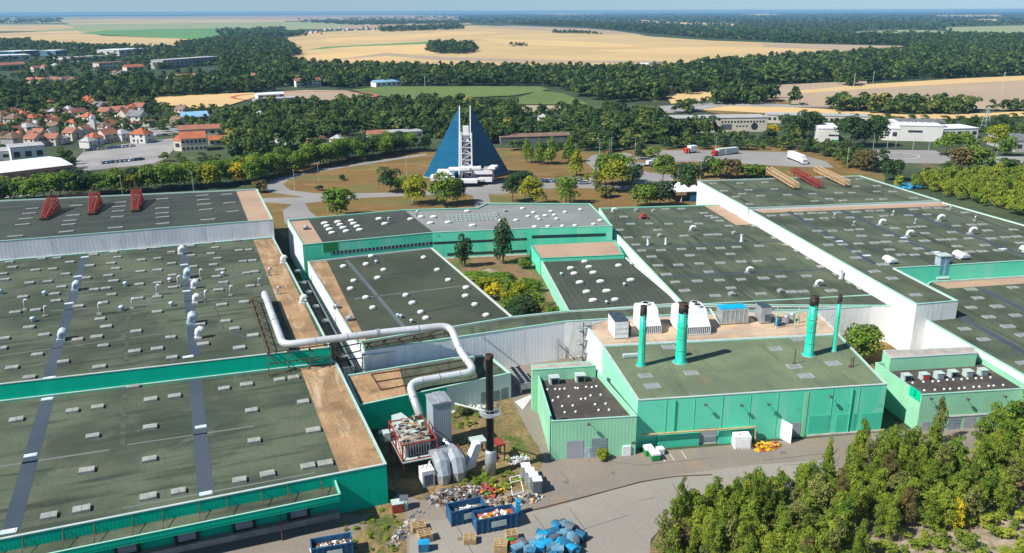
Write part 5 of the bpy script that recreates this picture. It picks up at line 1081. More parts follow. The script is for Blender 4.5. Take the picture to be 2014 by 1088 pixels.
cabinet('white sack crate beside the green carts',(1298,893),1.2,1.2,1.1,'white2','white2',.3,'crate',None,'white_crate')
heap('scaffold_parts','yellow plastic barriers piled by the boiler house door',P(1500,880),.1,2.9,1.2,1.0,40,['yellowp','yellowp','scrapred'],0,(.5,1.4))
heap('scaffold_parts','small heap of yellow and red parts next to the open white door',P(1522,876),.1,1.4,.9,.8,18,['yellowp','scrapred','louver'],0,(.4,1.0))
mb=MB()
for (x0,y0,x1,y1,z) in ((1003,940,1008,975,.1),(1022,935,1030,968,.1),(1003,940,1022,935,1.2),(1008,975,1030,968,.1),(1004,950,1025,944,.8)): mb.tube([P(x0,y0,z),P(x1,y1,z)],.09,4)
tag(mb.build('tubular_rack',M['white2']),'white tubular frame lying on the weeds beside the cabinets','frame')
# heap of old blue wheeled bins
binm={}
def proto_bin(m,ml):
    t=empty('waste_bin',(0,0,0),0,None,'bin')
    mb=MB(); b4=[(-.55,-.42),(.55,-.42),(.55,.42),(-.55,.42)]; t4=[(-.72,-.56),(.72,-.56),(.72,.56),(-.72,.56)]
    for i in range(4):
        j=(i+1)%4; mb.face([(*b4[i],.15),(*b4[j],.15),(*t4[j],1.15),(*t4[i],1.15)])
    mb.face([(*p,.15) for p in b4[::-1]]); mb.face([(*p,.7) for p in t4]); mb.build('body',M[m],t,world=False)
    mb=MB(); n=5
    for k in range(n):
        a0,a1=math.pi*k/n,math.pi*(k+1)/n
        mb.face([(-.76,-.58*math.cos(a0),1.15+.28*math.sin(a0)),(-.76,-.58*math.cos(a1),1.15+.28*math.sin(a1)),(.76,-.58*math.cos(a1),1.15+.28*math.sin(a1)),(.76,-.58*math.cos(a0),1.15+.28*math.sin(a0))][::-1])
    mb.face([(-.76,-.58*math.cos(math.pi*k/n),1.15+.28*math.sin(math.pi*k/n)) for k in range(n+1)]); mb.face([(.76,-.58*math.cos(math.pi*k/n),1.15+.28*math.sin(math.pi*k/n)) for k in range(n+1)][::-1])
    mb.build('lid',M[ml],t,world=False)
    for sx in (-.5,.5): mb=MB(); mb.lathe((sx,-.4,0),[(.1,0),(.1,.16)],6); mb.build('wheel',M['blackp'],t,world=False)
    return t
bins=[proto_bin('bluedark','blue'),proto_bin('bluedark','bluegrey'),proto_bin('bluegrey','bluegrey'),proto_bin('bluedark','louver'),proto_bin('blue','bluedark')]
bcol=['bright blue','dark blue','faded blue','black lidded blue','dark lidded bright blue']
spots=[(1104,1040,3),(1112,1044,1),(1120,1048,3),(1128,1054,2),(1136,1062,3),(1096,1045,4),(1092,1054,0),(1086,1060,4),(1070,1062,0),(1058,1060,0),(1052,1066,0),(1064,1070,2),(1078,1070,1),(1090,1068,3),(1102,1060,2),(1112,1066,1),(1122,1072,2),(1132,1076,3),(1142,1086,1),(1112,1080,4),(1100,1078,0),(1088,1082,2),(1074,1082,0),(1062,1084,4),(1050,1080,1),(1038,1074,2),(1030,1080,3),(1124,1090,0),(1044,1092,0),(1096,1094,2),(1078,1096,0),(1018,1090,1)]
cnt={}
for i,(x,y,k) in enumerate(sorted(spots)):
    n_=cnt.get(k,0); cnt[k]=n_+1; o=bins[k] if n_==0 else copy_tree(bins[k])
    tilt=random.choice([0,0,0,1.4,-1.3]); o.location=P(x,y,.55 if tilt else 0); o.rotation_euler=(tilt,0,random.uniform(0,6.28)); s=random.uniform(.95,1.2); o.scale=(s,s,s)
    o['label']='%s waste bin in the jumble, %s such from the left'%(bcol[k],ORD[n_]); o['group']='old blue waste bins dumped in the yard'
for lab,x,y,m in (('orange crate at the left end of the bin jumble',1012,1078,'scrapred'),('green crate at the left end of the bin jumble',1003,1070,'greenp')):
    cabinet(lab,(x,y),1.1,.9,.8,m,m,.4,'crate',None,'plastic_crate')

# ------------------------------------------------------------------ vehicles
M['carw']=mat('white_car_paint',(.75,.76,.78),rough=.25,spec=.6); M['card']=mat('dark_car_paint',(.03,.035,.045),rough=.25,spec=.6); M['cars']=mat('silver_car_paint',(.38,.40,.42),rough=.25,spec=.6,metal=.3)
M['carb']=mat('blue_car_paint',(.04,.12,.28),rough=.25,spec=.6); M['carr']=mat('red_car_paint',(.42,.03,.02),rough=.25,spec=.6)
def proto_car(m):
    t=empty('parked_car',(0,0,0),0,None,'car')
    pr=[(-2.15,.35),(-2.2,.75),(-2.0,.95),(-1.2,1.0),(1.1,.95),(2.0,.8),(2.15,.6),(2.15,.35)]
    mb=MB(); 
    for s in (-.85,.85): mb.face([(x,s,z) for x,z in pr][::(1 if s<0 else -1)])
    for i in range(len(pr)): (x0,z0),(x1,z1)=pr[i],pr[(i+1)%len(pr)]; mb.face([(x0,-.85,z0),(x0,.85,z0),(x1,.85,z1),(x1,-.85,z1)])
    mb.face([(-1.35,-.7,1.42),(.35,-.7,1.42),(.35,.7,1.42),(-1.35,.7,1.42)]); mb.build('body',M[m],t,world=False)
    mb=MB(); b=[(-1.95,-.8,.98),(1.15,-.8,.95),(1.15,.8,.95),(-1.95,.8,.98)]; u=[(-1.35,-.7,1.41),(.35,-.7,1.41),(.35,.7,1.41),(-1.35,.7,1.41)]
    for i in range(4): j=(i+1)%4; mb.face([b[i],b[j],u[j],u[i]])
    mb.build('windows',M['glass'],t,world=False)
    for sx in (-1.35,1.35):
        for sy in (-.82,.82): mb=MB(); mb.tube([(sx,sy-.1,.32),(sx,sy+.1,.32)],.32,10); mb.build('wheel',M['blackp'],t,world=False)
    return t
cars={k:proto_car(k) for k in ('carw','card','cars','carb','carr')}; cused={k:0 for k in cars}; cname={'carw':'white','card':'black','cars':'silver','carb':'blue','carr':'red'}
def park(group,where,lst):
    c={}
    for x,y,a,k in sorted(lst):
        o=cars[k] if cused[k]==0 else copy_tree(cars[k]); cused[k]+=1; i=c.get(k,0); c[k]=i+1
        o.location=P(x,y,.05 if y>300 else .1); o.rotation_euler=(0,0,a); o['label']='%s car %s, %s %s one from the left'%(cname[k],where,ORD[i],cname[k]); o['group']=group
park('cars parked before the pyramid','in the park lot right of the pyramid',[(1066,357,1.4,'carb'),(1075,358,1.4,'card'),(1084,357,1.45,'cars'),(1093,358,1.4,'carb'),(1102,357,1.4,'carw'),(1112,353,1.4,'cars'),(1131,352,.2,'carw'),(1130,361,.1,'carw'),(1147,362,.2,'cars'),(1154,361,.3,'carw'),(1140,354,1.3,'cars'),(1121,364,1.4,'card'),(1096,364,1.4,'carr')])
park('cars in the town car park','in the town car park',[(172+i*8,297-i*.8,1.2+random.uniform(-.1,.1),random.choice(['carb','carw','cars','card','carb'])) for i in range(12)]+[(315+i*9,268-i,.4,random.choice(['cars','carw','card'])) for i in range(5)]+[(205+i*9,322-i*.9,1.2,random.choice(['cars','carw','card','carb'])) for i in range(9)])
park('cars by the low warehouse','outside the low white roofed warehouse',[(45+i*12,356-i*1.5,1.2,random.choice(['carw','carb','cars','carw'])) for i in range(9)])
park('cars in the clearing','behind the blue roofed shed',[(412,232,.4,'cars'),(420,235,.4,'carw'),(428,233,.5,'card'),(436,236,.4,'carb'),(405,238,.2,'carw')])
def truck(label,pa,pb,h_,boxm,cabm,cat,name='lorry',w_=2.5,nb=1):
    a,b=P(*pa,.05),P(*pb,.05); ang=rz(a,b); L_=(b-a).length; c=(a+b)/2; t=empty(name,Vector((c.x,c.y,.06)),ang,label,cat)
    lc=2.3; Lb=L_-lc-.3
    for k in range(nb):
        mb=MB(); l=Lb/nb-.3; x=-L_/2+Lb/nb*(k+.5); mb.box((x,0,.9+(h_-.9)/2),(l,w_,h_-.9)); mb.build('box_body',M[boxm],t,world=False)
        if nb>1: mb=MB(); mb.box((x,-w_/2-.02,h_*.62),(l*.9,.06,h_*.28)); mb.build('windows',M['glass'],t,world=False)
    mb=MB(); mb.box((L_/2-lc/2,0,.6+.8),(lc,w_*.96,1.7)); mb.box((L_/2-lc/2-.2,0,2.6),(lc-.4,w_*.9,.7)); mb.build('cab',M[cabm],t,world=False)
    mb=MB(); mb.box((L_/2-.02,0,1.9),(.08,w_*.85,.7)); mb.build('windscreen',M['glass'],t,world=False)
    mb=MB(); mb.box((-lc/2,0,.75),(L_-1,.9,.3)); mb.build('chassis',M['blackp'],t,world=False)
    for x in (-L_/2+1.2,-L_/2+2.4,L_/2-1.2):
        for s in (-1,1): mb=MB(); mb.tube([(x,s*(w_/2-.3),.5),(x,s*(w_/2),.5)],.5,10); mb.build('wheel',M['blackp'],t,world=False)
truck('white box lorry with red nose on the far end of the access road',(1368,300),(1347,302),4.0,'white2','redp','lorry',w_=3.2)
truck('long articulated red and grey bus on the access road',(1449,302),(1402,307),3.6,'coping','carr','bus','articulated_bus',3.2,2)
truck('white articulated lorry at the right end of the access road',(1553,312),(1583,324),4.2,'white2','carw','lorry',w_=2.8)
truck('small blue and white van stopped beside the grass island',(1272,327),(1290,325),2.6,'white2','blue','van','van',2.2)
truck('dark red tractor unit waiting on the park drive',(1194,308),(1205,310),3.0,'scrapred','card','lorry','tractor_unit',2.5)

# ------------------------------------------------------------------ the blue pyramid
C0=P(917,348,0); Lp=P(833,348,0); Rp=P(1001,338,0); Fp=C0+Vector((0,-19,0)); Bp=C0+Vector((0,22,0)); hh=33.2
t=empty('pyramid_building',C0,0,'tall blue pyramid split down the middle by a white stair tower','pyramid')
gp=2.6
for s,Q,nm in ((-1,Lp,'left_wing'),(1,Rp,'right_wing')):
    f=Vector((C0.x+s*gp,Fp.y+5,0)); b_=Vector((C0.x+s*gp,Bp.y-2,0)); ap=Vector((C0.x+s*gp*.95,C0.y,hh)); mb=MB()
    tri=[Q,f,ap]; mb.face(tri if s<0 else tri[::-1]); tri=[Q,ap,b_]; mb.face(tri if s<0 else tri[::-1]); tri=[f,b_,ap]; mb.face(tri if s<0 else tri[::-1],1)
    mb.build(nm,[M['pyrL'],M['white2']],t)
    mb=MB(); mb.tube([f+Vector((0,-.1,0)),ap],.28,4); mb.build('white_edge',M['white2'],t)
    mb=MB(); mb.tube([Q,f],.3,4); mb.build('base_edge',M['coping'],t)
X=C0.x+.8; Y=C0.y-16.5
for s in (-2.1,2.7): mb=MB(); mb.box((X+s,Y,11.5),(.6,.7,23)); mb.build('column',M['white2'],t)
for s in (-2.1,2.7): mb=MB(); mb.box((X+s,Y+4,11.5),(.5,.6,23)); mb.build('column',M['white2'],t)
mb=MB(); mb.box((X+.3,Y+.2,22.5),(5.4,.5,.6)); mb.build('top_beam',M['white2'],t)
mb=MB(); mb.box((X+.2,Y+2.2,22.6),(2.6,2.6,6.4)); mb.build('lift_head',M['white2'],t)
mb=MB(); mb.box((X+.2,Y+2.6,12),(2.4,2.2,21)); mb.build('lift_shaft',M['door'],t)
mb=MB(); mb.box((X+.4,Y+4.6,10),(4.8,.3,20)); mb.build('dark_core',M['glass'],t)
for k in range(6):
    z=2.5+k*2.8; x0,x1=(X-2.0,X+2.8) if k%2 else (X+2.8,X-2.0); mb=MB()
    mb.tube([(x0,Y+.6,z),(x1,Y+.6,z+2.4)],.16,4); mb.box((X+.3,Y+1.3,z+2.6),(4.6,1.6,.22)); mb.build('stair_flight',M['white2'],t)
def terr(x,y,z,w_,d_,h_,rz_=0,m='white2',nm='terrace'):
    mb=MB(); mb.box((C0.x+x,Y+y,z),(w_,d_,h_),rz_); mb.build(nm,M[m],t)
terr(-8.5,1.5,5.2,7.5,6,1.6); terr(-8.5,1.8,3.9,6.8,5.4,1.0,0,'glass','window_band'); terr(-9.8,-1.5,3.0,11,5,1.5,.08); terr(-9.2,-1.2,1.6,9.6,4.4,1.4,.08,'concrete','lower_wall')
terr(8.6,1.0,5.6,8.5,7,1.7); terr(8.6,1.2,4.2,7.6,6.6,1.2,0,'glass','window_band'); terr(8.4,.6,2.4,8.6,7.4,2.0); terr(11.3,2.4,4.4,4.5,8,5.5,0,'concrete','side_block')
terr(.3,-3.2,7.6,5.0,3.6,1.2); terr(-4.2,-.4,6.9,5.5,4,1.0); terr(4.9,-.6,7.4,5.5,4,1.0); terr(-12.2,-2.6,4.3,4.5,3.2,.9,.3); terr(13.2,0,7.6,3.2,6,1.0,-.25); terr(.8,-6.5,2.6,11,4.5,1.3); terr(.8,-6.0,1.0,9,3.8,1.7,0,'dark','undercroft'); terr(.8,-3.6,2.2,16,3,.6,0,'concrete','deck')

# ------------------------------------------------------------------ buildings beyond the park
M['cream']=mat('cream_render',(.62,.56,.46),(.55,.50,.42),scale=.1,rough=.9); M['brick']=mat('brown_brick',(.22,.14,.10),(.26,.17,.12),scale=.3,rough=.9)
M['tile']=mat('orange_roof_tiles',(.44,.135,.06),(.34,.11,.055),scale=.3,rough=.9,fine=.2,fs=2); M['tile2']=mat('faded_red_tiles',(.34,.14,.09),(.26,.115,.08),scale=.3,rough=.9,fine=.2,fs=2)
M['tile3']=mat('brown_roof_tiles',(.17,.11,.08),(.22,.15,.11),scale=.3,rough=.9,fine=.2,fs=2); M['slate']=mat('grey_slate',(.13,.14,.15),(.18,.19,.20),scale=.3,rough=.8); M['blueroof']=mat('pale_blue_sheet_roof',(.20,.40,.58),(.24,.44,.62),scale=.2,rough=.5)
M['whitewall']=mat('white_house_wall',(.70,.69,.66),(.62,.61,.58),scale=.1,rough=.9); M['greyroof']=mat('light_grey_roof',(.40,.41,.42),(.34,.35,.36),scale=.1,rough=.8); M['whiteroof']=mat('white_sheet_roof',(.72,.75,.78),(.62,.66,.70),scale=.1,rough=.6)
M['greywall2']=mat('grey_house_wall',(.36,.35,.34),(.42,.41,.40),scale=.1,rough=.9)
def block(name,label,pa,pb,h_,d_,wall='whitewall',roof='greyroof',win=0,storeys=1,cat='building',roofh=0,zb=.0,winm='glass'):
    a,b=P(*pa,zb),P(*pb,zb); ang=rz(a,b); L_=(b-a).length; nrm=Vector((-math.sin(ang),math.cos(ang),0)); c=(a+b)/2+nrm*d_/2
    t=empty(name,Vector((c.x,c.y,zb)),ang,label,cat)
    mb=MB(); mb.box((0,0,h_/2),(L_,d_,h_)); mb.build('wall',M[wall],t,world=False)
    mb=MB()
    if roofh: 
        x,y=L_/2+.3,d_/2+.4; mb.face([(-x,-y,h_),(x,-y,h_),(x,0,h_+roofh),(-x,0,h_+roofh)]); mb.face([(x,y,h_),(-x,y,h_),(-x,0,h_+roofh),(x,0,h_+roofh)]); mb.face([(x,-y,h_),(x,y,h_),(x,0,h_+roofh)]); mb.face([(-x,y,h_),(-x,-y,h_),(-x,0,h_+roofh)]); mb.face([(-x,-y,h_),(-x,y,h_),(x,y,h_),(x,-y,h_)])
    else: mb.box((0,0,h_+.2),(L_+.5,d_+.5,.4))
    mb.build('roof',M[roof],t,world=False)
    for s in range(storeys):
        z=h_*(s+.55)/storeys
        for k in range(win):
            mb=MB(); mb.box((-L_/2+L_*(k+.5)/win,-d_/2-.03,z),(L_/win*.55,.1,h_/storeys*.36)); mb.build('window',M[winm],t,world=False)
    return t,L_,d_,h_
t,L_,d_,h_=block('round_window_building','long white two storey building with one big round window',(1300,262),(1508,259),9,16,'cream','greyroof',0)
for k in range(14): mb=MB(); mb.box((L_/2-30+k*2.1,-d_/2-.05,6.6),(1.1,.1,1.1)); mb.build('window',M['glass'],t,world=False)
for k in range(4): mb=MB(); mb.box((L_/2-20+k*2.1,-d_/2-.05,3.8),(1.1,.1,.8)); mb.build('window',M['glass'],t,world=False)
mb=MB(); mb.tube([(L_/2-8.5,-d_/2-.12,3.6),(L_/2-8.5,-d_/2,3.6)],2.2,20); mb.build('round_window',M['glass'],t,world=False)
mb=MB(); mb.box((L_/2-27,-d_/2-.05,3.4),(7,.1,3.4)); mb.build('dark_bay',M['louver'],t,world=False)
mb=MB(); mb.tube([(-L_/2+8,-d_/2-2,7),(-L_/2+13,-d_/2-4,1)],.6,4); mb.build('red_stair',M['redp'],t,world=False)
block('long_low_building','long low pale building seen in pieces between trees behind the round window one',(1508,242),(1712,246),5.5,14,'cream','greyroof',20,1)
t,L_,d_,h_=block('white_factory','white factory with slotted walls left of the big dark trees at right',(1608,280),(1648,281),8,26,'whitewall','whiteroof',0); mb=MB(); mb.box((3,-d_/2-.05,4.3),(6,.1,1)); mb.build('slot_window',M['glass'],t,world=False); mb=MB(); mb.box((4,-d_/2-.05,1),(4,.1,1.6)); mb.build('green_door',M['greenp'],t,world=False)
t,L_,d_,h_=block('white_factory','large white factory with sawtooth dark roof lights, far right',(1766,277),(1852,279),9,30,'whitewall','whiteroof',0)
for k in range(7): mb=MB(); mb.box((-L_/2+4+k*4,6,h_+.9),(2.6,12,1.2)); mb.build('roof_light',M['slate'],t,world=False)
mb=MB(); mb.box((-L_/2+9,-d_/2-.05,5.8),(8,.1,1.2)); mb.build('slot_window',M['glass'],t,world=False)
block('white_factory','lower white wing right of the large white factory',(1850,274),(1922,272),6,18,'whitewall','whiteroof',5,1); block('white_factory','narrow white link between the dark trees and the large factory',(1735,276),(1766,277),7,14,'whitewall','whiteroof',2,1)
block('grey_depot','grey roofed depot cut by the right edge',(1996,300),(2060,300),6,30,'greywall2','slate',4,1)
block('roadside_bungalow','long bungalow with white flat roof and red ends by the hedge',(728,277),(832,272),4.2,12,'whitewall','greyroof',8,1)
block('roadside_wing','red tiled wing at the left end of the long bungalow',(726,279),(762,277),4.4,8,'whitewall','tile2',3,1,roofh=2)
block('long_shed','long dark shed with brown flat roof behind the poplars right of the pyramid',(985,285),(1130,280),4.0,14,'slate','tile3',0)
block('low_warehouse','long low warehouse with curved white roof at the left edge',(-60,372),(146,346),5.5,34,'brick','whiteroof',9,1,'warehouse',1.2)
block('white_office','white modern office block above the warehouse at left',(25,322),(92,316),8,14,'whitewall','greyroof',3,1)
block('white_hall','white hall with flat grey roof at the left edge behind the warehouse',(-60,322),(24,316),5,16,'whitewall','greyroof',4,1)
block('blue_roof_shed','shed with large pale blue roof behind the orange roofed inn',(362,241),(412,238),3.6,16,'whitewall','blueroof',3,1,roofh=3)
t,L_,d_,h_=block('orange_inn','big cream inn with bright orange roof and two rows of windows',(358,300),(408,297),7.5,12,'cream','tile',6,2,roofh=3.2)
block('orange_inn_wing','orange roofed left wing joining the big cream inn',(343,297),(358,298),6,9,'cream','tile',1,1,roofh=2.5); block('orange_inn_wing','low orange roofed shed right of the big cream inn',(412,287),(448,285),3.2,8,'cream','tile',3,1,roofh=2.2)
block('orange_row','long row of orange roofs behind the big cream inn',(352,270),(440,266),4.5,9,'cream','tile2',6,1,roofh=2.4)
block('timber_depot','grey open depot with white roofs near the sports ground',(504,205),(590,200),3.5,12,'greywall2','greyroof',8,1); block('white_pavilion','white pavilion with low pitched roof by the sports ground',(508,196),(560,193),4,10,'whitewall','whiteroof',4,1,roofh=1.5)
block('farm_house','white house with long red roof among central trees',(583,172),(632,170),6.5,10,'whitewall','tile2',6,2,roofh=2.5); block('farm_house','red roofed low house left of the long white one',(538,168),(572,167),4,9,'whitewall','tile2',3,1,roofh=2.5); block('farm_house','small red roofed house alone above the green field',(920,152),(942,151),6,9,'whitewall','tile2',2,2,roofh=3)
block('glasshouse','pale green curved glasshouse at the wood edge above the green field',(740,172),(790,169),5,12,'whitewall','blueroof',5,1,roofh=2)
block('school_block','long grey school block with flat roofs in the upper left trees',(322,135),(432,126),11,22,'greywall2','greyroof',14,3); block('school_block','lower left wing of the long grey school block',(310,136),(345,134),8,18,'greywall2','slate',4,2)
block('yellow_block','yellowish apartment block with red flat roof, upper left',(196,138),(250,134),9,12,'cream','tile2',8,2); block('orange_block','orange roofed long block far left',(-20,140),(52,136),7,14,'cream','tile2',6,1,roofh=3); block('orange_block','small orange roofed block right of the yellowish one',(250,140),(285,138),5,12,'cream','tile',3,1,roofh=3)
for i,(x0,y0,x1,y1,h_,d_,m,r_) in enumerate(((30,112,80,109,9,40,'skipblue','whiteroof'),(-20,122,62,119,9,40,'whitewall','whiteroof'),(110,110,132,108,9,30,'bluegrey','whiteroof'),(140,104,176,101,7,30,'whitewall','greyroof'),(196,104,240,102,7,30,'greywall2','greyroof'),(235,110,285,106,10,45,'whitewall','whiteroof'),(292,104,328,101,7,30,'greywall2','greyroof'),(125,122,140,121,7,20,'whitewall','greyroof'),(155,122,210,118,7,24,'whitewall','greyroof'))):
    block('factory_unit',['blue walled factory with white roof on the upper left estate','largest white factory at the left edge of the upper estate','small bluish factory beside the blue walled one','pale low factory under the tall conifers, upper left','grey low factory between trees, upper left','bright white factory with white roof, upper left','grey roofed factory right of the bright white one','little white factory front among the upper left trees','long pale factory front above the yellowish block'][i],(x0,y0),(x1,y1),h_,d_,m,r_,4,1)
block('riding_school','red roofed farm range at the wood edge, right of centre',(1362,170),(1392,169),6,12,'whitewall','tile2',3,1,roofh=3); block('riding_school','long red roofed farm range right of the first one',(1410,172),(1472,169),6,14,'cream','tile2',6,1,roofh=3); block('riding_school','little white lodge left of the golden patch',(1313,185),(1328,184),6,10,'whitewall','whiteroof',2,1)
block('green_barn','barn with pale green roof beside the long red farm range',(1425,178),(1450,177),4,12,'whitewall','crop2',2,1,roofh=2)
block('white_barn','white barn on the field edge of the upper wheat field',(888,56),(914,55),10,20,'whitewall','whiteroof',3,1)
block('barn_in_wood','pale roof in the wood edge below the wheat field',(562,115),(576,114),6,14,'whitewall','greyroof',2,1); block('barn_in_wood','pale roofs poking from the wood right of the wheat hollow',(1275,136),(1302,134),8,14,'whitewall','greyroof',2,1)

# ------------------------------------------------------------------ town houses
def proto_house(wall,roof,shape,w_=9,d_=8,h_=5):
    t=empty('town_house',(0,0,0),0,None,'house'); x,y=w_/2,d_/2
    mb=MB(); mb.box((0,0,h_/2),(w_,d_,h_)); rh=2.8
    if shape=='gable': mb.face([(x,-y,h_),(x,y,h_),(x,0,h_+rh)]); mb.face([(-x,y,h_),(-x,-y,h_),(-x,0,h_+rh)])
    mb.build('wall',M[wall],t,world=False)
    mb=MB(); o=.45
    if shape=='gable':
        for s in (1,-1):
            q=[(-x-o,-s*(y+o),h_-.3),(x+o,-s*(y+o),h_-.3),(x+o,0,h_+rh+.1),(-x-o,0,h_+rh+.1)]; mb.face(q if s>0 else q[::-1])
    else:
        r_=max(.3,x-y); q=[(-x-o,-y-o),(x+o,-y-o),(x+o,y+o),(-x-o,y+o)]; z=h_-.1
        mb.face([(*q[0],z),(*q[1],z),(r_,0,h_+rh),(-r_,0,h_+rh)]); mb.face([(*q[2],z),(*q[3],z),(-r_,0,h_+rh),(r_,0,h_+rh)]); mb.face([(*q[1],z),(*q[2],z),(r_,0,h_+rh)]); mb.face([(*q[3],z),(*q[0],z),(-r_,0,h_+rh)]); mb.face([(*p,z) for p in q[::-1]])
    ro=mb.build('roof',M[roof],t,world=False)
    mb=MB(); mb.box((x*.5,y*.25,h_+rh*.9),(.7,.9,1.8)); mb.build('chimney',M['brick'],ro,world=False)
    for sx in (-.5,.5):
        for z in (1.5,3.9):
            mb=MB(); mb.box((x*sx,-y-.03,z),(1.2,.1,1.3)); mb.build('window',M['glass'],t,world=False)
    mb=MB(); mb.box((0,-y-.03,1.1),(1.0,.1,2.2)); mb.build('door',M['brick'],t,world=False)
    for z in (1.5,3.9): mb=MB(); mb.box((x+.03,0,z),(.1,1.2,1.3)); mb.build('window',M['glass'],t,world=False)
    return t
HP={}
def house(kind,px,py,a,s,label,group,z=0.0):
    s*=.82
    spec={'o':('whitewall','tile','hip'),'r':('cream','tile2','gable'),'b':('cream','tile3','gable'),'g':('whitewall','slate','gable'),'w':('whitewall','greyroof','hip'),'c':('greywall2','tile','hip'),'k':('greywall2','tile3','hip')}[kind]
    if kind not in HP: HP[kind]=proto_house(*spec); o=HP[kind]
    else: o=copy_tree(HP[kind])
    o.location=P(px,py,z); o.rotation_euler=(0,0,a); o.scale=(s,s,s); o['label']=label; o['group']=group
HN={'o':'white house, orange roof','r':'cream house, faded red roof','b':'cream house, brown roof','g':'white house, slate roof','w':'white house, pale roof','c':'grey house, orange roof','k':'grey house, brown roof'}
def rows(rown,group,lst,z=0.0):
    c={}
    for x,y,k,s in sorted(lst):
        i=c.get(k,0); c[k]=i+1; house(k,x,y,random.choice([-.35,1.2,-.3,1.25])+random.uniform(-.2,.2),s,'%s, %s such in %s'%(HN[k],ORD[i],rown),group,z)
tz=lambda l:[((x/4),(180+y/4),k,s) for x,y,k,s in l]
rows('town front row, from left','houses of the front row of the town',tz([(580,380,'r',1.2),(640,365,'g',.9),(700,440,'w',1.0),(745,415,'o',1.1),(850,395,'r',1.25),(965,385,'w',1.1),(1120,400,'o',1.35),(280,430,'r',1.2),(350,425,'r',.9),(425,420,'r',1.1),(110,430,'k',1.3),(500,405,'w',.8),(1400,270,'b',1.0),(1955,305,'o',1.1),(1995,270,'w',1.1),(30,400,'b',1.0)]))
rows('town middle, from left','houses of the middle rows of the town',tz([(95,205,'r',1.1),(185,225,'o',1.1),(120,275,'k',1.4),(255,255,'c',1.1),(345,240,'o',1.1),(290,290,'w',.9),(398,280,'r',1.0),(595,210,'r',1.1),(495,195,'b',.9),(705,255,'o',1.3),(840,205,'r',1.2),(925,190,'r',1.1),(960,210,'o',1.0),(1010,235,'r',1.4),(1090,255,'g',1.5),(1060,290,'c',.8),(830,325,'k',1.1),(745,300,'w',1.0),(225,330,'w',1.1),(130,340,'r',.9),(0,315,'o',1.0),(20,250,'k',1.0),(650,225,'g',.9),(880,330,'b',.9),(230,205,'k',.8)]))
rows('town back, from left','houses of the back rows of the town',tz([(398,135,'o',1.1),(485,165,'w',1.2),(545,185,'w',1.1),(700,125,'o',1.5),(755,150,'o',1.5),(790,165,'g',1.3),(850,160,'k',1.3),(1110,165,'r',1.2),(1440,190,'b',1.2),(925,150,'o',1.2),(1000,160,'o',1.3),(110,160,'g',1.1),(430,30,'w',1.6),(1045,170,'c',1.1)]))
gl_=[]; rr=random.Random(5)
while len(gl_)<48:
    x,y=rr.uniform(0,300),rr.uniform(198,275)
    if y>285-x*.12 or any(abs(x-a_)<14 and abs(y-b_)<6 for a_,b_,_,_ in gl_) or 172<x<200: continue
    gl_.append((x,y,rr.choice('oorrrbgkwc'),rr.uniform(.75,1.05)))
rows('town gaps, from left','small houses filling the town',gl_)
rows('wood clearings, from left','houses of the close above the town',[(x,y,k,1.2) for x,y,k in ((62,166,'r'),(74,165,'o'),(84,167,'r'),(96,166,'k'),(108,165,'r'),(120,166,'b'),(132,164,'r'),(144,165,'k'),(338,160,'r'),(352,159,'b'),(368,159,'r'),(380,158,'r'),(498,158,'r'),(88,138,'o'),(70,141,'r'),(110,135,'w'),(240,152,'w'),(228,150,'k'),(424,106,'o'),(432,104,'w'),(400,92,'o'),(412,90,'w'),(445,82,'w'),(460,72,'g'))])
rows('hill village, from left','houses of the village on the far plateau',[(x,y,k,s) for x,y,k,s in ((560,67,'r',1.3),(572,69,'o',1.4),(584,70,'w',1.4),(592,66,'r',1.4),(602,68,'o',1.4),(612,66,'w',1.6),(622,65,'r',1.4),(640,60,'w',1.6),(650,58,'w',1.4),(660,60,'g',1.5),(668,56,'w',1.5),(676,62,'r',1.4),(684,60,'w',1.6),(700,60,'o',1.8),(712,57,'o',2.0),(722,58,'r',2.0),(735,59,'r',1.8),(745,60,'b',1.8),(757,60,'o',1.6),(630,68,'r',1.4),(555,64,'b',1.3),(826,56,'w',1.6),(842,56,'w',1.6),(515,72,'w',1.5),(530,71,'g',1.5),(12,46,'w',1.6),(26,46,'w',1.5))],1.2)
rows('roadside strip, from left','houses beside the hedge',[(x,y,k,s) for x,y,k,s in ((548,290,'w',.8),(570,296,'w',.9),(616,292,'r',.9),(632,290,'r',1.0),(665,286,'w',1.0),(515,238,'w',1.2),(535,266,'r',.9),(1068,240,'w',.9),(1265,270,'b',1.0),(1280,140,'w',1.2))])
t=empty('war_tower',P(186,262,0),0,'slim white tower among the town houses','tower'); mb=MB(); mb.box((0,0,5),(3,3,10)); mb.build('shaft',M['whitewall'],t,world=False); mb=MB(); mb.lathe((0,0,10),[(2.4,0),(.1,2.4)],4); mb.build('roof',M['greyroof'],t,world=False)
# white tent structures by the far east hall
t=empty('silo_canopies',P(1340,392,0),-AZR,'cluster of white peaked canopies against the pale wall of the far east hall','canopies')
for i in range(3):
    for j in range(2): mb=MB(); mb.lathe((-4+i*4.2,j*6-2,4.6),[(2.6,0),(1.6,1.0),(.1,2.0)],4,rz=.78); mb.build('canopy',M['white2'],t,world=False)
for i in range(4): mb=MB(); mb.box((-6+i*4.2,-5,2.3),(.3,.3,4.6)); mb.build('post',M['white2'],t,world=False)
mb=MB(); mb.box((4.5,-3,2.2),(5,5,4.4)); mb.build('blue_base',M['bluedark'],t,world=False)
mb=MB(); mb.box((-1,0,4.4),(13,12,.25)); mb.build('deck',M['white2'],t,world=False)
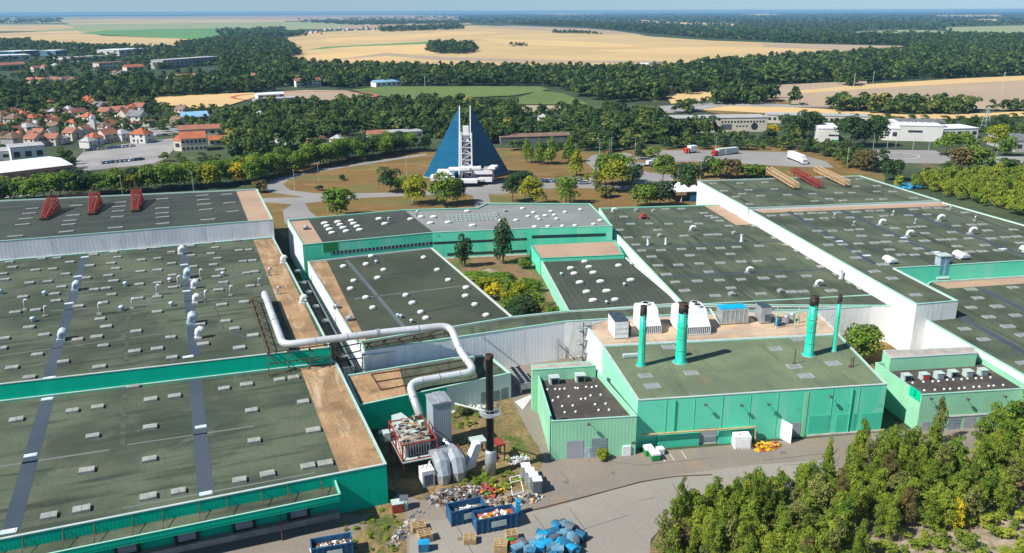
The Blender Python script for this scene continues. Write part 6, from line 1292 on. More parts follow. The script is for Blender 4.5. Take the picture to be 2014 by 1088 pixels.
# ------------------------------------------------------------------ lamp posts, mast, poles
def proto_lamp():
    t=empty('street_lamp',(0,0,0),0,None,'lamp post')
    mb=MB(); mb.tube([(0,0,0),(0,0,9)],[.11,.07],6); mb.build('pole',M['coping'],t,world=False)
    mb=MB(); mb.tube([(0,0,9),(.9,0,9.2)],.05,4); mb.build('arm',M['coping'],t,world=False)
    mb=MB(); mb.box((1.1,0,9.2),(.7,.3,.15)); mb.build('lamp_head',M['white2'],t,world=False); return t
lp=proto_lamp(); L9=[(129,395),(242,388),(381,376),(580,374),(627,358),(800,345),(1179,306),(1198,309),(1202,303),(1131,322),(1249,304),(1236,342),(1332,372),(1353,318),(1425,334),(1377,356),(1407,300),(1640,296),(1717,294),(1744,296),(1761,294),(1795,295),(1826,296),(1665,330),(1749,352),(1864,344),(1895,304),(1960,305)]
for i,(x,y) in enumerate(sorted(L9)):
    o=lp if i==0 else copy_tree(lp); o.location=P(x,y,0); o.rotation_euler=(0,0,random.uniform(0,6)); o['group']='lamp posts round the park and the roads'
    o['label']='tall thin grey lamp post, %s from the left'%(ORD[i] if i<20 else ['twenty first','twenty second','twenty third','twenty fourth','twenty fifth','twenty sixth','twenty seventh','twenty eighth'][i-20])
t=empty('power_pylon',P(1937,256,0),.2,'grey lattice electricity pylon above the scrub at right','pylon')
mb=MB(); b4=[(-2.2,-2.2),(2.2,-2.2),(2.2,2.2),(-2.2,2.2)]
for i in range(4):
    p,q=b4[i],b4[(i+1)%4]; mb.tube([(p[0],p[1],0),(p[0]*.12,p[1]*.12,15)],.14,4)
    for k in range(6):
        f,g_=1-k/6*.88,1-(k+1)/6*.88; mb.tube([(p[0]*f,p[1]*f,15*k/6),(q[0]*g_,q[1]*g_,15*(k+1)/6)],.08,4)
mb.build('lattice',M['coping'],t,world=False); mb=MB()
for z in (11,13.5): mb.tube([(-3.5,0,z),(3.5,0,z)],.12,4)
mb.build('crossarms',M['coping'],t,world=False)
for i,(x,y,h_) in enumerate(((1679,172,14),(1717,163,12),(1970,185,20),(836,170,10))):
    b=P(x,y,.5); mb=MB(); mb.tube([b,b+Vector((0,0,h_))],.25,5); mb.tube([b+Vector((-1.4,0,h_-1)),b+Vector((1.4,0,h_-1))],.12,4)
    tag(mb.build('wooden_pole',M['coping']),['thin line pole beside the lone dark tree in the fields','short white pole in the golden strip','leaning line pole in the bare fallow field at right','thin white mast at the near edge of the wood above the green field'][i],'pole')
heap('blue_tarps','blue sheeting heaped beyond the far east hall',P(1780,368),.2,9,3.5,1.6,50,['blue','bluedark'],0,(1.2,3.0))
# ------------------------------------------------------------------ foliage
def leafmat(name,stops,trans=.25,objvar=.25):
    m=bpy.data.materials.new(name); m.use_nodes=True; n=m.node_tree.nodes; L=m.node_tree.links; b=n['Principled BSDF']
    at=n.new('ShaderNodeAttribute'); at.attribute_name='tone'; oi=n.new('ShaderNodeObjectInfo')
    ma=n.new('ShaderNodeMath'); ma.operation='MULTIPLY_ADD'; L.new(oi.outputs['Random'],ma.inputs[0]); ma.inputs[1].default_value=objvar; L.new(at.outputs['Fac'],ma.inputs[2])
    sb=n.new('ShaderNodeMath'); sb.operation='SUBTRACT'; L.new(ma.outputs[0],sb.inputs[0]); sb.inputs[1].default_value=objvar/2
    cr_=n.new('ShaderNodeValToRGB'); L.new(sb.outputs[0],cr_.inputs[0]); e=cr_.color_ramp.elements
    while len(e)<len(stops): e.new(.5)
    for el,(p_,c) in zip(e,stops): el.position=p_; el.color=(*c,1)
    L.new(cr_.outputs[0],b.inputs['Base Color']); b.inputs['Roughness'].default_value=.7; b.inputs['Specular IOR Level'].default_value=.2
    tr=n.new('ShaderNodeBsdfTranslucent'); L.new(cr_.outputs[0],tr.inputs[0]); mx=n.new('ShaderNodeMixShader'); mx.inputs[0].default_value=trans
    L.new(b.outputs[0],mx.inputs[1]); L.new(tr.outputs[0],mx.inputs[2]); L.new(mx.outputs[0],n['Material Output'].inputs['Surface']); return m
FM={'dark':leafmat('dark_foliage',[(0,(.022,.052,.020)),(.5,(.050,.100,.030)),(1,(.105,.165,.045))]),
'mid':leafmat('green_foliage',[(0,(.058,.112,.012)),(.5,(.135,.230,.022)),(1,(.25,.34,.045))]),
'yg':leafmat('yellow_green_foliage',[(0,(.13,.17,.008)),(.5,(.27,.30,.014)),(1,(.42,.40,.03))]),
'yel':leafmat('yellow_foliage',[(0,(.30,.27,.008)),(.5,(.55,.45,.012)),(1,(.75,.60,.03))]),
'olive':leafmat('olive_foliage',[(0,(.09,.115,.030)),(.5,(.19,.215,.050)),(1,(.32,.32,.09))]),
'rust':leafmat('browning_foliage',[(0,(.08,.075,.025)),(.5,(.17,.14,.045)),(1,(.28,.21,.08))]),
'wood':leafmat('woodland_foliage',[(0,(.024,.055,.018)),(.30,(.055,.105,.026)),(.60,(.105,.165,.036)),(.85,(.19,.235,.045)),(1,(.30,.27,.06))],.35,0),
'plant':leafmat('sapling_foliage',[(0,(.095,.160,.020)),(.4,(.21,.30,.034)),(.75,(.33,.40,.045)),(1,(.46,.46,.06))],.45,.42)}
M['bark']=mat('tree_bark',(.12,.095,.07),(.07,.055,.04),scale=2,rough=.95); M['barkpale']=mat('pale_bark',(.32,.28,.22),(.22,.19,.15),scale=2,rough=.95)
def crown_arrays(n,seed,shape='round',ls=.065,lobes=12):
    r=np.random.default_rng(seed)
    # lobes in a unit tree: width 1 (radius .5), height 1, crown from zb to 1
    zb={'round':.12,'column':.10,'cone':.08,'bush':.0,'loose':.10,'far':.02}[shape]
    C=[];Rl=[]
    for k in range(lobes):
        t=(k+.5)/lobes if shape in('loose','column','cone') else r.uniform(0,1)
        a=r.uniform(0,6.283)
        if shape in('round','bush','far'):
            zz=zb+(1-zb)*(.2+.62*t); w_=math.sqrt(max(.05,1-((zz-(zb+.45*(1-zb)))/(.62*(1-zb)))**2)); rad=r.uniform(.12,.30)*w_; C.append((rad*math.cos(a),rad*math.sin(a),zz)); Rl.append(r.uniform(.17,.27))
        elif shape=='column': w_=.55+.45*math.sin(math.pi*min(1,t*1.1)); rad=r.uniform(.05,.22)*w_; C.append((rad*math.cos(a),rad*math.sin(a),zb+(.92-zb)*t)); Rl.append(.26*w_)
        elif shape=='cone': w_=1.05-t; rad=r.uniform(.05,.27)*w_; C.append((rad*math.cos(a),rad*math.sin(a),zb+.08+(.86-zb)*t)); Rl.append(.10+.22*w_)
        else: w_=(1.10-t)**.5*(.55+.45*min(1,t*3)); rad=r.uniform(.08,.42)*w_; C.append((rad*math.cos(a),rad*math.sin(a),zb+(.95-zb)*t**.85*r.uniform(.85,1.05))); Rl.append(r.uniform(.07,.19)*(.4+.6*w_))
    C=np.array(C);Rl=np.array(Rl); lt=r.uniform(-.22,.22,lobes)
    k=r.choice(lobes,n,p=Rl**2/np.sum(Rl**2)); d=r.normal(size=(n,3)); d/=np.linalg.norm(d,axis=1)[:,None]
    d[:,2]=np.where(d[:,2]<-.35,-d[:,2],d[:,2])
    asp=1.0 if shape in('round','bush','far') else .55
    rad=Rl[k]*(1-.35*r.random(n)**2)*r.uniform(.9,1.12,n)
    c=C[k]+d*rad[:,None]*np.array([1,1,{'loose':.75,'column':.7,'cone':.7}.get(shape,.8)])
    nn=d*.75+np.array([0,0,.50])+r.normal(size=(n,3))*.45; nn/=np.linalg.norm(nn,axis=1)[:,None]
    u=np.cross(nn,r.normal(size=(n,3))); u/=np.linalg.norm(u,axis=1)[:,None]; v=np.cross(nn,u)
    s=(ls*r.uniform(.6,1.35,n))[:,None]/2; sv=s*r.uniform(.6,1.0,n)[:,None]
    V=np.stack([c-u*s-v*sv*.6,c+u*s*.7-v*sv,c+u*s+v*sv*.7,c-u*s*.6+v*sv],1)
    tone=np.clip(.42+lt[k]+r.normal(size=n)*.16,0,1)
    return V.reshape(-1,3),tone
def quads_mesh(name,V,tone,m):
    n=len(tone); me=bpy.data.meshes.new(name); me.vertices.add(4*n); me.vertices.foreach_set('co',V.astype(np.float32).ravel())
    me.loops.add(4*n); me.loops.foreach_set('vertex_index',np.arange(4*n,dtype=np.int32)); me.polygons.add(n); me.polygons.foreach_set('loop_start',np.arange(0,4*n,4,dtype=np.int32))
    at=me.attributes.new('tone','FLOAT','FACE'); at.data.foreach_set('value',tone.astype(np.float32)); me.materials.append(m); me.update(); me.validate(); return me
LIB={}
def lib(shape,nv,n,ls,lobes):
    for i in range(nv): LIB[(shape,i)]=quads_mesh(shape+'_crown',*crown_arrays(n,hash((len(LIB)+3))%9999,shape,ls,lobes),FM['mid'])
lib('round',5,1900,.058,16); lib('column',3,1400,.06,13); lib('cone',3,1300,.06,10); lib('bush',4,900,.085,9); lib('loose',10,3600,.036,48)
NV={'round':5,'column':3,'cone':3,'bush':4,'loose':10}
def trunk_mesh(seed,limbs):
    r=random.Random(seed); mb=MB(); mb.tube([(0,0,-.01),(r.uniform(-.01,.01),r.uniform(-.01,.01),.3),(r.uniform(-.03,.03),r.uniform(-.03,.03),.6),(0,0,.88)],[.028,.022,.014,.004],6)
    for k in range(limbs):
        z=r.uniform(.15,.65); a=r.uniform(0,6.28); l=r.uniform(.18,.34); mb.tube([(0,0,z),(l*.5*math.cos(a),l*.5*math.sin(a),z+.08),(l*math.cos(a),l*math.sin(a),z+.2)],[.012,.009,.003],4)
    return mb.mesh('trunk',[M['bark']])
TR=[trunk_mesh(s,7) for s in range(4)]
def tree(shape,pos,h,w_,fm,label,group=None,name='tree',cat='tree'):
    t=empty(name,pos,random.uniform(0,6.28),label,cat,group)
    c=child('crown',LIB[(shape,random.randrange(NV[shape]))],t,sc=(w_,w_,h)); c.material_slots[0].link='OBJECT'; c.material_slots[0].material=FM[fm]
    k=child('trunk',random.choice(TR),t,sc=(h*.6,h*.6,h)); return t
def inpoly(X,Y,poly):
    ins=np.zeros(len(X),bool); n=len(poly)
    for i in range(n):
        x0,y0=poly[i][:2]; x1,y1=poly[(i+1)%n][:2]
        c=((y0>Y)!=(y1>Y)); 
        with np.errstate(all='ignore'): xi=(x1-x0)*(Y-y0)/(y1-y0)+x0
        ins^= c&(X<xi)
    return ins
def scatter(px,sp__,z=0,jit=.45,r=rng):
    poly=[P(x,y,z) for x,y in px]; xs=[p.x for p in poly]; ys=[p.y for p in poly]
    gx,gy=np.meshgrid(np.arange(min(xs),max(xs),sp__),np.arange(min(ys),max(ys),sp__)); X=gx.ravel()+r.uniform(-jit,jit,gx.size)*sp__; Y=gy.ravel()+r.uniform(-jit,jit,gx.size)*sp__
    k=inpoly(X,Y,poly); return X[k],Y[k]
FC={}
def wood(name,label,regs,n,ls,fm='wood',z=0,avoid=()):
    """one object for a mass of trees: regs = (px polygon, spacing, height, width, tone shift)"""
    if n not in FC: FC[n]=[crown_arrays(n,50+i,'far',ls,7) for i in range(6)]
    Vs=[];Ts=[]
    for px,sp__,h,w_,ts in regs:
        X,Y=scatter(px,sp__,z); big=np.zeros(len(X),bool)
        if h>=8: X2,Y2=scatter(px,sp__*2.6,z); X=np.concatenate([X,X2]); Y=np.concatenate([Y,Y2]); big=np.concatenate([big,np.ones(len(X2),bool)])
        if avoid:
            keep=np.ones(len(X),bool)
            for (ax,ay,ar) in avoid: q=P(ax,ay,z); keep&=((X-q.x)**2+((Y-q.y)*.7)**2)>ar*ar
            X,Y,big=X[keep],Y[keep],big[keep]
        for i in range(len(X)):
            V,T=FC[n][rng.integers(6)]; a=rng.uniform(0,6.283); s=rng.uniform(.62,1.3); ww=w_*rng.uniform(.7,1.35); hh_=h*s
            if big[i]: ww=w_*rng.uniform(1.2,1.7); hh_=h*rng.uniform(1.0,1.3)
            x=V[:,0]*math.cos(a)-V[:,1]*math.sin(a); y=V[:,0]*math.sin(a)+V[:,1]*math.cos(a)
            Vs.append(np.stack([x*ww+X[i],y*ww+Y[i],V[:,2]*hh_+z],1)); t_=rng.normal()*.17+ts+(.14 if big[i] else .03); Ts.append(np.clip(T*.8+t_,0,1))
    V=np.concatenate(Vs); T=np.concatenate(Ts); me=quads_mesh(name,V,T,FM[fm]); o=bpy.data.objects.new(name,me); col.objects.link(o); print(name,label,len(T)); return tag(o,label,None,None,'stuff')
# --- single trees of the park and the courtyard
PT_=[('round',768,378,9.5,11,'dark','round dark tree on the dry lawn, left of the two yellow green ones'),('round',788,378,6,6,'mid','small green tree tucked behind the round dark one'),
('round',815,403,11,11.5,'yg','broad yellow green tree on the lawn below the pyramid, left of its pair'),('round',875,405,11.3,13,'mid','broad green tree on the lawn below the pyramid, right of its pair'),('round',900,399,9.5,8,'dark','dark tree half behind the broad green one'),
('round',664,428,11,14,'mid','spreading green tree just behind the north block roof'),('bush',674,355,2.6,3.8,'dark','round clipped shrub on the left lawn, upper of two'),('bush',627,375,2.6,4,'dark','round clipped shrub on the left lawn, lower of two'),
('bush',514,378,5,8,'rust','brownish shrub by the corner of the tall left hall'),('round',1026,366,6,13,'dark','wide low dark tree at the pyramid forecourt'),('round',1008,398,9.5,9,'dark','dark tree left of the yellowing one behind the grey membrane'),
('round',1047,404,10.5,10.5,'yg','yellowing tree behind the grey membrane roof'),('round',1113,402,10.5,11,'mid','green tree alone behind the grey membrane roof'),('cone',1036,320,11.5,8,'mid','first cone shaped tree of the row right of the pyramid'),('cone',1062,322,12,8,'mid','second cone shaped tree of the row right of the pyramid'),
('cone',1084,324,13,9,'mid','tallest cone shaped tree of the row right of the pyramid'),('cone',1119,320,12,10,'mid','detached cone shaped tree at the right end of the row'),('cone',1134,347,12.5,9,'yg','bright yellow green cone shaped tree near the park lot'),('round',1190,365,13,12,'mid','green tree behind the golden one near the junction'),
('round',1224,362,13,13,'mid','tall green tree at the right of the golden one'),('round',1204,376,12,15,'yg','golden yellow green tree, brightest by the junction'),('round',1245,366,9,8,'dark','dark tree right of the golden one'),('column',1173,378,8,5,'olive','thin pale tree left of the golden one'),
('bush',1188,388,5,9,'olive','sparse olive bush on the dry lawn'),('bush',1155,358,4,4,'yg','small yellow bush by the park lot'),('round',1303,364,12,11.5,'mid','round green tree on the road verge'),('round',1352,388,14,11,'dark','tall dark tree at the corner of the far east hall'),('round',1338,366,10,8,'dark','dark tree behind the tall one at the far east hall'),
('round',1270,408,9,12,'mid','wide green tree behind the back edge of the east hall'),('round',1298,406,10,12,'dark','darker tree right of the wide green one'),('cone',1255,314,8,7,'dark','dark conifer on the road bend'),('bush',1284,309,5,10,'mid','green shrub beside the dark conifer'),
('bush',1404,348,9,12,'mid','reddish green tree left in the strip before the far east hall'),('bush',1432,350,9,12,'rust','browning tree in the strip before the far east hall'),('bush',1384,350,7,7,'dark','dark shrub at the left of the browning tree'),('bush',1466,350,7,13,'mid','low wide shrub before the far east hall'),('bush',1493,349,6,11,'mid','shrub at the right end of the strip'),
('round',1560,272,13,18,'dark','big dark tree right of the round window building'),('round',1592,271,15,17,'dark','second big dark tree, taller and further right'),('round',1672,288,15,18,'dark','big dark tree hiding the white factory, left'),('round',1700,288,14,16,'dark','big dark tree hiding the white factory, middle'),('round',1724,288,16,15,'dark','big dark tree hiding the white factory, right'),
('column',1580,272,10,6,'olive','pale slim tree before the big dark ones'),('round',1518,275,9,7,'yel','yellow tree at the left of the big dark ones'),('round',1860,306,11,14,'mid','green tree at the end of the marked court'),('round',1900,302,10,12,'mid','green tree right of the marked court'),('round',1955,297,14,12,'yg','tall yellow green tree by the side road'),('round',1978,306,9,10,'mid','green tree right of the tall yellow green one'),
('round',1756,355,9.5,10,'dark','dark round tree right of the reddish belt'),('round',1885,340,12,15,'rust','reddish green tree above the olive thicket'),('round',1922,342,12,15,'mid','green tree above the olive thicket at right'),('round',1700,336,10,12,'rust','browning tree by the road end'),
('column',914,525,9.2,6.2,'dark','dark columnar tree in the courtyard, left of two'),('column',990,519,12.5,7.8,'dark','dark columnar tree in the courtyard, taller right one'),
('bush',968,592,4.2,5.5,'yel','bright yellow bush in the courtyard'),('bush',994,598,4,5,'yg','yellow green bush beside the bright yellow one'),('bush',1020,588,4.5,5.5,'yg','yellow green bush in the middle of the courtyard'),('bush',1000,575,3.5,5,'mid','green bush behind the yellow ones'),('bush',1030,615,4,7,'dark','dark bush at the lower end of the courtyard'),('bush',1058,604,3.5,5,'mid','green bush by the mint side wall, lower'),('bush',1052,575,3,4.5,'mid','green bush by the mint side wall, middle'),('bush',1033,527,3,4.5,'mid','green bush by the mint side wall, upper'),('bush',1010,628,3,6,'dark','low dark bush behind the gallery roof'),('bush',1085,625,3,4,'mid','green bush in the near corner of the courtyard'),('bush',950,570,3,4.5,'yg','yellowish bush by the middle hall edge'),
('bush',935,548,1.6,9,'mid','long clipped shrub row below the left courtyard tree'),('bush',985,552,1.8,9,'mid','long clipped shrub row below the right courtyard tree'),('bush',1035,560,2.2,5,'mid','low shrub by the mint wall beneath the link block'),('bush',960,562,1.5,7,'yg','low yellow green shrub row in the courtyard'),('bush',1045,592,2.6,4.5,'mid','green shrub between the mint wall bushes'),('bush',1000,612,3.2,5,'mid','deep green shrub under the yellow ones'),('bush',1075,615,2.4,4,'olive','olive shrub in the near courtyard corner'),('round',1020,505,7,6.5,'dark','dark tree in the far courtyard corner by the link block'),
('round',1697,712,8.2,9.5,'mid','big reddish tipped bush beside the right edge of the boiler house'),('bush',1186,905,2.0,2.4,'yg','little green shrub before the annex shutters'),('bush',905,815,2.5,3,'olive','weedy bush between tower and pale annex wall')]
for sh,x,y,h,w_,fm,lab in PT_:
    tree(sh,P(x,y,3.8 if (900<x<1090 and 510<y<640) else 0.01),h*1.12,w_*1.14,fm,lab,None,'bush' if sh=='bush' else 'tree','bush' if sh=='bush' else 'tree')
# --- the hedge belt of tall trees behind the left halls
bl=[P(x,y,0) for x,y in ((-60,412),(120,396),(240,386),(380,374),(500,362),(560,345),(620,333),(720,315),(840,297))]
cum=[0]
for a,b in zip(bl,bl[1:]): cum.append(cum[-1]+(b-a).length)
nb=74
for i in range(nb):
    s=cum[-1]*(i+.5)/nb; k=max(j for j in range(len(bl)-1) if cum[j]<=s); q=lerp(bl[k],bl[k+1],(s-cum[k])/(cum[k+1]-cum[k])); d=(bl[k+1]-bl[k]).normalized(); nn=Vector((-d.y,d.x,0))
    q=q+nn*(random.uniform(0,5) if i%2 else random.uniform(6,13)); 
    fm='yel' if i in (33,38) else ('yg' if i in (19,29) else random.choice(['mid','mid','mid','dark','mid']))
    lab={'mid':'green tree in the tall hedge belt behind the left halls','dark':'dark green tree in the tall hedge belt behind the left halls'}.get(fm) or ('%s tree in the left hedge belt, %s of that colour from the left'%({'yel':'yellow','yg':'yellow green'}[fm],'first' if i in (33,19) else 'second'))
    tree('round',q,random.uniform(8.5,12.5),random.uniform(10,14),fm,lab,'trees of the tall hedge belt behind the left halls')
# --- young plantation in the foreground
pl=[(1288,1130),(1305,1062),(1340,1020),(1400,995),(1470,985),(1560,968),(1640,950),(1690,905),(1760,893),(1830,900),(1870,925),(1990,888),(2100,862),(2230,960),(2100,1020),(1990,1015),(1900,1045),(1790,1052),(1720,1075),(1700,1140),(1600,1230),(1290,1230)]
X,Y=scatter(pl,3.0,0,.45); print('plantation',len(X))
yl=[P(1880,1040,0),P(1600,1140,0)]
gp_='young trees of the foreground plantation'
for x,y in zip(X,Y):
    px_,py_=proj(x,y,0); 
    if px_>2080 or py_>1215: continue
    near=min((Vector((x,y,0))-q).length for q in yl); fm=random.choices(['plant','plant','mid','olive','rust'],[7,5,1.2,2.0,.3])[0]
    h=random.uniform(4.6,7.6)*(1.15 if random.random()<.2 else 1); 
    lab={'plant':'fresh green young tree in the foreground plantation','mid':'deep green young tree in the foreground plantation','olive':'olive green young tree in the foreground plantation','rust':'browning young tree in the foreground plantation'}[fm]
    slim=random.random()<.28
    tree('column' if slim and random.random()<.4 else 'loose',Vector((x,y,0)),h*(1.25 if slim else 1),random.uniform(2.6,3.6) if slim else random.uniform(4.0,6.0),fm,lab,gp_,'young_tree')
tree('loose',P(1878,1042,0),5.5,3.6,'yel','bright yellow young tree at the edge of the plantation, right',None,'young_tree'); tree('loose',P(1600,1135,0),5.5,4.0,'yel','yellow young tree at the bottom edge of the plantation',None,'young_tree')
for x_,y_,h_,w_ in ((1948,868,8,6),(1985,880,9.5,7),(2012,872,10.5,7.5),(1925,885,6.5,5),(2030,890,9,7),(1998,900,8,6),(1965,905,7.5,6)): tree('loose',P(x_,y_,0),h_,w_,'mid','tall deep green tree of the clump before the corner building at right','clump of tall trees before the corner building','young_tree')
tree('column',P(1842,872,0),9.5,2.8,'olive','slim pale poplar before the corner mint building',None,'young_tree')
# --- masses of trees
wood('scrub','olive thicket of young trees right of the east halls',[([(1735,382),(1800,362),(1900,350),(2014,345),(2300,345),(2300,520),(2014,430),(1850,385),(1790,372)],4.3,6.5,5.0,.12)],300,.10,'plant')
wood('bushes','low bushes on the stony bank at the lower right',[([(1690,1065),(1900,1025),(2100,990),(2200,1200),(1600,1200)],2.6,2.0,2.6,.12),([(1330,1000),(1420,975),(1560,958),(1480,1000),(1330,1060)],4,2.2,3,.0)],300,.11,'plant')
wood('weeds','weeds growing round the abandoned yard plant',[([(900,935),(1010,925),(1035,950),(985,975),(905,965)],1.3,.8,1.3,.2),([(660,1020),(780,990),(800,1100),(700,1100)],2.2,.5,1.2,.15),([(985,880),(1030,880),(1045,905),(990,910)],2,.7,1.2,.1),([(885,805),(935,800),(960,830),(900,850)],1.8,1.0,1.4,.2)],120,.16,'plant')
AV=[(186,262,6),(315,235,9),(380,238,14),(390,300,20),(300,280,25),(200,300,22),(250,275,20)]
wood('woodland','trees growing between the town houses',[([(-60,215),(100,205),(280,200),(350,215),(450,215),(480,260),(470,290),(430,262),(330,262),(240,265),(140,275),(60,285),(-60,290)],10.5,6.5,8,.04),([(-60,205),(120,208),(260,208),(300,205),(300,222),(-60,232)],9,10,10,-.05),([(110,320),(135,318),(150,335),(125,338)],7,9,8,.1),([(440,255),(520,240),(560,300),(450,330),(430,300)],9,8,9,.05),([(-60,300),(20,300),(30,312),(-60,318)],8,7,8,0),([(290,310),(410,300),(440,300),(430,330),(330,345)],12,5,7,.1)],110,.17,'wood',0,AV)
EST=[(55,115,58),(20,126,50),(120,114,20),(158,109,24),(218,110,24),(260,115,34),(310,108,22),(377,141,62),(223,143,38),(15,145,45),(265,144,24),(182,127,36),(100,170,52),(125,172,40),(75,172,40),(360,163,30),(555,174,16),(607,178,28),(931,158,10),(765,176,26),(1377,176,16),(1440,178,28),(1455,178,22)]
wood('woodland','dark wooded belt above the town',[([(-300,168),(60,170),(200,172),(320,164),(500,162),(700,162),(702,174),(600,172),(500,182),(290,193),(250,203),(130,212),(60,203),(-300,212)],9.0,12,12,-.08)],110,.17,'wood',0,EST)
wood('woodland','wooded hill above the left estate',[([(350,92),(470,76),(560,84),(590,108),(545,125),(600,138),(700,150),(700,160),(500,158),(440,146),(430,120)],9.5,13,13,-.08)],110,.17)
wood('woodland','trees between the estate blocks, upper left',[([(-300,98),(330,100),(430,120),(440,158),(200,168),(60,160),(-300,150)],20,8.5,12,-.05),([(60,100),(250,96),(330,99),(420,112),(330,108),(60,106)],14,12,11,-.08),([(-300,85),(60,82),(70,92),(-300,97)],14,11,14,-.05),([(50,88),(235,98),(235,102),(60,100)],13,12,12,-.1)],70,.2,'wood',0,EST)
wood('woodland','broad wooded valley belt across the middle',[([(540,130),(600,135),(650,142),(1000,146),(1300,148),(1340,140),(1370,168),(1300,200),(1180,203),(1110,178),(1060,168),(700,170),(560,165)],9.2,14,12.5,-.06),([(1405,208),(1410,186),(1500,183),(1530,200),(1500,206)],9,13,12,-.06),([(1325,218),(1360,216),(1362,226),(1328,226)],9,12,12,-.05)],110,.17,'wood',0,EST)
wood('woodland','mixed trees behind and beside the pyramid',[([(440,238),(500,222),(600,217),(720,212),(800,210),(1005,214),(1020,232),(1160,226),(1290,232),(1310,262),(1290,284),(1160,296),(1000,282),(870,286),(840,284),(700,262),(690,285),(620,300),(560,312),(470,330)],8.4,10.5,10.5,.02),([(1000,285),(1150,290),(1230,298),(1150,300),(1000,296)],8,7,8,.06)],170,.14,'wood',0,[(740,280,16),(780,280,18),(820,280,14),(1058,245,18),(1100,240,12),(1268,266,10),(1040,285,14),(1090,283,14),(917,340,30),(870,292,12),(560,292,14),(625,288,14)])
wood('woodland','green belts between the roads right of the pyramid',[([(1160,296),(1290,286),(1310,272),(1420,282),(1440,270),(1520,275),(1560,280),(1640,290),(1740,300),(1740,345),(1690,345),(1650,322),(1560,297),(1420,293),(1290,294)],8.2,7.5,8.5,.06),([(1300,262),(1425,262),(1425,272),(1310,280)],9,13,13,-.02),([(1745,368),(1850,345),(2014,330),(2300,325),(2300,345),(1850,352)],8,7,9,.06),([(1480,238),(1560,236),(1900,240),(2014,232),(2300,225),(2300,262),(2014,285),(1940,265),(1900,258),(1740,262),(1700,262),(1600,258)],10,5.5,9,.05)],170,.14,'wood',0,[(1480,262,22),(1455,268,18),(1630,284,16),(1810,284,26),(1880,280,22),(1790,306,26),(1690,312,8),(1840,310,12)])
wood('hedgerow','tree lines between the wheat strips at right',[([(1625,216),(1640,210),(1735,212),(1740,219),(1640,221)],7,11,10,.1),([(1700,222),(1760,215),(1900,214),(1925,220),(1900,226),(1720,226)],7.5,12,11,.18),([(1910,219),(2014,214),(2300,212),(2300,218),(2014,221)],8,8,10,.02),([(1556,205),(1572,205),(1572,209),(1556,209)],6,14,9,-.05),([(1660,167),(1680,166),(1680,170),(1662,171)],8,15,14,-.1),([(1360,206),(1420,200),(1490,206),(1400,208)],9,6,9,.02)],110,.17)
wood('woodland','great wood between the wheat fields at right',[([(1330,150),(1360,138),(1600,119),(1790,108),(1795,80),(2014,78),(2600,76),(2600,146),(2014,148),(1900,152),(1660,163),(1500,166),(1330,190)],11.5,15,15,-.05)],60,.22)
wood('woodland','woods beyond the upper wheat field',[([(1010,48),(1150,52.5),(1280,66),(1400,76),(1512,80.5),(1790,87),(1790,80),(1500,75),(1400,64),(1280,55),(1100,44)],20,16,24,-.1),([(840,102),(845,93),(885,90),(930,94),(938,103),(920,107),(860,107)],11,14,15,-.1),([(1000,89),(1030,87),(1040,92),(1010,93)],18,7,12,.0),([(1088,64),(1180,67),(1182,69),(1088,66)],22,12,14,-.05),([(745,60),(905,54),(908,58),(750,64)],24,18,24,-.05),([(1512,80),(1790,84),(1790,90),(1512,83)],14,16,16,-.08)],40,.26)
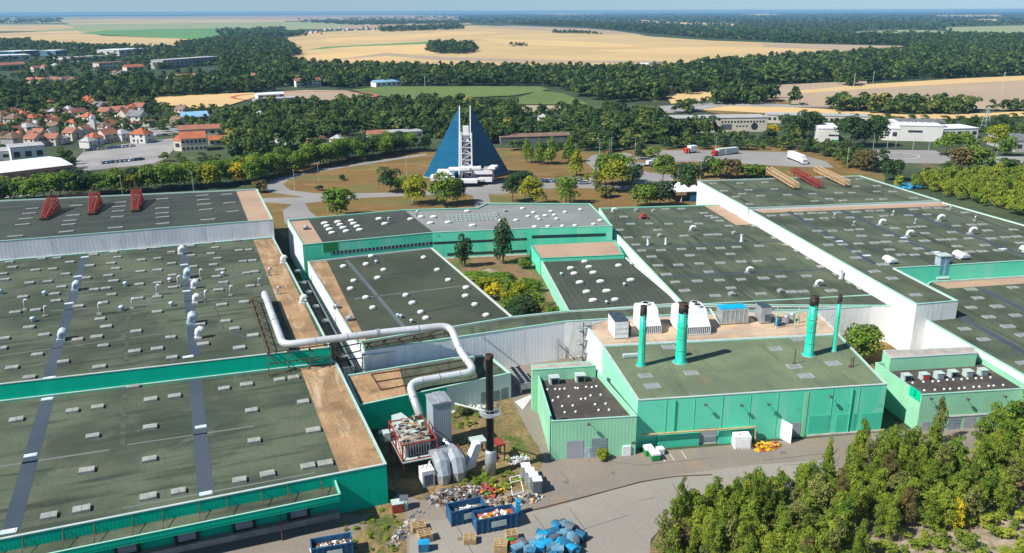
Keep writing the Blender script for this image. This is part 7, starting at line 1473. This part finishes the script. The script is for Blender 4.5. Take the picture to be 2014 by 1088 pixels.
# far woods: clumps of canopy, spaced by distance
Vs=[];Ts=[]
far=[crown_arrays(16,300+i,'far',.42,5) for i in range(5)]
fr_=[([(900,29),(1300,26.5),(2600,16),(2600,50),(1900,58),(1600,66),(1420,70),(1250,60),(1080,49),(930,48),(900,40)],5200),([(560,40),(900,30),(900,46),(760,50),(600,44)],260),([(0,37),(120,36),(122,46),(0,46)],150),([(590,44),(900,42),(930,47),(700,50)],500),([(1640,60),(2300,70),(2300,80),(1790,80),(1512,77),(1430,73)],700),([(760,24),(930,23.5),(930,28),(760,28)],160),([(420,62),(560,56),(560,66),(440,76)],160),([(500,66),(600,66),(600,72),(500,76)],120)]
clear=[[(1250,38),(1300,43),(1440,47),(1475,52),(1400,50.5),(1260,44)],[(1430,70),(1560,67),(1660,68),(1540,77),(1440,75)],[(1610,66),(1760,59),(1840,60),(1900,68),(1880,73),(1780,72),(1640,70)],[(1850,54),(2014,50),(2300,48),(2300,76),(1930,74),(1880,65)],[(1840,30),(1960,29),(1975,33),(1850,33.5)],[(1450,28),(1510,26.5),(1540,29),(1500,31)],[(1925,38),(1960,38),(1960,41.5),(1925,41.5)]]
for poly,n in fr_:
    xs=[p[0] for p in poly]; ys=[p[1] for p in poly]; X=rng.uniform(min(xs),max(xs),n*3); Y=rng.uniform(min(ys),max(ys),n*3); k=inpoly(X,Y,poly)
    for c in clear: k&=~inpoly(X,Y,c)
    X,Y=X[k][:n],Y[k][:n]
    for x,y in zip(X,Y):
        q=P(x,max(y,23.2),0); dist=math.hypot(q.x,q.y)
        if dist>26000: continue
        w_=max(18,dist*.0052)*rng.uniform(.7,1.3); h=rng.uniform(11,19); V,T=far[rng.integers(5)]; t_=rng.normal()*.12
        Vs.append(np.stack([V[:,0]*w_+q.x,V[:,1]*w_*1.2+q.y,V[:,2]*h],1)); Ts.append(np.clip(T*.8+t_-.02,0,1))
me=quads_mesh('far_woodland',np.concatenate(Vs),np.concatenate(Ts),FM['wood']); o=bpy.data.objects.new('far_woodland',me); col.objects.link(o); tag(o,'blue green distant forests up to the horizon',None,None,'stuff')
# ------------------------------------------------------------------ haze
hz=bpy.data.materials.new('haze'); hz.use_nodes=True; n=hz.node_tree.nodes; n.remove(n['Principled BSDF'])
pv=n.new('ShaderNodeVolumePrincipled'); pv.inputs['Color'].default_value=(.30,.60,.92,1); pv.inputs['Density'].default_value=6.5e-5; pv.inputs['Anisotropy'].default_value=.0
hz.node_tree.links.new(pv.outputs[0],n['Material Output'].inputs['Volume'])
mb=MB(); mb.box((0,0,38.5),(66000,66000,83)); ho=tag(mb.build('haze',hz),kind='stuff')
ho.display_type='WIRE'
